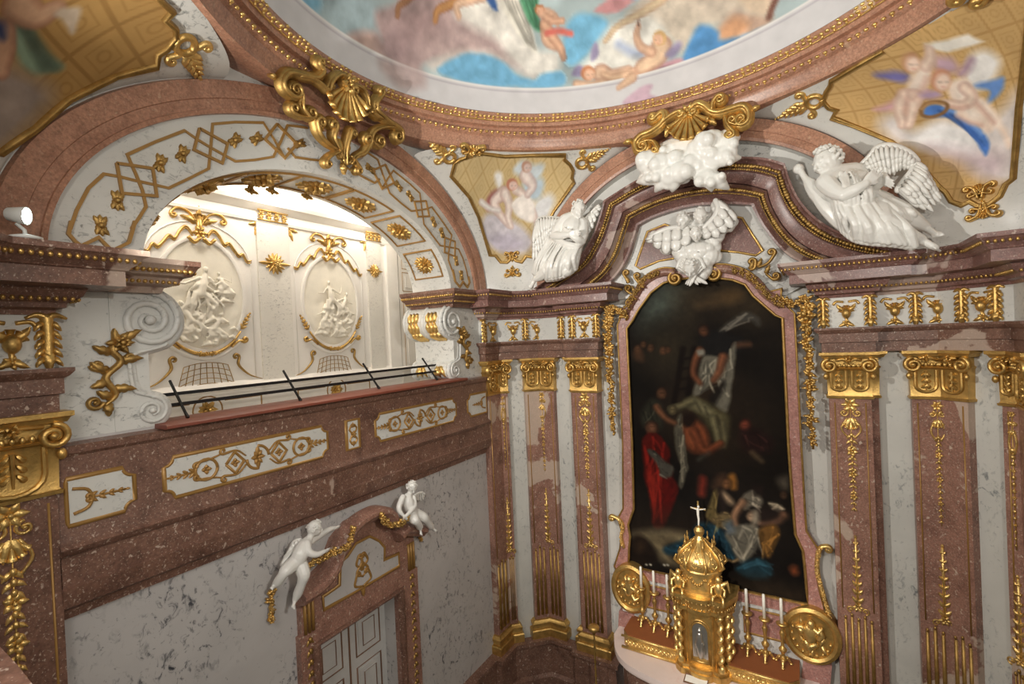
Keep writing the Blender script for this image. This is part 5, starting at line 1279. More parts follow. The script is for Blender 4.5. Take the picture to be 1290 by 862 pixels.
# ---------------------------------------------------------------- gallery parapet with inlaid panels, iron rail
def notched(a0, a1, z0, z1, r):
    """rectangle with corners cut by quarter hollows"""
    out = []
    for cx, cz, t0 in ((a0, z0, PI/2), (a1, z0, PI), (a1, z1, 3*PI/2), (a0, z1, 0)):
        for i in range(6):
            a = t0-PI/2*i/5; out.append((cx+r*math.cos(a), cz+r*math.sin(a)))
    return out
def parapet():
    X = -5.5; F = FL(X); y0, y1 = 1.395, 7.845
    root = thing('gallery_parapet', 'long red marble gallery parapet with inlaid white panels above the door wall', 'parapet', (X, CY-.04, -2.27))
    m = MB(); m.moulding([(X-.1, y0), (X-.1, y1)], [(0, -2.27), (.03, -2.27), (.05, -2.19), (.11, -2.15), (.14, -2.06), (.15, -1.98), (.12, -1.97), (.12, -1.71), (.15, -1.69), (.17, -1.64), (.11, -1.60), (.10, -1.58), (.10, -.86), (.13, -.83), (.14, -.76), (0, -.745)])
    m.build('body', M['red'], root, angle=SH)
    m = MB(); m.moulding([(X-.45, 2.18), (X-.45, 7.02)], [(0, -.745), (.60, -.745), (.615, -.735), (.615, -.71), (.6, -.70), (0, -.70)]); m.build('sill_board', M['sill'], root, angle=SH)
    P = [(1.38, 1.95, 0), (2.2, 4.1, 1), (4.93, 6.83, 2), (7.18, 7.9, 3)]
    for a0, a1, k in P:
        m = MB(); q = notched(a0, a1, -1.455, -1.05, .085); q = [(min(max(a, 1.46), 7.79), b) for a, b in q]
        m.prism(F, q, -.02, .006); pn = m.build('white_panel', M['white'], root, smooth=False)
        g = MB(); g.relief(F, q, .016, .018, 0, (1, 1), closed=True); g.build('gilt_border', M['gildline'], pn)
        g = MB(); c = (a0+a1)/2; zc = -1.25
        if k in (1, 2):
            for sd in (-1, 1):
                g.relief(F, spiral((c, zc), .13, .13, PI/2*(1-sd)+PI/4*0, .25, 8), .016, .02, .006)
                for q2, r in ((.0, .12), (.62, .11)):
                    cc = c+sd*(.26 if q2 == 0 else .56)
                    g.relief(F, [(cc-.10, zc), (cc, zc+r), (cc+.10, zc), (cc, zc-r), (cc-.10, zc)] if q2 == 0 else spiral((cc, zc), r, r, 0, 1, 18), .015, .02, .006); g.flower(F, (cc, zc), .05, 4, .02, .006)
                for up in (-1, 1):
                    g.relief(F, curl(cr([(c+sd*.14, zc+up*.05), (c+sd*.24, zc+up*.13), (c+sd*.38, zc+up*.12)], 4), .035, up*sd, 1), .015, .02, .006, (.6, .6))
                    g.relief(F, curl(cr([(c+sd*.40, zc+up*.13), (c+sd*.52, zc+up*.10), (c+sd*.66, zc+up*.09)], 4), .03, -up*sd, 1), .014, .02, .006, (.6, .6))
                g.spray(F, (c+sd*.66, zc), 0 if sd > 0 else PI, .26, .075, .02, 4, .006)
                g.leaf(F, (c, zc), PI/2*sd, .13, .05, .025, 2)
            g.flower(F, (c, zc), .08, 6, .03, .006)
        else:
            sd = 1 if k == 0 else -1; b = 1.5 if k == 0 else 7.74
            g.spray(F, (b+sd*.1, zc), 0 if sd > 0 else PI, .28, .07, .02, 4, .006)
            for up in (-1, 1): g.relief(F, curl(cr([(b, zc+up*.11), (b+sd*.1, zc+up*.08), (b+sd*.14, zc)], 4), .03, -up*sd, .8), .014, .02, .006)
        g.build('gilt_arabesque', M['gildline'], pn)
    m = MB(); q = [(4.41, -1.455), (4.63, -1.455), (4.63, -1.055), (4.41, -1.055)]; m.prism(F, q, -.02, .006); pn = m.build('white_panel', M['white'], root, smooth=False)
    g = MB(); g.relief(F, [(a, b) for a, b in q], .02, .018, 0, (1, 1), closed=True); g.build('gilt_border', M['gildline'], pn)
    g = MB()
    for up in (-1, 1):
        for sd in (-1, 1): g.relief(F, curl(cr([(4.52, -1.255), (4.52+sd*.06, -1.255+up*.07), (4.52+sd*.03, -1.255+up*.13)], 4), .022, sd*up, .9), .012, .02, .006)
        g.leaf(F, (4.52, -1.255+up*.1), up*PI/2, .07, .025, .02, 1)
    g.flower(F, (4.52, -1.255), .05, 5, .025, .006); g.build('gilt_arabesque', M['gildline'], pn)
parapet()
def railing():
    X = -5.72; root = thing('gallery_railing', 'black iron double rail on slanted posts along the gallery sill', 'railing', (X, CY, -.70))
    tx = lambda z: X-.28*(z+.70)/.42
    F = FL(tx(-.33)); F2 = FL(tx(-.48))
    a0, a1 = F.t(199, 500)[0], F.t(551, 459)[0]; b0, b1 = F2.t(203, 514)[0], F2.t(556, 466)[0]
    for Fq, p, q, x in ((F, a0, a1, tx(-.33)), (F2, b0, b1, tx(-.48))):
        z0 = Fq.t(199 if Fq is F else 203, 500 if Fq is F else 514)[1]; z1 = Fq.t(551 if Fq is F else 556, 459 if Fq is F else 466)[1]; z = (z0+z1)/2
        m = MB(); m.box(Frame((x, 0, z), (0, 1, 0), Z1), p, q, -.018, .018, -.012, .012); m.build('rail_bar', M['black'], root, smooth=False)
    FT = FL(-5.9); FB = FL(-5.66)
    for (xt, yt), (xb, yb) in (((220, 496), (237, 529)), ((362, 480), (379, 506)), ((462, 468), (478, 489)), ((536, 459), (551, 477))):
        y = FB.t(xb, yb)[0]; top = V((tx(-.31), FT.t(xt, yt)[0], -.30)); bot = V((-5.66, y, -.70)); top.y = y-.02
        m = MB(); d = (top-bot); n = V((d.z, 0, -d.x)).normalized(); rows = []
        for t in (0, .15, 1):
            p = bot+d*t; w = .05 if t == 0 else .022
            rows.append([p+V((0, -.010, 0))-n*w*.5, p+V((0, .010, 0))-n*w*.5, p+V((0, .010, 0))+n*w*.5, p+V((0, -.010, 0))+n*w*.5])
        b = len(m.v); m.grid(rows, cv=True); m.f.append((b, b+1, b+2, b+3)); m.f.append((b+8, b+9, b+10, b+11)); m.build('post', M['black'], root, smooth=False)
railing()
# ---------------------------------------------------------------- swept pediment over the altar
def W3(Y, pts): return [V((a, Y, b)) for a, b in FA(Y).T(pts)]
def pediment():
    segO = [[(672, 364), (690, 353), (705, 345), (723, 335), (738, 313), (748, 295), (756, 272), (761, 253)], [(761, 253), (803, 227), (845, 209), (885, 201), (924, 198), (962, 199), (989, 206)], [(989, 206), (997, 230), (1008, 252), (1027, 273), (1051, 289), (1077, 299), (1109, 307), (1153, 314)]]
    segM = [[(728, 361), (742, 350), (754, 339), (768, 316), (777, 290), (785, 267)], [(785, 267), (812, 253), (840, 242), (870, 235), (907, 231), (940, 233), (966, 240)], [(966, 240), (972, 260), (987, 286), (1006, 305), (1030, 319), (1060, 329)]]
    segI = [[(757, 364), (770, 354), (785, 335), (794, 315), (803, 284)], [(803, 284), (824, 273.5), (865, 261), (907, 257), (946, 258)], [(946, 258), (960, 284), (985, 315), (1010, 331), (1040, 339)]]
    def full(seg, Y):
        out = []
        for i, s_ in enumerate(seg):
            q = resample(cr(W3(Y, s_), 6), 26 if i != 1 else 30)
            out += q if i == 0 else q[1:]
        return [V(q) for q in out]
    O, Mi, I = full(segO, 8.28), full(segM, 8.46), full(segI, 8.78)
    root = thing('altar_pediment', 'swept purple-red marble pediment with gilt bands arching over the altar painting', 'pediment', tuple(O[40]))
    def lay(A, B, prof, backA, mat, nm, parent, side=0):
        m = MB(); rows = []
        for a, b in zip(A, B):
            row = [V((a.x, backA, a.z))] if backA else []
            for f, dy in prof:
                p = a.lerp(b, f); row.append(p+V((0, -dy, 0)))
            rows.append(row)
        m.grid(rows); q = len(rows[0]); n = len(rows); m.f.append(tuple(range(q))); m.f.append(tuple((n-1)*q+i for i in range(q))[::-1])
        return m.build(nm, mat, parent, angle=SH)
    lay(O, Mi, [(0, 0), (.02, .05), (.10, .05), (.13, .0), (.22, -.02), (.42, -.02), (.46, .03), (.50, .03), (.54, -.02), (.62, -.01), (.93, .0), (.97, -.0), (1, -.06), (1, -.2)], 8.99, M['ped'], 'outer_moulding', root)
    lay(Mi, I, [(0, -.02), (.05, .02), (.10, .0), (.12, -.03), (.42, -.04), (.45, .0), (.52, .0), (.56, -.05), (.85, -.04), (1, .0), (1, -.2)], None, M['ped'], 'inner_moulding', root)
    g = MB()
    def bead(g, A, B, f, dy, st, r):
        P = resample([a.lerp(b, f)+V((0, -dy, 0)) for a, b in zip(A, B)], st)
        R = random.Random(st)
        for i, p in enumerate(P):
            g.ell(p, (r*R.uniform(.7, 1.3), r*.8, r*R.uniform(.7, 1.2)), n=6, m=4)
    bead(g, O, Mi, .33, .02, 150, .034); bead(g, O, Mi, .48, .05, 210, .018); g.build('gilded_leaf_band', M['gold_mat'], root)
    g = MB(); bead(g, Mi, I, .28, .0, 140, .034); bead(g, Mi, I, .48, .02, 190, .016); g.build('gilded_leaf_band', M['gold_mat'], root)
    # white tympanum with two framed red panels
    F = FA(8.93); m = MB(); q = [(p.x, p.z) for p in I]
    base = F.T([(1040, 345), (990, 372), (965, 372), (940, 352), (905, 345), (850, 345), (825, 352), (800, 375), (775, 378), (757, 372)])
    tim = F.T([(803, 284), (824, 273.5), (865, 261), (907, 257), (946, 258), (960, 284), (985, 315), (1010, 331), (1040, 339)])
    left = F.T([(757, 364), (770, 354), (785, 335), (794, 315)])
    m.prism(F, left+tim+base, -.06, .0); m.build('tympanum', M['white'], root, smooth=False)
    for nm, pts in (('a', [(816, 292), (838, 283), (858, 290), (862, 318), (853, 325), (830, 329), (807, 339), (801, 335)]), ('b', [(921, 272), (935, 275), (948, 296), (961, 316), (952, 322), (930, 318), (908, 316), (905, 300)])):
        m = MB(); t = F.T(pts); m.prism(F, t, -.01, .015); p = m.build('red_panel', M['ped'], root, smooth=False)
        g = MB(); g.relief(F, t, .02, .03, .012, (1, 1), closed=True); g.build('gilt_border', M['gold'], p)
pediment()
# ---------------------------------------------------------------- scrolls, garlands and relief medallions round the painting
def frame_crest():
    F = FA(8.80)
    for sd, label, cen, body, ears in (
        (-1, 'gilt and marble scroll with leaves on the upper left shoulder of the painting frame', (851, 351), [(851, 344), (838, 343), (824, 347), (810, 357), (803, 368), (796, 380), (788, 393)], [((808, 360), (800, 350)), ((792, 357), (786, 346)), ((800, 370), (789, 366))]),
        (1, 'gilt and marble scroll with leaves on the upper right shoulder of the painting frame', (899, 346), [(899, 339), (915, 339), (932, 343), (946, 350), (957, 360), (965, 370), (985, 384)], [((945, 340), (952, 330)), ((955, 337), (976, 320)), ((965, 345), (977, 352))])):
        root = thing('frame_scroll', label, 'ornament', tuple(F.W(*cen)))
        m = MB(); p = cr(F.T(body), 5); m.relief(F, p, .075, .09); m.build('marble_scroll', M['red_ped'], root)
        g = MB(); c = F.t(*cen); g.relief(F, spiral(c, .12, .025, PI/2, -sd*1.6 if sd > 0 else 1.6), .035, .07, .02, (1, .5)); g.ell(F.P(c[0], c[1], .06), .035)
        off = [(a, b) for a, b in p]
        g.festoon(F, off[8:], .075, .10, 5+sd, .06); g.relief(F, [(a, b+.075) for a, b in off[:18]], .02, .05, .02)
        for (a, b) in ears:
            q = cr(F.T([a, ((a[0]+b[0])/2+2, (a[1]+b[1])/2+3), b]), 5); g.relief(F, curl(q, .055, sd, 1.2), .028, .05, .0, (.7, .6))
            g.leaf(F, F.t(*a), 1.2 if sd > 0 else 1.9, .16, .05, .05, 3)
        g.build('gilded_leaves', M['gold_mat'], root)
    for label, pts, sd in (('gilt leaf garland hanging down the left side of the altar painting', [(788, 398), (774, 388), (767, 392), (767, 420), (768, 455), (770, 490), (771, 518), (773, 538)], -1),
                           ('gilt leaf garland hanging down the right side of the altar painting', [(984, 378), (1000, 384), (1014, 376), (1016, 400), (1016, 425), (1019, 460), (1021, 500), (1022, 530), (1024, 553)], 1)):
        root = thing('gilded_garland', label, 'garland', tuple(F.W(*pts[3])))
        p = cr(F.T(pts), 6); n = len(p); g = MB(); R = random.Random(3+sd)
        k0 = 14; g.festoon(F, p[:k0], .10, .12, 21+sd, .0, 1.2); P2 = resample(p[k0-2:], 9)
        g.festoon(F, [P2[0], P2[1]], .12, .11, 4+sd, .0, 1.6)
        for i, (a, b) in enumerate(P2[1:]):
            s_ = 1-.05*i; g.festoon(F, [(a, b+.09*s_), (a, b-.10*s_)], .135*s_, .12, 31+i+sd, .0, 1.4)
            g.relief(F, [(a, b+.2), (a, b-.16)], .018, .03)
        g.build('leaves_and_fruit', M['gold'], root)
    # long gilt branches beside the lower part of the frame
    for label, pts, sd in (('slender gilt branch curling off the lower left of the painting frame', [(786, 690), (783, 676), (785, 664), (781, 655), (772, 650)], 1), ('slender gilt branch curling off the lower right of the painting frame', [(1050, 795), (1044, 772), (1036, 745), (1030, 722), (1030, 702), (1034, 690), (1041, 688)], -1)):
        p = cr(F.T(pts), 6); g = MB(); g.relief(F, curl(p, .05, sd, .9), .035, .06, 0, (.8, .9)); g.festoon(F, p[2:-6], .035, .05, 9, .04, .7)
        o = g.build('gilded_branch', M['gold_br'], None); tag(o, label, 'ornament')
    for label, (x, y), rx, rz in (('round gilt relief medallion left of the tabernacle', (795, 741), 24, 26), ('larger round gilt relief medallion right of the tabernacle candlesticks', (1022, 800), 31, 30)):
        F2 = FA(8.72); k = F2.px(x, y); c = F2.t(x, y); root = thing('relief_medallion', label, 'medallion', tuple(F2.P(c[0], c[1], 0)), None)
        m = MB(); el = lambda s_: [(c[0]+rx*k*s_*math.cos(a), c[1]+rz*k*1.15*s_*math.sin(a)) for a in [2*PI*i/40 for i in range(40)]]
        m.prism(F2, el(1), -.27, .02); m.band(F2, el(.88), [(-.06, 0), (-.05, .05), (0, .07), (.04, .05), (.06, 0)], True); m.build('plate', M['gold'], root, angle=SH)
        g = MB(); R = random.Random(int(x)); rr = rx*k
        for i in range(5):
            a = R.uniform(0, 2*PI); q = (c[0]+rr*.25*math.cos(i*1.3), c[1]+rr*.35*math.sin(i*1.3))
            g.tube([F2.P(q[0], q[1], .05), F2.P(q[0]+rr*.2*math.cos(a), q[1]+rr*.25*math.sin(a), .09), F2.P(q[0]+rr*.3*math.cos(a+.6), q[1]+rr*.4*math.sin(a+.6), .06)], [.05, .04, .025], 8, round_=True)
        g.ell(F2.P(c[0], c[1]+rr*.55, .1), (.06, .06, .075)); g.ell(F2.P(c[0]-rr*.05, c[1]+rr*.1, .06), (.1, .06, .17)); g.ell(F2.P(c[0]-rr*.35, c[1]+rr*.2, .08), .05)
        for i in range(9): g.leaf(F2, (c[0]+rr*.45*math.cos(i*.8), c[1]+rr*.5*math.sin(i*.8)), R.uniform(0, 6), rr*.35, rr*.1, .06, 2, .5, .02)
        for i in range(10): g.ell(F2.P(c[0]+rr*.66*math.cos(2.8+i*.36), c[1]+rr*.75*math.sin(2.8+i*.36), .05), .022)
        g.build('figure_relief', M['gold_br'], root)
frame_crest()
# ---------------------------------------------------------------- altar: mensa, predella, candle ledges, tabernacle
YT = 8.05
def altar():
    FT = FA(YT); zt = FT.t(888, 852)[1]; xc = FA(8.25).t(885, 800)[0]
    xl, xr = FA(8.0).t(774, 830)[0], 2*xc-FA(8.0).t(774, 830)[0]
    root = thing('altar_table', 'pink-white marble altar table with a red marble body under the tabernacle', 'altar', (xc, 8.3, ZF))
    H = Frame((0, 0, 0), (1, 0, 0), (0, 1, 0))
    def outline(g):
        h = [(xc+1.62+g, 8.98), (xc+1.62+g, 8.45), (xc+1.45+g, 8.05-g), (xc+1.2, 7.80-g), (xc+.75, 7.66-g), (xc, 7.58-g)]
        L = [(2*xc-a, b) for a, b in h[::-1]][1:]; return cr(h[1:]+L[:-1], 5)+[(xc-1.62-g, 8.98), (xc+1.62+g, 8.98)]
    zm = zt-.02
    m = MB(); m.prism(H, outline(0), zm-.10, zm); m.prism(H, outline(-.05), zm-.16, zm-.10); m.build('mensa', M['red_pink'] if False else white_marble('rosy_altar_marble', (226, 208, 200), (200, 150, 140), .7, 1.2), root, angle=SH)
    m = MB(); m.prism(H, outline(-.16), ZF+.3, zm-.16); m.prism(H, outline(.05), ZF, ZF+.3); m.build('body', M['red'], root, angle=SH)
    # predella wall between ledges and painting
    F = FA(8.78); z0, z1 = zm, FA(8.8).t(905, 745)[1]
    pr = thing('altar_predella', 'pink and white marble wall strip between the altar table and the painting', 'predella', (xc, 8.8, zm))
    m = MB(); m.box(F, xc-1.55, xc+1.55, z0, z0+1.05, -.21, 0); m.build('white_back', M['white'], pr, smooth=False)
    m = MB(); m.box(F, xc-1.62, xc+1.62, z0+1.02, z0+1.16, -.21, .06); m.build('rail', M['red_pink'], pr, smooth=False)
    for sd in (-1, 1):
        m = MB(); m.box(F, xc+sd*.95-.38, xc+sd*.95+.38, z0+.5, z0+.92, 0, .02); p = m.build('pink_panel', M['red_pink'], pr, smooth=False)
        g = MB(); g.relief(F, [(xc+sd*.95+a*.38, z0+.71+b*.21) for a, b in ((-1, -1), (1, -1), (1, 1), (-1, 1))], .015, .02, .018, (1, 1), closed=True); g.build('gilt_border', M['gildline'], p)
    for nm, pts in (('left', [(781, 768), (800, 772), (797, 800), (786, 806), (780, 790)]), ('right', [(1012, 828), (1048, 836), (1046, 858), (1040, 880), (1018, 876), (1010, 850)])):
        m = MB(); m.prism(FA(8.80), FA(8.80).T(pts), -.2, .06); m.build('pink_console', M['red_pink'], pr, angle=SH)
    # candle ledges
    for sd, label in ((-1, 'gilt-edged candle ledge with brown top left of the tabernacle'), (1, 'gilt-edged candle ledge with brown top right of the tabernacle')):
        a0, a1 = sorted((xc+sd*.40, xc+sd*1.36)); zl = zm+.26
        lt = thing('candle_ledge', label, 'ledge', ((a0+a1)/2, 8.45, zm))
        oc = (a1 if sd > 0 else a0)
        pth = [(a0, 8.15), (oc-sd*.12, 8.15), (oc, 8.3), (oc, 8.78), (a0 if sd > 0 else a1, 8.78)] if sd > 0 else [(a1, 8.78), (oc, 8.78), (oc, 8.3), (oc-sd*.12, 8.15), (a1, 8.15)]
        pth = [(a0, 8.15), (a1-.12 if sd > 0 else a1, 8.15)]+([(a1, 8.28)] if sd > 0 else [])+[(a1, 8.77), (a0, 8.77)]+([(a0, 8.28), (a0+.12, 8.15)] if sd < 0 else [])
        if sd < 0: pth = pth[1:]
        m = MB(); m.prism(H, pth, zm, zl-.012, back=True); m.build('gilded_front', M['gold'], lt, angle=SH)
        g = MB(); F3 = FA(8.15)
        for i in range(12):
            u = a0+.08+(a1-a0-.16)*(i+.5)/12; g.flower(F3, (u, zm+.13), .05, 4, .02); g.leaf(F3, (u+.04, zm+.13), .5, .05, .02, .015, 1)
        g.relief(F3, [(a0, zl-.03), (a1, zl-.03)], .02, .03, 0, (1, 1)); g.relief(F3, [(a0, zm+.03), (a1, zm+.03)], .025, .03, 0, (1, 1)); g.build('carved_band', M['gold_br'], lt)
        m = MB(); m.prism(H, pth, zl-.012, zl, back=True); m.build('brown_top', M['brown'], lt, smooth=False)
    return xc, zm
XT, ZM = altar()
def candlestick(x, y, z, label, first=[None]):
    H = .80; S = .86
    def lo(m): m.v = [(a, b, z+(c-z)*S) for a, b, c in m.v]; return m
    if first[0] is None:
        root = thing('candlestick', label, 'candlestick', (x, y, z), 'gilt altar candlesticks'); first[0] = root
        m = MB(); m.lathe([(.0, .10), (.05, .10), (.06, .13), (.03, .17), (.025, .22), (.055, .27), (.06, .30), (.03, .34), (.022, .40), (.03, .52), (.045, .58), (.035, .62), (.02, .66), (.03, .70), (.075, .74), (.085, .77), (.03, .78), (.0, .78)], (x, y, z), 12); lo(m).build('stem', M['gold'], root)
        m = MB()
        for i in range(3):
            a = i*2*PI/3+.5; d = V((math.cos(a), math.sin(a), 0)); o = V((x, y, z))
            m.tube([o+V((0, 0, .15)), o+d*.06+V((0, 0, .13)), o+d*.10+V((0, 0, .06)), o+d*.13+V((0, 0, .015))], [.022, .026, .022, .016], 6, round_=True); m.ell(o+d*.12+V((0, 0, .02)), (.03, .03, .02), n=7, m=5); m.ell(o+d*.06+V((0, 0, .12)), .035, n=7, m=5)
        lo(m).build('tripod_foot', M['gold_br'], root)
        m = MB(); m.lathe([(.0, .78), (.026, .78), (.022, 1.22), (.012, 1.23), (0, 1.235)], (x, y, z), 10); lo(m).build('candle', M['wax'], root)
        return root
    r = first[0].copy(); COL.objects.link(r); r.location = (x, y, z); r['label'] = label
    for ch in list(first[0].children):
        c = ch.copy(); COL.objects.link(c); c.parent = r
    return r
ZL = ZM+.26
Fc = Frame((0, 0, ZL), (1, 0, 0), (0, 1, 0))
for (x, y), w in zip([(810, 786), (826, 793), (843, 799), (943, 822), (965, 831), (987, 838)],
                     ['outermost on the left ledge, next to the round medallion', 'in the middle of the left ledge', 'on the left ledge, closest to the tabernacle', 'on the right ledge, closest to the tabernacle', 'in the middle of the right ledge', 'outermost on the right ledge, next to the large medallion']):
    a, b = Fc.t(x, y); candlestick(a, min(max(b, 8.32), 8.6), ZL, 'tall gilt candlestick with white candle, '+w)
def tabernacle():
    root = thing('tabernacle', 'gilt domed tabernacle with twisted columns and silver door relief on the altar', 'tabernacle', (XT, YT, ZM))
    x, y, z = XT, 8.22, ZM
    H = Frame((0, 0, 0), (1, 0, 0), (0, 1, 0))
    def plan(g):
        h = [(x+.60+g, 8.74), (x+.60+g, 8.30-g*.4), (x+.46+g, 8.02-g), (x+.34+g, 7.92-g), (x+.24, 7.95-g)]
        L = [(2*x-a, b) for a, b in h[::-1]]
        mid = [(x+.24*math.cos(a), 7.95-g-.10*math.sin(a)) for a in [PI*i/8 for i in range(1, 8)]]
        return h+mid+L
    SX = .77
    def nar(m):
        m.v = [(x+(a-x)*SX, 8.3+(b-8.3)*SX, c) for a, b, c in m.v]; return m
    m = MB(); m.prism(H, plan(.05), z, z+.10); m.prism(H, plan(.02), z+.10, z+.16); nar(m).build('base', M['gold'], root, angle=SH)
    m = MB()
    core = [(x+.50, 8.72), (x+.50, 8.28), (x+.30, 8.05)]+[(x+.28*math.cos(a), 8.06-.10*math.sin(a)) for a in [PI*i/10 for i in range(0, 11)]]+[(x-.30, 8.05), (x-.50, 8.28), (x-.50, 8.72)]
    m.prism(H, core, z+.16, z+1.10); nar(m).build('body', M['gold'], root, angle=SH)
    m = MB()
    for g, a, b in ((.03, 1.06, 1.12), (.0, 1.12, 1.22), (.05, 1.22, 1.27), (.10, 1.27, 1.33)): m.prism(H, plan(g), z+a, z+b, back=True)
    nar(m).build('cornice', M['gold'], root, angle=SH)
    m = MB(); pl = plan(.06); pl = pl+pl[:1]
    for (a, b), (c_, d_) in zip(pl, pl[1:]):
        k_ = max(1, int(math.dist((a, b), (c_, d_))/.06))
        for q in range(k_): t = q/k_; m.ell((a+(c_-a)*t, b+(d_-b)*t, z+1.245), .024, n=6, m=4); m.ell((a+(c_-a)*t, b+(d_-b)*t, z+1.15), (.014, .014, .03), n=6, m=4)
    nar(m).build('bead_moulding', M['gold_br'], root)
    for sd in (-1, 1):
        for (dx, yy) in ((.40, 7.99), (.52, 8.16), (.56, 8.38)):
            m = MB(); n = 64; o = V((x+sd*dx, yy, z+.20)); Hh = .84
            rows = []
            for i in range(n+1):
                t = i/n; a = sd*t*2*PI*5; off = V((math.cos(a), math.sin(a), 0))*.022
                rows.append([o+V((0, 0, Hh*t))+off+V((math.cos(q), math.sin(q), 0))*(.050 if .04 < t < .96 else .06) for q in [2*PI*k/8 for k in range(8)]])
            m.grid(rows, cv=True); m.lathe([(.075, -.04), (.075, 0), (.06, .03)], o, 10); m.lathe([(.055, Hh-.02), (.075, Hh+.02), (.075, Hh+.05)], o, 10)
            nar(m).build('twisted_column', M['gold_br'], root)
    # niche frame and silver figure
    class Fr:
        def P(q, a, b, h=0.0):
            s_ = min(1, abs(a)/.28); return V((x+a, 8.06-.10*math.sqrt(max(0, 1-s_*s_))-h-.003, b))
        def N(q, a, b): return V((a*1.1, -1, 0)).normalized()
    Q = Fr(); m = MB()
    ar = lambda w, z0, z1: [(-w, z0), (-w, (z0+z1)/2)]+[(-w*math.cos(a), z1-w*.9+w*.9*math.sin(a)) for a in [PI*i/12 for i in range(13)]]+[(w, (z0+z1)/2), (w, z0)]
    m.relief(Q, ar(.19, z+.22, z+.92), .02, .03); m.relief(Q, ar(.165, z+.28, z+.88), .012, .02); m.relief(Q, [(-.2, z+.24), (0, z+.24), (.2, z+.24)], .02, .03)
    for sd in (-1, 1): m.leaf(Q, (sd*.16, z+.98), PI/2-sd*1.0, .16, .05, .03, 2)
    m.shell(Q, (0, z+.96), .1, PI/2, 1.8, 5, .03)
    nar(m).build('niche_frame', M['gold'], root)
    s = MB(); R = random.Random(4)
    rows = []
    pts = ar(.15, z+.30, z+.86); zc = z+.55
    rows = [[Q.P(a*f, zc+(b-zc)*f, .006+.012*R.random()*(f < .95)) for a, b in pts] for f in (1, .8, .6, .4, .2, .02)]
    s.grid(rows, cv=True)
    s.ell(Q.P(.0, z+.74, .03), (.05, .035, .055), n=9, m=6); s.tube([Q.P(0, z+.69, .02), Q.P(-.015, z+.55, .03), Q.P(.01, z+.36, .02)], [.06, .085, .065], 8, round_=True)
    for i in range(6): s.tube([Q.P(-.06+.024*i, z+.58, .07), Q.P(-.08+.034*i, z+.46, .075), Q.P(-.07+.03*i, z+.36, .05)], .013, 5, round_=True)
    for sd in (-1, 1): s.tube([Q.P(sd*.04, z+.62, .02), Q.P(sd*.075, z+.55, .02), Q.P(sd*.02, z+.50, .03)], .018, 6, round_=True)
    nar(s).build('silver_relief', M['silver'], root)
    # onion-shaped dome with ribs, swags, small urns, crucifix
    d = MB(); c = (x, 8.33, z+1.33)
    d.lathe([(.46, 0), (.46, .05), (.40, .07), (.39, .28), (.43, .30), (.44, .36), (.42, .38), (.43, .42), (.45, .47), (.43, .54), (.37, .61), (.27, .68), (.17, .74), (.10, .80), (.07, .86), (.10, .90), (.11, .95), (.07, 1.00), (.0, 1.02)], c, 32)
    nar(d).build('dome', M['gold_br'], root, angle=SH)
    d = MB()
    prof = [(.43, .40), (.455, .47), (.435, .54), (.375, .61), (.275, .68), (.175, .74), (.105, .80)]
    for k in range(8):
        a = 2*PI*k/8+PI/8; e = V((math.cos(a), math.sin(a), 0)); d.tube([V(c)+e*(r+.01)+V((0, 0, h)) for r, h in prof], [.03, .028, .026, .024, .022, .02, .018], 6, round_=True)
        d.tube([V(c)+e*.46+V((0, 0, .40)), V(c)+e*.54+V((0, 0, .46)), V(c)+e*.50+V((0, 0, .53))], [.03, .035, .02], 6, round_=True)
        b = V(c)+e*.30+V((0, 0, .64)); d.lathe([(.0, 0), (.02, .0), (.015, .05), (.04, .09), (.035, .12), (.012, .15), (.02, .2), (.0, .24)], b, 8)
        e2 = V((math.cos(a+PI/8), math.sin(a+PI/8), 0))
        for t in range(7): q = (t-3)/3; ee = V((math.cos(a+PI/8+q*.34), math.sin(a+PI/8+q*.34), 0)); d.ell(V(c)+ee*.405+V((0, 0, .25-.09*(1-q*q))), .026, n=6, m=4)
    nar(d).build('ribs_and_swags', M['gold'], root)
    d = MB()
    class Dm:
        def __init__(q, a): q.a = a
        def P(q, u, v, h=0.0):
            t = min(max(v, 0), .999)*(len(prof)-1); i = int(t); f = t-i; r0 = prof[i][0]+(prof[i+1][0]-prof[i][0])*f; hh = prof[i][1]+(prof[i+1][1]-prof[i][1])*f
            a = q.a+u/max(.1, r0); return V((c[0]+(r0-.008+h)*math.cos(a), c[1]+(r0-.008+h)*math.sin(a), c[2]+hh+h*.5))
        def N(q, u, v): return (q.P(u, v, .01)-q.P(u, v, 0)).normalized()
    for k in range(8):
        D_q = Dm(2*PI*k/8+PI/4)
        for sd in (-1, 1): d.relief(D_q, cr([(sd*.02, .05), (sd*.10, .18), (sd*.07, .36), (sd*.015, .5)], 4), .016, .022, 0, (.5, .6)); d.relief(D_q, [(sd*.0, .5), (sd*.05, .62), (sd*.02, .8)], .014, .02, 0, (.5, .5))
        for v in (.12, .28, .44, .62): d.ell(D_q.P(0, v, .01), (.022, .022, .018), n=6, m=4)
    nar(d).build('carved_leaves', M['gold_br'], root)
    for sd in (-1, 1):
        d = MB(); o = V((x+sd*.40, 8.0, z+1.33)); d.ell(o+V((0, 0, .14)), (.09, .08, .12)); d.ell(o+V((0, 0, .29)), .06)
        for q in (-1, 1):
            d.tube([o+V((q*.05, 0, .2)), o+V((q*.13, -.05, .16)), o+V((q*.12, -.1, .1))], .028, 6, round_=True); d.tube([o+V((q*.05, -.03, .05)), o+V((q*.1, -.12, .04)), o+V((q*.1, -.14, -.05))], .03, 6, round_=True)
        d.tube([o+V((sd*.05, .02, .2)), o+V((sd*.16, .06, .26)), o+V((sd*.2, .06, .12))], [.05, .04, .02], 6, round_=True)
        nar(d).build('cherub_figure', M['gold_br'], root)
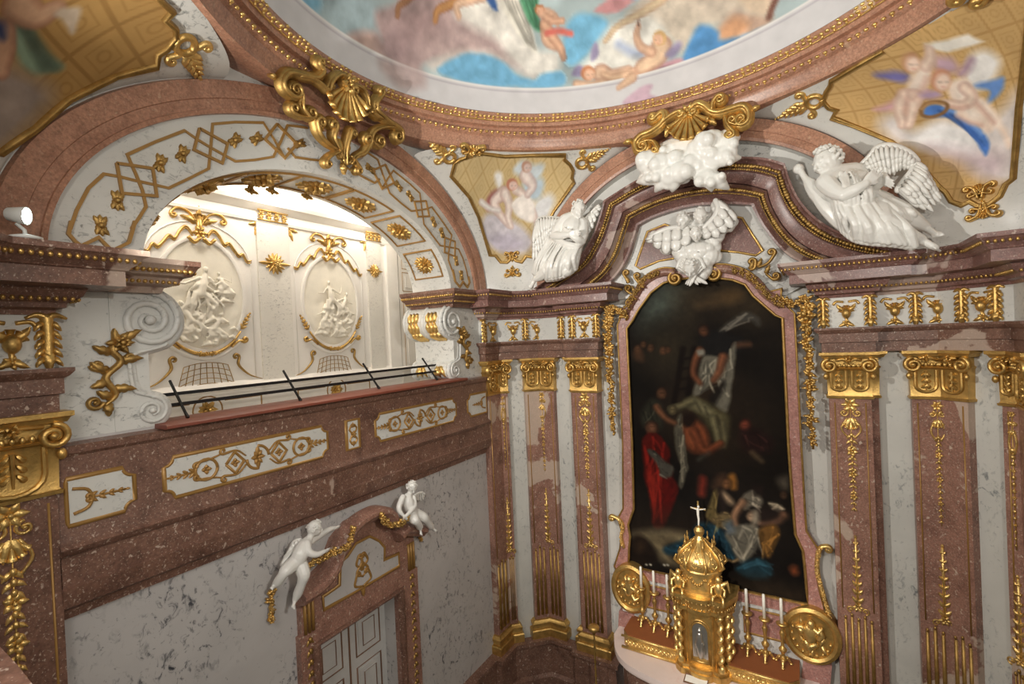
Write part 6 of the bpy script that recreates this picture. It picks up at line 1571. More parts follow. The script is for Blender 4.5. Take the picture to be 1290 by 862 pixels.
    cr_ = thing('crucifix', 'small pale crucifix standing on top of the tabernacle dome', 'crucifix', (x, 8.33, z+2.34))
    d = MB(); F = Frame((x, 8.33, z+2.34), (1, 0, 0), Z1); d.box(F, -.012, .012, -.02, .42, -.012, .012); d.box(F, -.12, .12, .28, .305, -.012, .012); d.build('cross', M['gold_br'], cr_, smooth=False)
    d = MB(); P = F.P; d.tube([P(0, .03, .025), P(.008, .12, .03), P(0, .2, .03), P(0, .29, .028)], [.013, .017, .02, .024], 7, round_=True); d.ell(P(.01, .335, .035), (.02, .02, .025), n=8, m=6)
    for sd in (-1, 1): d.tube([P(sd*.02, .285, .025), P(sd*.07, .295, .022), P(sd*.115, .31, .02)], [.011, .009, .007], 6, round_=True)
    d.build('corpus', M['wax'], cr_)
    cd = thing('altar_card', 'framed white card leaning at the foot of the tabernacle', 'card', (x-.02, 7.9, z))
    F = Frame((x-.05, 7.78, z+.005), (1, 0, 0), (0, .85, .12)); d = MB(); d.box(F, -.17, .17, 0, .17, 0, .012); d.build('sheet', M['paper'], cd, smooth=False)
    d = MB(); d.relief(F, [(-.17, 0), (.17, 0), (.17, .17), (-.17, .17)], .012, .012, .012, (1, 1), closed=True); d.build('dark_frame', M['doorline'], cd)
tabernacle()
# tall processional rod in front of the left pilasters
def rod():
    Yr = 8.2; F = FA(Yr); t = F.t(748, 792); root = thing('processional_rod', 'thin gilt rod with round knob standing before the left pilasters', 'rod', (t[0], Yr, ZF))
    m = MB(); n = 26; pr = []
    for i in range(n): z = ZF+.12+(t[1]-.1-ZF-.12)*i/(n-1); pr += [(.016, z-.03), (.026 if i % 2 else .018, z)]
    m.lathe([(.14, ZF), (.14, ZF+.03), (.05, ZF+.1)]+pr, (t[0], Yr, 0), 8); m.build('shaft', M['gold'], root)
    m = MB(); m.lathe([(0, -.11), (.03, -.1), (.05, -.05), (.10, -.02), (.11, .02), (.09, .05), (.05, .06), (0, .065)], (t[0], Yr, t[1]), 16); m.build('knob', M['gold'], root)
rod()
# ---------------------------------------------------------------- door with its marble surround
def door():
    F = FL(XL-.22); root = bpy.data.objects.new('door_1', None); COL.objects.link(root); root.location = (XL-.22, CY-.04, ZF); root['kind'] = 'structure'; ORG['door_1'] = V(root.location)
    a0, a1, zt = DOOR[0], DOOR[1], DOOR[2]; mid = F.t(443, 800)[0]; mid = (a0+a1)/2
    for u0, u1 in ((a0+.005, mid-.004), (mid+.004, a1-.005)):
        m = MB(); m.box(F, u0, u1, ZF+.01, zt-.01, -.05, 0); leaf = m.build('door_leaf', M['door'], root, smooth=False)
        z = zt-.13
        for h in (.62, 1.15, .95):
            m = MB(); q = lambda g: [(u0+.10+g, z-h+g), (u1-.10-g, z-h+g), (u1-.10-g, z-g), (u0+.10+g, z-g)]
            m.prism(F, q(.13), 0, .022); m.prism(F, q(.06), 0, .012); pn = m.build('raised_panel', M['door'], leaf, smooth=False)
            g = MB(); g.relief(F, q(.02), .010, .012, 0, (1, 1), closed=True); g.relief(F, q(.135), .007, .006, .022, (1, 1), closed=True); g.build('painted_line', M['doorline'], pn)
            z -= h+.12
    m = MB(); m.box(F, mid-.012, mid+.012, ZF+.01, zt-.01, 0, .012); m.build('centre_line', M['doorline'], root, smooth=False)
    F = FL(XL); s = thing('door_surround', 'red marble door surround with curved broken pediment on the left wall', 'door surround', (XL, CY-.04, ZF))
    o0, o1 = 3.57, 5.66
    m = MB()
    for u0, u1 in ((o0, a0), (a1, o1)): m.box(F, u0, u1, ZF, -3.62, 0, .10)
    m.box(F, a0, a1, -3.86, -3.62, 0, .098)
    m.build('jambs', M['red_ped'], s, smooth=False)
    m = MB(); m.relief(F, [(a0-.05, ZF), (a0-.05, zt+.05), (a1+.05, zt+.05), (a1+.05, ZF)], .05, .05, .10, (1, 1)); m.build('architrave', M['red'], s, angle=SH)
    z3 = lambda pts: F.T(px_((320, 590), 3.17, pts))
    back = z3([(155, 575), (160, 470), (255, 400), (320, 300), (380, 230), (480, 165), (550, 170), (575, 225), (565, 290), (625, 300), (630, 400), (600, 470)])
    back = [(3.60, -3.62), (3.60, -3.02), (3.95, -2.86), (4.12, -2.58), (4.35, -2.44), (4.75, -2.40), (5.05, -2.52), (5.2, -2.80), (5.62, -3.0), (5.62, -3.62)]
    m = MB(); m.prism(F, back, 0, .094); m.build('overdoor_block', M['red_ped'], s, angle=SH)
    pan = z3([(257, 556), (253, 505), (320, 460), (322, 372), (352, 345), (385, 295), (440, 267), (478, 285), (500, 310), (498, 360), (556, 335), (558, 385), (480, 430), (380, 488)])
    m = MB(); m.prism(F, pan, .09, .115); p = m.build('white_panel', M['white_wall'], s, smooth=False)
    g = MB(); g.relief(F, pan, .02, .02, .112, (1, 1), closed=True); g.build('gilt_border', M['gildline'], p)
    g = MB(); c = F.t(*px_((320, 590), 3.17, [(412, 430)])[0])
    for sd in (-1, 1):
        for pts in ([(0, -.12), (.14, -.06), (.1, .08)], [(0, .02), (.1, .1), (.02, .2)], [(.02, .15), (.10, .22), (.06, .32)]):
            g.relief(F, curl(cr([(c[0]+sd*a, c[1]+b) for a, b in pts], 4), .035, sd, 1), .02, .02, .115, (.7, .6))
    g.leaf(F, (c[0], c[1]-.12), -PI/2, .14, .05, .02, 2, 0, .115); g.leaf(F, (c[0], c[1]+.1), PI/2, .2, .05, .02, 3, 0, .115); g.build('gilt_arabesque', M['gildline'], p)
    for u in (3.70, 5.53):
        g = MB()
        for k in (-1, 0, 1): g.relief(F, [(u+k*.055, -3.6), (u+k*.055, -3.18)], .02, .03, .10, (1, 1))
        g.build('gilt_triglyph', M['gildline'], s)
        g = MB(); z = -3.7
        while z > -5.6: g.ell(F.P(u, z, .11), (.025, .03, .04), n=6, m=4); g.leaf(F, (u, z), -PI/2+.7, .08, .025, .02, 1, 0, .1); g.leaf(F, (u, z), -PI/2-.7, .08, .025, .02, 1, 0, .1); z -= .14
        g.build('gilt_bead_drop', M['gold_mat'], s)
    pr = [(-.02, .10), (-.02, .28), (.02, .34), (.07, .34), (.10, .30), (.14, .28), (.16, .2), (.17, .10)]
    for nm, pts in (('pediment_left', [(3.52, -3.06), (3.78, -3.03), (4.0, -2.90), (4.14, -2.66), (4.36, -2.48), (4.62, -2.42), (4.85, -2.44), (5.02, -2.54), (5.09, -2.70)]), ('pediment_right', [(5.16, -2.92), (5.30, -2.86), (5.70, -3.02)])):
        m = MB(); m.band(F, cr(pts, 5) if nm[-1] == 't' and nm[9] == 'l' else pts, [(-x_+.06, h) for x_, h in pr]); m.build('pediment_moulding', M['red_ped'], s, angle=SH)
    # gilt garland held by the two infants
    gr = thing('gilded_garland', 'gilt flower garland draped over the door pediment between the two white infants', 'garland', tuple(FL(XL+.36).W(415, 690)))
    def fest(F_, pts, r, h, sd): g = MB(); g.festoon(F_, cr(pts, 5), r, h, sd, 0, .9); g.build('festoon', M['gold'], gr)
    FG = FL(XL+.36); q = FG.T(px_((320, 590), 3.17, [(215, 382), (260, 362), (310, 335), (345, 325), (375, 300), (388, 240)]))
    fest(FG, q, .055, .09, 3); q2 = FG.T(px_((320, 590), 3.17, [(505, 195), (525, 220), (550, 230), (590, 215), (610, 195)])); fest(FG, q2, .06, .09, 8)
    q3 = FL(XL+.05).T(px_((320, 590), 3.17, [(72, 480), (62, 530), (66, 605)])); fest(FL(XL+.05), q3, .055, .08, 12); fest(FL(XL+.05), FL(XL+.05).T(px_((320, 590), 3.17, [(655, 235), (662, 285)])), .05, .07, 13)
door()
# ---------------------------------------------------------------- inside the side gallery
def oval_relief(y, z, seed, label, bl):
    F = FL(XG); a, b = .59, .81; root = thing('oval_relief', label, 'relief', tuple(F.P(y, z, 0)), 'white oval reliefs in the gallery')
    el = lambda s_, n=56: [(y+a*s_*math.cos(2*PI*i/n), z+b*s_*math.sin(2*PI*i/n)) for i in range(n)]
    m = MB(); m.band(F, el(1.0), [(-.03, 0), (-.028, .03), (-.01, .035), (.02, .028), (.03, .012), (.03, 0)], True); m.build('frame', M['gal_white'], root, angle=SH)
    m = MB(); R = random.Random(seed); n = 48; nz = Noise2(seed)
    rows = []
    for k in range(13):
        f = k/12
        row = []
        for i in range(n):
            u, w = a*f*math.cos(2*PI*i/n), b*f*math.sin(2*PI*i/n); bump = .0
            if w < -.05: bump = .05*float(nz(np.array([u*4+9]), np.array([w*4+9]), 2, 3)[0])*min(1, (-w-.05)*4)
            row.append(F.P(y+u, z+w, .008+bump*(1 if f < .97 else 0)))
        rows.append(row)
    m.grid(rows, cv=True); m.build('ground', M['stucco_dull'], root); m = MB()
    P = lambda u, w, h=.03: F.P(y+u, z+w, h)
    def fig(x0, z0, s_, lean, R):
        m.ell(P(x0+lean*.32*s_, z0+.36*s_, .05), (.03, .042*s_, .05*s_), n=9, m=7)
        m.tube([P(x0+lean*.3*s_, z0+.3*s_), P(x0+lean*.15*s_, z0+.14*s_, .05), P(x0, z0, .05)], [.035*s_, .06*s_, .065*s_], 9, round_=True)
        for q in (-1, 1):
            m.tube([P(x0+lean*.25*s_+q*.07*s_, z0+.24*s_, .05), P(x0+q*.2*s_, z0+.14*s_, .06), P(x0+q*.28*s_+lean*.1, z0+.2*s_+R.uniform(-.1, .1), .05)], [.024*s_, .02*s_, .015*s_], 7, round_=True)
            m.tube([P(x0+q*.05*s_, z0, .05), P(x0+q*.16*s_+.05, z0-.14*s_, .05), P(x0+q*.13*s_-.05*lean, z0-.32*s_, .04)], [.05*s_, .04*s_, .024*s_], 8, round_=True)
        for j in range(9): u = R.uniform(-.16, .16)*s_; m.tube([P(x0+u, z0+.02*s_, .06), P(x0+u*1.6+.05, z0-.16*s_, .075), P(x0+u*2.0, z0-.33*s_, .035)], [.014*s_, .02*s_, .012*s_], 6, round_=True)
    for f in bl: fig(f[0], f[1], f[2], f[3], R)
    for i in range(9):
        u = R.uniform(-.3, .38); w = -.35-.3*R.random(); m.tube([P(u, w, .02), P(u+.08, w+.04, .05), P(u+.16, w-.02, .02)], [.018, .03, .016], 7, round_=True)
    for f in bl:
        for i in range(7): u = f[0]+R.uniform(-.2, .2)*f[2]; w = f[1]+R.uniform(-.3, .2)*f[2]; m.tube([P(u, w, .02), P(u+R.uniform(-.1, .1), w-.07, .055), P(u+R.uniform(-.16, .16), w-.16*f[2], .02)], [.03, .04, .02], 7, round_=True)
    fuse(m.build('carved_figures', M['stucco_dull'], root), .013, 3, .5)
    # gilt ribbon crest above and leaf spray below
    c = thing('ribbon_crest', 'gilt ribbon and acanthus crest above the '+('nearer' if y < 4.5 else 'farther')+' oval relief', 'ornament', tuple(F.P(y, z+b, 0)))
    g = MB(); zt = z+b+.02
    for sd in (-1, 1):
        w = cr([(y+sd*.10, zt+.03), (y+sd*.18, zt+.13), (y+sd*.26, zt+.06), (y+sd*.33, zt-.06), (y+sd*.40, zt-.03), (y+sd*.47, zt-.12), (y+sd*.54, zt-.20), (y+sd*.60, zt-.17), (y+sd*.66, zt-.27), (y+sd*.73, zt-.26)], 5)
        g.relief(F, w, .018, .03, .01, (.8, .7)); g.relief(F, [(p[0], p[1]-.03) for p in w], .010, .02, .01)
        g.relief(F, curl(cr([(y+sd*.05, zt+.22), (y+sd*.14, zt+.34), (y+sd*.28, zt+.37), (y+sd*.36, zt+.30)], 5), .045, -sd, 1.1), .02, .035, .01, (.7, .5))
        g.relief(F, cr([(y+sd*.02, zt-.02), (y+sd*.10, zt-.09), (y+sd*.18, zt-.02)], 4), .025, .04, .05)
        g.leaf(F, (y+sd*.04, zt+.2), PI/2-sd*1.0, .22, .06, .05, 3, -sd*.5)
    g.shell(F, (y, zt+.14), .2, PI/2, 1.3, 5, .05); g.flower(F, (y, zt+.06), .10, 6, .05); g.leaf(F, (y, zt+.3), PI/2, .15, .04, .04, 2); g.relief(F, [(y, zt), (y, zt+.3)], .04, .04)
    g.build('ribbon', M['gold'], c)
    c = thing('leaf_spray', 'gilt leaf spray cupping the lower edge of the '+('nearer' if y < 4.5 else 'farther')+' oval relief', 'ornament', tuple(F.P(y, z-b, 0)))
    g = MB(); m2 = MB()
    arc = [(y+a*1.07*math.sin(t), z-b*1.06*math.cos(t)) for t in [-.9+1.8*i/24 for i in range(25)]]; g.relief(F, arc, .025, .035, .03, (.5, .5)); g.festoon(F, arc[9:16], .04, .05, 5, .04)
    for sd in (-1, 1):
        e = (y+sd*a*1.07*math.sin(.95), z-b*1.06*math.cos(.95)); g.spray(F, e, PI/2-sd*.55, .26, .08, .03, 4, .02); g.relief(F, curl(cr([(y+sd*.35, z-b*.95), (y+sd*.47, z-b*.84), (y+sd*.55, z-b*.86)], 4), .04, sd, 1), .022, .035, .02)
    g.build('leaves', M['gold'], c)
    arc2 = [(y+a*1.22*math.sin(t), z-b*1.13*math.cos(t)) for t in [-.75+1.5*i/20 for i in range(21)]]; m2.relief(F, arc2, .035, .05); m2.build('stucco_bracket', M['gal_white'], c)
    # gilt trellis below
    t_ = thing('gilded_trellis', 'small gilt trellis with side scrolls under the '+('nearer' if y < 4.5 else 'farther')+' oval relief', 'ornament', tuple(F.P(y, z-b-.2, 0)))
    g = MB(); zz = z-b-.14
    for j in range(5): r = j/4; g.relief(F, [(y+(.30+.10*r)*(i/6), zz-.06+(.09 if j == 0 else .08)*0-.075*j-.05*(abs(i)/6)**2*(1+.3*j)+.03) for i in range(-6, 7)], .005, .009, .005, (1, 1))
    for i in range(-4, 5): g.relief(F, [(y+(.30+.10*r)*i/4, zz-.03-.3*r-.05*(abs(i)/4)**2*(1+1.2*r)) for r in (0, .5, 1)], .005, .009, .005, (1, 1))
    for sd in (-1, 1): g.relief(F, curl(cr([(y+sd*.82, zz-.34), (y+sd*.62, zz-.26), (y+sd*.46, zz-.1), (y+sd*.47, zz+.02)], 5), .05, sd, .9), .02, .03, .005, (.2, .7))
    g.build('trellis', M['gold_mat'], t_)
oval_relief(3.57, .82, 3, 'white oval relief of draped figures in the gallery, nearer of the two', [(-.06, .0, 1.0, .3), (.28, .12, .55, -.4), (-.2, -.38, .7, -.5), (.1, -.5, .6, .6)])
oval_relief(5.76, .80, 8, 'white oval relief of draped figures in the gallery, farther of the two', [(-.02, .02, .9, -.2), (.2, -.1, .7, .5), (-.2, -.34, .7, .4), (.08, -.46, .6, -.4)])
def sunburst(y, z, r, label):
    F = FL(XG+.035); root = thing('gilded_rosette', label, 'ornament', tuple(F.P(y, z, 0))); g = MB()
    for k in range(14): a = 2*PI*k/14; g.leaf(F, (y, z), a, r*(1.25 if k % 7 == 0 else .8), r*.2, .03, 2)
    g.build('rays', M['gold'], root); g = MB(); g.flower(F, (y, z), r*.5, 8, .04, .02, 2); g.build('flower', M['gold_br'], root)
sunburst(4.68, 1.38, .22, 'gilt rosette on the wall strip between the two oval reliefs')
sunburst(6.80, 1.46, .17, 'gilt rosette on the far gallery wall strip right of the ovals')
sunburst(2.3, 1.38, .22, 'gilt rosette on the near gallery wall strip behind the scroll console')
def gallery_bits():
    F = FL(XG+.04)
    for (y, z, w), lab in zip([(4.68, 2.15, .26), (6.8, 2.15, .2)], ['gilt capital band on the gallery cornice between the ovals', 'gilt capital band on the gallery cornice near the white door']):
        g = MB()
        for k in range(4):
            u = y-w+2*w*(k+.5)/4; g.flower(F, (u, z), .055, 6, .03); g.leaf(F, (u, z-.02), -PI/2, .07, .03, .02, 1)
        g.relief(F, [(y-w, z+.07), (y+w, z+.07)], .015, .03, 0, (1, 1)); g.relief(F, [(y-w, z-.08), (y+w, z-.08)], .012, .02, 0, (1, 1))
        tag(g.build('capital_band', M['gold'], None), lab, 'ornament')
    F = FL(XG)
    for (x, y), sd, lab in (((325, 286), -1, 'gilt corner spray left of the middle wall strip in the gallery'), ((364, 293), 1, 'gilt corner spray right of the middle wall strip in the gallery'), ((461, 308), -1, 'gilt corner spray above the farther oval relief')):
        a, b = F.t(x, y); g = MB(); g.leaf(F, (a-sd*.0, b+.05), -PI/2+sd*.3, .2, .05, .03, 3); g.leaf(F, (a, b+.06), (0 if sd > 0 else PI)-sd*.25, .16, .05, .03, 3); g.flower(F, (a, b+.05), .06, 5, .03)
        tag(g.build('corner_spray', M['gold'], None), lab, 'ornament')
    # arched wall panels around the ovals
    for y, lab in ((3.57, 'nearer'), (5.76, 'farther')):
        m = MB(); m.relief(F, [(y-.72, -.45), (y-.72, 1.2)]+[(y-.72*math.cos(a), 1.25+.62*math.sin(a)) for a in [PI*i/16 for i in range(17)]]+[(y+.72, 1.2), (y+.72, -.45)], .007, .014, 0, (1, 1))
        tag(m.build('stucco_panel_moulding', M['gal_white'], None), 'thin arched stucco moulding around the '+lab+' oval relief', 'moulding')
    # dado fields with gilt medallions
    for i, (y, w) in enumerate(((3.4, .8), (5.75, .78))):
        lab = 'nearer' if i == 0 else 'farther'
        root = thing('dado_medallion', 'gilt medallion in a framed dado field under the %s oval relief' % lab, 'ornament', tuple(F.P(y, -.95, 0)))
        z0, z1 = -1.15, -.73; zc = (F.t(262, 517)[1] if i == 0 else F.t(424, 491)[1]); yc = (F.t(262, 517)[0] if i == 0 else F.t(424, 491)[0])
        g = MB()
        for sd in (-1, 1): g.relief(F, [(yc+sd*.24, z1), (yc+sd*w, z1), (yc+sd*w, z0-.3)], .010, .012, 0, (1, 1))
        g.relief(F, spiral((yc, zc), .2, .2, 0, 1, 24), .010, .015, 0, (1, 1)); g.build('gilt_field_line', M['gildline'], root)
        g = MB(); g.flower(F, (yc, zc), .13, 7, .04, 0, 2); g.flower(F, (yc, zc), .13, 6, .03); g.build('flower', M['gold'], root)
    # panelled white door at the far end of the gallery wall
    F = FL(XG+.01); root = thing('gallery_door', 'white panelled door with thin gilt lines at the far end of the gallery', 'door', (XG, 7.9, -1.75))
    m = MB(); m.box(F, 7.46, 8.40, -1.75, 1.95, -.02, .03); m.build('leaf', M['gal_white'], root, smooth=False)
    for (z0, z1) in ((-.55, .2), (.3, 1.0), (1.1, 1.5), (1.58, 1.9)):
        m = MB(); q = [(7.56, z0), (8.3, z0), (8.3, z1), (7.56, z1)]; m.prism(F, [(7.64, z0+.08), (8.22, z0+.08), (8.22, z1-.08), (7.64, z1-.08)], .03, .045); pn = m.build('panel', M['gal_white'], root, smooth=False)
        g = MB(); g.relief(F, q, .006, .008, .03, (1, 1), closed=True); g.build('gilt_line', M['gildline'], pn)
    # gilt leaves along the bright cove
    for i, (x, y) in enumerate(((316, 240), (342, 240), (386, 247), (441, 262))):
        g = MB(); p = V((XG+.12, 0, 2.8)); Fc_ = Frame((XG+.13, 0, 0), (0, 1, 0), (.35, 0, 1)); a, b = Fc_.t(x, y)
        g.leaf(Fc_, (a, b), PI/2+.3, .14, .05, .03, 2); g.leaf(Fc_, (a, b), -.2, .12, .04, .03, 2); g.leaf(Fc_, (a, b), PI, .10, .04, .03, 2); g.flower(Fc_, (a, b), .06, 5, .03)
        tag(g.build('cove_ornament', M['gold'], None), 'gilt leaf on the bright gallery cove, '+['nearest to the near end', 'second from the near end', 'third from the near end', 'nearest to the far end'][i], 'ornament', 'gilt leaves on the gallery cove')
gallery_bits()
# ---------------------------------------------------------------- floodlight on the near cornice
LAMP = HL = None
def floodlight():
    global LAMP
    F = FL(-5.18); p = F.W(31, 272); LAMP = p
    root = thing('floodlight', 'small white floodlight with bright lamp on the near left cornice', 'lamp', (p.x, p.y, .945))
    ax = V((.62, .75, -.10)).normalized()
    m = MB(); m.lathe([(.0, -.11), (.04, -.11), (.05, -.10), (.065, -.02), (.072, .015), (.064, .015), (.055, -.005)], p, 20, axis=ax); m.build('housing', M['lamp_white'], root, angle=SH)
    m = MB(); m.lathe([(.0, .010), (.035, .008), (.058, .0)], p, 20, axis=ax); m.build('lamp_glass', M['bulb'], root)
    m = MB(); m.tube([(p.x, p.y, .945), (p.x-.02, p.y, p.z-.11), (p.x-.04, p.y-.04, p.z-.06)], .014, 8); m.lathe([(.0, 0), (.10, 0), (.10, .02), (.03, .04), (0, .04)], (p.x, p.y, .94), 16); m.build('bracket', M['lamp_white'], root)
floodlight()
# ---------------------------------------------------------------- stucco figures
def J(x, y, Y): return FA(Y).W(x, y)
class Body(MB):
    def limb(s, pts, r, n=10): s.tube(pts, r, n, round_=True)
    def soft(s, pts, r, n=10, k=4):
        q = cr([tuple(p)+(rr,) for p, rr in zip(pts, r)], k); s.tube([V(p[:3]) for p in q], [max(.004, p[3]) for p in q], n, round_=True)
    def head(s, c, r, fwd, up, hair='curls', seed=1, hairmb=None):
        """skull, face with brow, eyes, nose, lips, chin and ears; fwd = where it looks"""
        c = V(c); f = V(fwd).normalized(); u = V(up); u = (u-f*u.dot(f)).normalized(); sd = f.cross(u)
        Rm = Matrix((sd, f, u)).transposed()
        s.ell(c, (r*.80, r*.92, r), Rm, 14, 10); s.ell(c+f*r*.25-u*r*.45, (r*.60, r*.62, r*.58), Rm, 12, 8)
        s.ell(c+f*r*.72-u*r*.83, (r*.24, r*.2, r*.18), Rm)                                   # chin
        s.limb([c+f*r*.86+u*r*.12, c+f*r*1.02-u*r*.12, c+f*r*1.10-u*r*.30], [r*.10, r*.11, r*.14], 8)   # nose
        for q in (-1, 1):
            s.limb([c+f*r*.80+u*r*.20+sd*q*r*.12, c+f*r*.74+u*r*.22+sd*q*r*.5], [r*.10, r*.08], 6)  # brow
            s.ell(c+f*r*.80+u*r*.02+sd*q*r*.30, (r*.14, r*.08, r*.09), Rm, 8, 6)             # eye
            s.ell(c+f*r*.62-u*r*.38+sd*q*r*.34, (r*.24, r*.22, r*.24), Rm, 8, 6)             # cheek
            s.ell(c+sd*q*r*.82-u*r*.08, (r*.09, r*.16, r*.24), Rm, 8, 6)                     # ear
        s.limb([c+f*r*.86-u*r*.52-sd*r*.2, c+f*r*.94-u*r*.50, c+f*r*.86-u*r*.52+sd*r*.2], [r*.06, r*.09, r*.06], 6)
        s.limb([c+f*r*.84-u*r*.62-sd*r*.15, c+f*r*.90-u*r*.64, c+f*r*.84-u*r*.62+sd*r*.15], [r*.06, r*.09, r*.06], 6)
        h = hairmb if hairmb is not None else s; R = random.Random(seed)
        n = 60 if hair != 'short' else 34
        for i in range(n):
            th = R.uniform(0, 2*PI); ph = R.uniform(-.35, 1.5); d = (sd*math.cos(th)*math.cos(ph)+f*math.sin(th)*math.cos(ph)+u*math.sin(ph))
            if d.dot(f) > .55-.0*ph and d.dot(u) < .62: continue
            p = c+V((sd*d.dot(sd)*r*.86+f*d.dot(f)*r*.96+u*d.dot(u)*r*1.02)); t = d.cross(V((R.uniform(-1, 1), R.uniform(-1, 1), R.uniform(-1, 1)))).normalized()
            k = r*(.24 if hair != 'short' else .16)
            h.limb([p-t*k*.8, p+d*k*.55, p+t*k*.9], [k*.5, k*.6, k*.34], 6)
    def hand(s, wrist, tip, side, L, curl_=.35, spread=.18):
        """palm, four unequal bent fingers and a thumb from the side of the palm"""
        w = V(wrist); d = (V(tip)-w).normalized(); sd = V(side); sd = (sd-d*sd.dot(d)).normalized(); n = d.cross(sd)
        pl = L*.5; pr = L*.105
        for q in (-1.5, -.5, .5, 1.5):
            s.limb([w+sd*q*L*.05, w+d*pl*.6+sd*q*L*.10, w+d*pl+sd*q*L*.115], [pr*1.15, pr*1.1, pr*.95], 8)
        for i, (q, fl) in enumerate(((-1.5, .40), (-.5, .50), (.5, .47), (1.5, .36))):
            b = w+d*pl+sd*q*L*.115; e = (d+sd*q*spread*.4).normalized(); l = fl*L
            k1 = b+e*l*.45-n*l*curl_*.15; k2 = k1+(e-n*curl_*.7).normalized()*l*.32; k3 = k2+(e-n*curl_*1.3).normalized()*l*.26
            s.limb([b, k1, k2, k3], [L*.058, L*.053, L*.047, L*.038], 7)
        b = w+d*pl*.3-sd*L*.17; k1 = b+(d*.7-sd*.7).normalized()*L*.22; s.limb([w+d*pl*.15-sd*L*.08, b, k1, k1+(d*.9-sd*.3-n*curl_).normalized()*L*.17], [L*.08, L*.07, L*.06, L*.045], 7)
    def foot(s, ankle, toe, L, up=(0, 0, 1)):
        a = V(ankle); d = (V(toe)-a).normalized(); u = V(up); u = (u-d*u.dot(d)).normalized(); sd = d.cross(u); r = L*.16
        s.limb([a-d*L*.12-u*r*.6, a+d*L*.25-u*r*.5, a+d*L*.62-u*r*.8], [r*.95, r*1.0, r*.8], 9)
        for i in range(5):
            q = (i-2)*L*.075; s.limb([a+d*L*.55+sd*q-u*r*.9, a+d*L*(.80-.035*i)+sd*q*1.1-u*r*1.1], [r*(.46-.04*i), r*(.34-.03*i)], 7)
    def wing(s, lead, tips, thick, n, seed=1, coverts=3):
        """feathers from the leading edge to the tips, with overlapping shorter rows"""
        n = int(n*.95); Lp = resample(cr([tuple(p) for p in lead], 6), n); Tp = resample(cr([tuple(p) for p in tips], 6), n); R = random.Random(seed)
        nr = (V(Lp[-1])-V(Lp[0])).cross(V(Tp[n//2])-V(Lp[n//2])).normalized()
        if nr.y > 0: nr = -nr
        for row in range(coverts+1):
            f = 1-row*.72/(coverts+1); lift = nr*thick*.55*row
            for i in range(n):
                a = V(Lp[i]); b = a+(V(Tp[i])-a)*f*R.uniform(.92, 1.06)+nr*thick*R.uniform(.1, .5)
                i0, i1 = max(i-1, 0), min(i+1, n-1)
                w = ((V(Lp[i1])-V(Lp[i0])).length*.4+(V(Tp[i1])-V(Tp[i0])).length*.6)/(i1-i0)*.62
                s.plume(a+lift, b+lift, (nr+V((R.uniform(-.15, .15), 0, R.uniform(-.15, .15)))).normalized(), max(w, thick*.5), thick*.42)
        s.soft([V(p)+nr*thick*.5 for p in Lp], [thick*.95]*n, 8, 2)
    def cloth(s, tops, hems, r0, r1, n, sag=0.0, seed=1, dep=.0):
        """hanging folds between an upper and a lower line: sharp ridges on a sheet"""
        A = resample(cr([tuple(p) for p in tops], 5), n); B = resample(cr([tuple(p) for p in hems], 5), n); R = random.Random(seed)
        for i in range(n):
            a, b = V(A[i]), V(B[i]); m1 = a.lerp(b, .35)+V((R.uniform(-.03, .03), -dep-R.uniform(0, .05), -sag)); m2 = a.lerp(b, .7)+V((R.uniform(-.04, .04), -dep-R.uniform(0, .07), -sag))
            k = R.uniform(.35, .75); s.soft([a+V((0, -r0*.5, 0)), m1+V((0, -r0*.6, 0)), m2+V((0, -r1*.6, 0)), b+V((0, -r1*.3, 0))], [r0*k*.8, (r0+r1)/2*k, r1*k, r1*k*.8], 7, 3)
        for i in range(n-1):
            a, b = V(A[i]).lerp(V(A[i+1]), .5), V(B[i]).lerp(V(B[i+1]), .5)
            s.limb([a+V((0, .05, 0)), a.lerp(b, .5)+V((0, .06-dep, -sag)), b+V((0, .04, 0))], [r0*.95, (r0+r1)*.55, r1*.85], 6)
def fig_part(mb, name, root, vox, mat='stucco', sm=2): return fuse(mb.build(name, M[mat], root), vox, sm, .5)
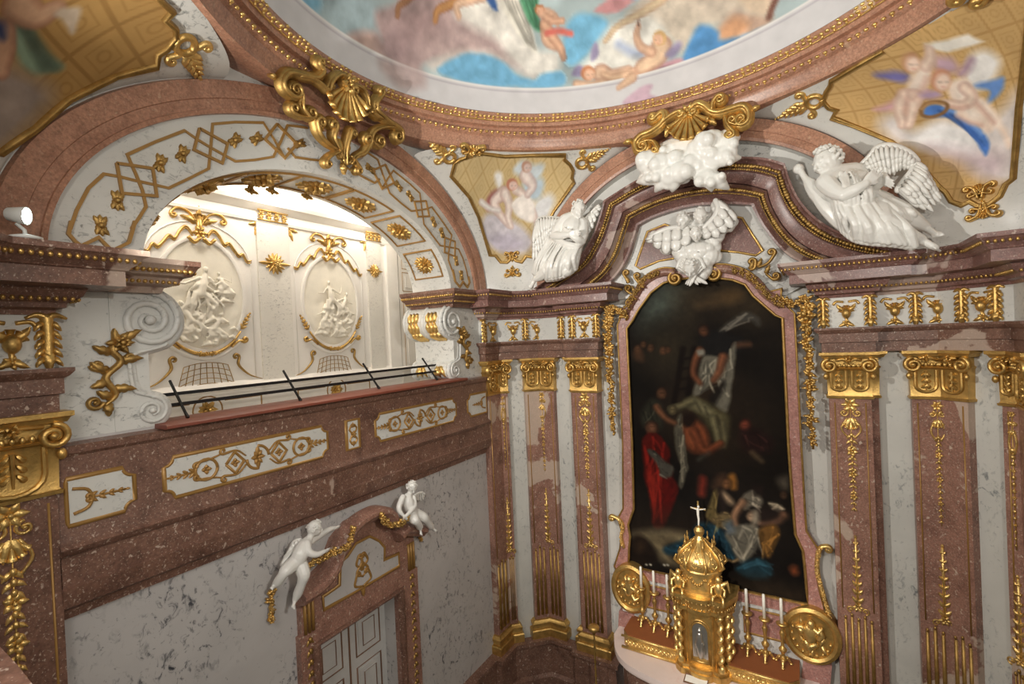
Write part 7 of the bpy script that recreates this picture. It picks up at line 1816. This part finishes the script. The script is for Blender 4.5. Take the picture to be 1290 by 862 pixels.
# ---- reclining angel on the right slope of the pediment
def angel_right():
    root = thing('angel_statue', 'large white stucco angel reclining with raised wings on the right slope of the pediment', 'statue', tuple(J(1110, 300, 8.3)))
    b = Body()
    Y = 8.02
    hd = J(1042, 203, 7.95); nk = J(1056, 218, 8.0); ch = J(1068, 232, 8.02); wa = J(1086, 250, 8.08); hp = J(1103, 264, 8.12)
    b.soft([J(1052, 214, 7.98), nk, ch, J(1076, 240, 8.02), wa, hp], [.085, .10, .24, .23, .20, .25], 14)
    shL = J(1040, 230, 7.85); shR = J(1077, 216, 8.12)
    b.soft([nk, shL], [.12, .125]); b.soft([nk, shR], [.12, .12])
    el = J(1063, 246, 7.65); wr = J(1090, 232, 7.62)
    b.soft([shL, J(1051, 240, 7.74), el], [.125, .11, .085], 10); b.soft([el, J(1076, 240, 7.62), wr], [.085, .08, .055], 10)
    b.hand(wr, J(1106, 216, 7.66), V((-.3, -.2, 1)), .27, .25, .5)
    el2 = J(1098, 236, 8.0); wr2 = J(1112, 222, 7.85)
    b.soft([shR, J(1090, 228, 8.1), el2], [.115, .10, .08]); b.soft([el2, J(1106, 231, 7.9), wr2], [.08, .075, .055]); b.hand(wr2, J(1119, 230, 7.75), V((0, -.3, 1)), .25, .5)
    kn = J(1112, 280, 7.72); an = J(1160, 301, 7.85)
    b.soft([hp, J(1106, 274, 7.85), kn], [.22, .19, .14], 12); b.soft([kn, J(1130, 289, 7.75), J(1148, 297, 7.80), an], [.135, .125, .085, .06], 12); b.foot(an, J(1180, 308, 7.82), .30)
    kn2 = J(1135, 268, 8.0); an2 = J(1166, 286, 8.05)
    b.soft([hp, J(1118, 264, 8.05), kn2], [.22, .18, .14], 12); b.soft([kn2, J(1150, 278, 8.0), an2], [.13, .11, .06]); b.foot(an2, J(1177, 292, 7.95), .28, (0, -1, .3))
    h = Body(); b.head(hd, .185, V((-.75, -.55, -.25)), V((-.45, -.1, 1)), 'curls', 3, h)
    fig_part(b, 'body', root, .012); fig_part(h, 'head', root, .009, sm=1)
    d = Body()
    d.cloth([J(1058, 224, 7.80), J(1068, 216, 7.82), J(1078, 218, 7.86), J(1088, 228, 7.88)], [J(1062, 262, 7.74), J(1074, 264, 7.72), J(1088, 262, 7.74), J(1100, 256, 7.80)], .035, .045, 9, 0, 2, .06)
    d.soft([J(1060, 219, 7.86), J(1066, 230, 7.76), J(1072, 244, 7.74), J(1080, 256, 7.74)], [.04, .055, .05, .04]); d.soft([J(1078, 216, 7.95), J(1082, 230, 7.80), J(1086, 244, 7.76), J(1090, 256, 7.74)], [.04, .055, .05, .04])
    d.cloth([J(1052, 250, 7.75), J(1072, 256, 7.75), J(1092, 252, 7.8), J(1104, 252, 7.9)], [J(1062, 288, 7.85), J(1078, 300, 7.75), J(1100, 304, 7.68), J(1128, 306, 7.7), J(1152, 310, 7.78)], .05, .075, 16, 0, 4, .04)
    d.cloth([J(1102, 246, 7.95), J(1112, 250, 7.95), J(1122, 256, 7.95)], [J(1130, 272, 7.8), J(1146, 278, 7.9), J(1157, 276, 8.0)], .05, .06, 9, 0, 6)
    d.soft([J(1007, 213, 8.2), J(1014, 224, 8.15), J(1023, 234, 8.1), J(1034, 246, 8.05), J(1046, 258, 8.0)], [.05, .045, .10, .13, .10]); d.ell(J(1006, 213, 8.2), .075)
    d.soft([J(1022, 232, 8.1), J(1036, 254, 8.0), J(1056, 276, 7.95), J(1076, 294, 7.9)], [.06, .10, .11, .08]); d.soft([J(1040, 242, 8.0), J(1052, 262, 7.95), J(1066, 280, 7.9)], [.06, .09, .08])
    d.soft([J(1120, 290, 7.8), J(1140, 304, 7.8), J(1152, 309, 7.8)], [.08, .07, .04])
    fig_part(d, 'drapery', root, .011, sm=1)
    w = Body()
    w.wing([J(1086, 208, 8.2), J(1097, 197, 8.15), J(1105, 187, 8.1), J(1118, 184, 8.05), J(1133, 187, 8.05), J(1147, 195, 8.05), J(1155, 204, 8.08)], [J(1097, 216, 8.15), J(1107, 220, 8.1), J(1118, 222, 8.08), J(1127, 221, 8.05), J(1133, 215, 8.05), J(1142, 214, 8.05), J(1152, 219, 8.06)], .045, 15, 3, 2)
    w.wing([J(1151, 208, 8.08), J(1149, 216, 8.02), J(1143, 224, 8.0), J(1137, 231, 8.0), J(1131, 240, 8.0)], [J(1178, 238, 8.0), J(1184, 252, 7.98), J(1183, 260, 7.96), J(1175, 266, 7.95), J(1158, 263, 7.95)], .05, 9, 5, 3)
    w.build('wings', M['stucco'], root)
angel_right()
# ---- angel with crossed arms on the left slope
def angel_left():
    root = thing('angel_statue', 'white stucco angel with crossed arms on the left slope of the altar pediment', 'statue', tuple(J(700, 350, 8.2)))
    b = Body()
    hd = J(729, 263, 8.0); nk = J(724, 272, 8.08); ch = J(722, 284, 8.05); wa = J(714, 305, 8.1); hp = J(708, 320, 8.12)
    b.soft([J(727, 269, 8.05), nk, ch, J(718, 295, 8.05), wa, hp], [.075, .09, .20, .19, .165, .21], 14)
    sl = J(712, 277, 8.0); sr = J(734, 282, 8.1)
    b.soft([nk, sl], [.10, .11]); b.soft([nk, sr], [.10, .105])
    el = J(698, 297, 7.9); wr = J(716, 296, 7.78); b.soft([sl, J(704, 287, 7.95), el], [.11, .10, .08]); b.soft([el, J(707, 297, 7.82), wr], [.08, .075, .05]); b.hand(wr, J(730, 292, 7.78), V((0, -.2, 1)), .24, .3)
    el = J(733, 304, 7.95); wr = J(720, 297, 7.80); b.soft([sr, J(735, 294, 8.03), el], [.10, .092, .075]); b.soft([el, J(727, 301, 7.84), wr], [.075, .07, .05]); b.hand(wr, J(707, 288, 7.80), V((0, .2, -1)), .24, .3)
    k1 = J(690, 340, 7.85); a1 = J(674, 352, 7.95); b.soft([hp, J(700, 331, 7.95), k1], [.20, .17, .13], 12); b.soft([k1, J(682, 347, 7.92), a1], [.125, .105, .055]); b.foot(a1, J(668, 366, 7.92), .27, (1, -.5, 0))
    k2 = J(714, 340, 7.85); a2 = J(690, 352, 8.0); b.soft([hp, J(712, 330, 7.92), k2], [.20, .17, .13], 12); b.soft([k2, J(702, 347, 7.95), a2], [.125, .11, .06])
    h = Body(); b.head(hd, .15, V((.55, -.75, -.4)), V((.1, -.2, 1)), 'short', 5, h)
    fig_part(b, 'body', root, .012); fig_part(h, 'head', root, .009, sm=1)
    d = Body()
    d.cloth([J(696, 306, 7.95), J(708, 310, 7.86), J(722, 312, 7.88), J(732, 308, 7.98)], [J(676, 346, 7.95), J(690, 350, 7.85), J(702, 348, 7.8), J(714, 345, 7.82), J(725, 336, 7.9)], .045, .07, 13, 0, 4, .05)
    d.cloth([J(692, 300, 8.05), J(698, 304, 8.02)], [J(671, 344, 8.05), J(682, 350, 8.0)], .045, .055, 5, 0, 5)
    d.soft([J(698, 300, 7.95), J(712, 307, 7.85), J(726, 310, 7.88), J(733, 306, 7.98)], [.05, .06, .06, .05])
    fig_part(d, 'drapery', root, .011, sm=1)
    w = Body()
    w.wing([J(706, 276, 8.2), J(694, 275, 8.15), J(682, 275, 8.12), J(677, 280, 8.1), J(675, 288, 8.08)], [J(698, 296, 8.15), J(692, 306, 8.12), J(688, 322, 8.1), J(680, 330, 8.08), J(672, 330, 8.06)], .04, 12, 7, 3)
    w.build('wing', M['stucco'], root); w = Body()
    w.wing([J(736, 278, 8.2), J(744, 270, 8.22), J(750, 264, 8.22), J(754, 260, 8.22)], [J(738, 302, 8.2), J(744, 292, 8.2), J(750, 280, 8.2), J(755, 266, 8.2)], .035, 7, 8, 1); w.build('wing', M['stucco'], root)
angel_left()
# ---- two infants on the door pediment
def JL(x, y, X): return FL(X).W(x, y)
def zp(x, y): return (320+x/3.17, 590+y/3.17)
def putto(label, pt, k, hd, fwd, seed, wing, X0):
    root = thing('putto_statue', label, 'statue', tuple(JL(*zp(*pt['hip'][:2]), X0-.05)))
    b = Body(); q = lambda p: JL(*zp(p[0], p[1]), X0+(p[2] if len(p) > 2 else 0))
    b.soft([q(pt['neck']), q(pt['chest']), q(pt['belly']), q(pt['hip'])], [.05*k, .105*k, .112*k, .10*k], 14)
    H = q(hd); b.soft([H, q(pt['neck'])], [.05*k, .05*k])
    for s_ in ('armA', 'armB'):
        p = [q(z) for z in pt[s_]]; b.soft(p[:4] if len(p) > 3 else p, [.055*k, .05*k, .042*k, .032*k][:len(p)-1]+[.028*k], 10)
        b.hand(p[-1], p[-1]+(p[-1]-p[-2]).normalized()*.1, V((.3, 0, 1)), .11*k, .5)
    for s_ in ('legA', 'legB'):
        p = [q(z) for z in pt[s_]]; b.soft(p[:-1], [.10*k, .088*k, .064*k, .064*k, .04*k][:len(p)-1], 12); b.foot(p[-2], p[-1], .15*k, V((.7, 0, .7)))
    h = Body(); b.head(H, .108*k, fwd, V((0, 0, 1)), 'short', seed, h)
    fig_part(b, 'body', root, .008); fig_part(h, 'head', root, .006, sm=1)
    w = Body(); w.wing([q(z) for z in wing[0]], [q(z) for z in wing[1]], .022, 7, seed, 2); w.build('wing', M['stucco'], root)
    if pt.get('cloth'):
        d = Body(); c = pt['cloth']; d.cloth([q(z) for z in c[0]], [q(z) for z in c[1]], .022, .028, 6, 0, seed); fig_part(d, 'drapery', root, .009)
putto('white stucco infant striding on the left end of the door pediment, holding the garland', dict(
    neck=(222, 278), chest=(200, 312, .02), belly=(184, 345, .04), hip=(172, 376, .02),
    armA=[(210, 300, .06), (220, 335, .12), (250, 345, .16), (282, 332, .16)], armB=[(226, 292, -.05), (262, 268, -.08), (300, 245, -.08), (325, 238, -.08)],
    legA=[(160, 378, .02), (128, 408, .05), (112, 430, .04), (95, 455, -.02), (82, 468, -.06), (72, 476, .02)], legB=[(184, 384, .03), (198, 425, .1), (190, 460, .08), (175, 500, .02), (164, 525, 0), (158, 556, .06)],
    cloth=([(178, 300, -.08), (165, 320, -.08)], [(140, 370, -.1), (115, 392, -.1)])), .86, (240, 238, .02), V((.45, .85, -.25)), 4, ([(185, 285, -.08), (165, 290, -.12), (150, 310, -.14), (140, 335, -.14)], [(175, 330, -.1), (150, 360, -.12), (125, 385, -.13), (106, 396, -.14)]), -5.28)
putto('smaller white stucco infant seated on the right end of the door pediment, looking down', dict(
    neck=(622, 102), chest=(612, 125, .02), belly=(622, 155, .04), hip=(636, 182, .02),
    armA=[(594, 116, .04), (580, 150, .06), (582, 172, .08), (597, 190, .12)], armB=[(636, 118, .04), (640, 150, .1), (625, 172, .13), (606, 192, .14)],
    legA=[(630, 188, .04), (640, 205, .14), (652, 218, .15), (662, 235, .1), (664, 242, .1), (668, 256, .14)], legB=[(646, 182, .02), (676, 196, .10), (690, 212, .1), (706, 232, .06), (712, 238, .06), (726, 246, .1)]), .84, (630, 72, .04), V((.6, -.2, -.55)), 9, ([(645, 108, -.08), (660, 100, -.1), (675, 98, -.1), (682, 104, -.1)], [(650, 128, -.08), (662, 130, -.1), (676, 128, -.1), (682, 116, -.1)]), -5.28)
# ---- cloud on the crown of the pediment, cherub cluster in the tympanum
def cloud_top():
    m = Body(); R = random.Random(11)
    F = px_((740, 150), 4.778, [(370, 260), (440, 270), (470, 195), (530, 165), (520, 260), (600, 250), (600, 165), (655, 170), (700, 130), (760, 115), (830, 110), (860, 140), (800, 180), (730, 190), (680, 230), (640, 290), (760, 240), (840, 200), (560, 320), (500, 350), (480, 380), (700, 330), (690, 365), (760, 370), (800, 355), (340, 360), (380, 355), (430, 340), (580, 350), (860, 250)])
    rr = [70, 60, 34, 32, 60, 70, 25, 45, 50, 45, 42, 40, 52, 52, 60, 65, 58, 50, 60, 50, 38, 55, 42, 40, 30, 34, 30, 40, 40, 25]
    for (x, y), r in zip(F, rr):
        k = r/4.778*.0150; Yd = 8.06-.2*R.random()
        m.ell(J(x, y, Yd), (k, k*.75, k*.9), None, 12, 8)
        for j in range(1): a = R.uniform(0, 2*PI); m.ell(J(x+r/4.778*.5*math.cos(a), y+r/4.778*.5*math.sin(a), Yd-.06), k*.65, None, 10, 7)
    for x0, y0, a, L in ((360, 365, 2.9, 60), (440, 395, 2.2, 50), (520, 395, 1.8, 40), (800, 385, .6, 60), (850, 240, -.1, 70), (870, 130, -.5, 50), (740, 390, 1.4, 40)):
        x, y = 740+x0/4.778, 150+y0/4.778; e = L/4.778; m.soft([J(x-e*math.cos(a)*.8, y-e*math.sin(a)*.8, 8.0), J(x, y, 7.95), J(x+e*math.cos(a), y+e*math.sin(a), 8.05)], [.12, .10, .03])
    m.ell(J(866, 203, 8.2), (.55, .22, .16)); m.ell(J(860, 190, 8.2), (.5, .3, .25))
    root = thing('cloud_statue', 'billowing white stucco cloud on the crown of the altar pediment below the gilt shell', 'statue', tuple(J(866, 225, 8.2)))
    fig_part(m, 'cloud', root, .018, sm=5)
cloud_top()
def cherubs():
    q = lambda x, y, Y: J(740+x/4.778, 150+y/4.778, Y)
    root = thing('cherub_cluster', 'white stucco cloud with winged cherub heads hanging over the top of the altar painting', 'statue', tuple(q(640, 800, 8.9)))
    m = Body(); R = random.Random(6)
    for (x, y, r) in ((570, 700, 60), (650, 760, 75), (640, 850, 80), (720, 820, 70), (600, 880, 60), (680, 900, 70), (540, 720, 50), (760, 770, 45), (480, 720, 55), (700, 620, 60), (620, 620, 60), (780, 560, 40), (560, 830, 40), (770, 830, 40), (480, 770, 50), (430, 720, 42), (400, 700, 30), (800, 640, 55), (850, 640, 40), (880, 620, 28), (780, 520, 36), (500, 690, 45), (770, 700, 55)):
        k = r/4.778*.0138; Yd = 8.78-.12*R.random(); m.ell(q(x, y, Yd), (k, k*.6, k), None, 12, 8)
        for j in range(2): a = R.uniform(0, 2*PI); m.ell(q(x+r*.6*math.cos(a), y+r*.6*math.sin(a), Yd-.04), k*.5, None, 10, 7)
    fig_part(m, 'cloud', root, .017, sm=1)
    for i, (x, y, r, f) in enumerate(((575, 605, .13, (-.3, -.8, -.45)), (680, 580, .13, (.3, -.85, -.35)), (655, 690, .12, (.1, -.8, -.5)))):
        b = Body(); b.head(q(x, y, 8.52), r, V(f), V((0, 0, 1)), 'short', 20+i); fig_part(b, 'cherub_head', root, .012, sm=1)
    w = Body()
    w.wing([q(600, 660, 8.6), q(520, 655, 8.58), q(440, 680, 8.58), q(385, 710, 8.6)], [q(590, 760, 8.55), q(540, 790, 8.55), q(460, 810, 8.56), q(390, 745, 8.6)], .05, 6, 2, 1)
    w.wing([q(700, 660, 8.6), q(760, 600, 8.58), q(790, 540, 8.58), q(775, 495, 8.6)], [q(735, 720, 8.55), q(810, 705, 8.55), q(870, 650, 8.56), q(895, 610, 8.6)], .05, 6, 3, 1)
    w.build('wings', M['stucco'], root)
    # lowest cherub with folded wings over the frame
    q2 = lambda x, y, Y: J(750+x/5.747, 300+y/5.747, Y)
    b = Body(); b.head(q2(690, 215, 8.48), .15, V((0, -.75, -.7)), V((0, -.4, 1)), 'short', 31); fig_part(b, 'cherub_head', root, .012, sm=1)
    w = Body()
    w.wing([q2(640, 130, 8.6), q2(610, 170, 8.56), q2(595, 215, 8.56)], [q2(690, 300, 8.5), q2(740, 335, 8.52), q2(805, 330, 8.55)], .035, 6, 4, 1)
    w.wing([q2(740, 130, 8.6), q2(770, 170, 8.56), q2(790, 215, 8.56)], [q2(720, 300, 8.5), q2(690, 340, 8.5), q2(640, 345, 8.55)], .035, 6, 5, 1)
    for a in ((640, 120), (740, 120), (700, 90), (620, 90), (770, 90)): w.ell(q2(*a, 8.65), (.17, .12, .16))
    w.build('wings', M['stucco'], root)
cherubs()
# ---------------------------------------------------------------- light: floodlights on the cornices, the lit gallery, dome uplights, added fill lamps
def lamp(kind, name, loc, aim, power, col, size=.1, spot=None, blend=.6):
    l = bpy.data.lights.new(name, kind); l.energy = power; l.color = col
    if kind == 'AREA': l.size = size
    else: l.shadow_soft_size = size
    if kind == 'SPOT': l.spot_size = math.radians(spot); l.spot_blend = blend
    o = bpy.data.objects.new(name, l); COL.objects.link(o); o.location = loc
    d = (V(aim)-V(loc)); o.rotation_euler = d.to_track_quat('-Z', 'Y').to_euler(); return o
WARM = (1, .935, .865); NEUT = (1, .965, .90)
key = V((-4.75, 1.35, 1.35))
lamp('SPOT', 'floodlight_beam', tuple(key), (-.6, 8.6, 1.0), 1200, NEUT, .06, 130, .9)
lamp('SPOT', 'floodlight_beam_right', (1.9, .75, 1.4), (-3.8, 8.2, .8), 620, NEUT, .06, 130, .9)
# dome uplights standing on the cornices
for i, p in enumerate(((-4.9, .9, 1.3), (1.7, .8, 1.3), (1.75, 8.2, 1.2), (-5.0, 8.15, 1.2))[:2]):
    lamp('SPOT', 'dome_uplight', p, (CX, CY+1.6, 6.2), 300, NEUT, .12, 84, .8)
# added broad fill behind the viewer, standing in for the opposite opening
lamp('AREA', 'viewer_side_fill', (CX-.2, -1.2, 1.9), (CX, 6, -2.6), 150, WARM, 2.4)
# side gallery
for y in (2.6, 4.5, 6.4):
    lamp('AREA', 'gallery_light', (-6.72, y, 2.75), (-7.3, y, 1.2), 26, WARM, .5)
    lamp('AREA', 'gallery_cove_light', (-6.9, y, 2.35), (-7.15, y, 3.2), 16, (1, .95, .86), .3)
# added spots without fixtures that brighten the altar and the door wall
lamp('SPOT', 'altar_fill_spot', (-1.6, .5, -.6), (XT, 8.3, -4.6), 1500, WARM, .15, 34, .9)
lamp('SPOT', 'door_wall_fill_spot', (1.9, .8, .95), (-5.6, 5.2, -4.0), 420, NEUT, .2, 75, 1)
w = bpy.data.worlds.new('air'); sc.world = w; w.use_nodes = True
w.node_tree.nodes['Background'].inputs[0].default_value = (.92, .88, .82, 1); w.node_tree.nodes['Background'].inputs[1].default_value = .28
sc.view_settings.view_transform = 'Standard'; sc.view_settings.look = 'None'; sc.view_settings.exposure = -.1; sc.view_settings.gamma = 1
try: sc.view_settings.use_curve_mapping = False
except Exception: pass
sc.cycles.use_denoising = True
sc.cycles.max_bounces = 6; sc.cycles.diffuse_bounces = 4; sc.cycles.glossy_bounces = 3
sc.cycles.sample_clamp_indirect = 6
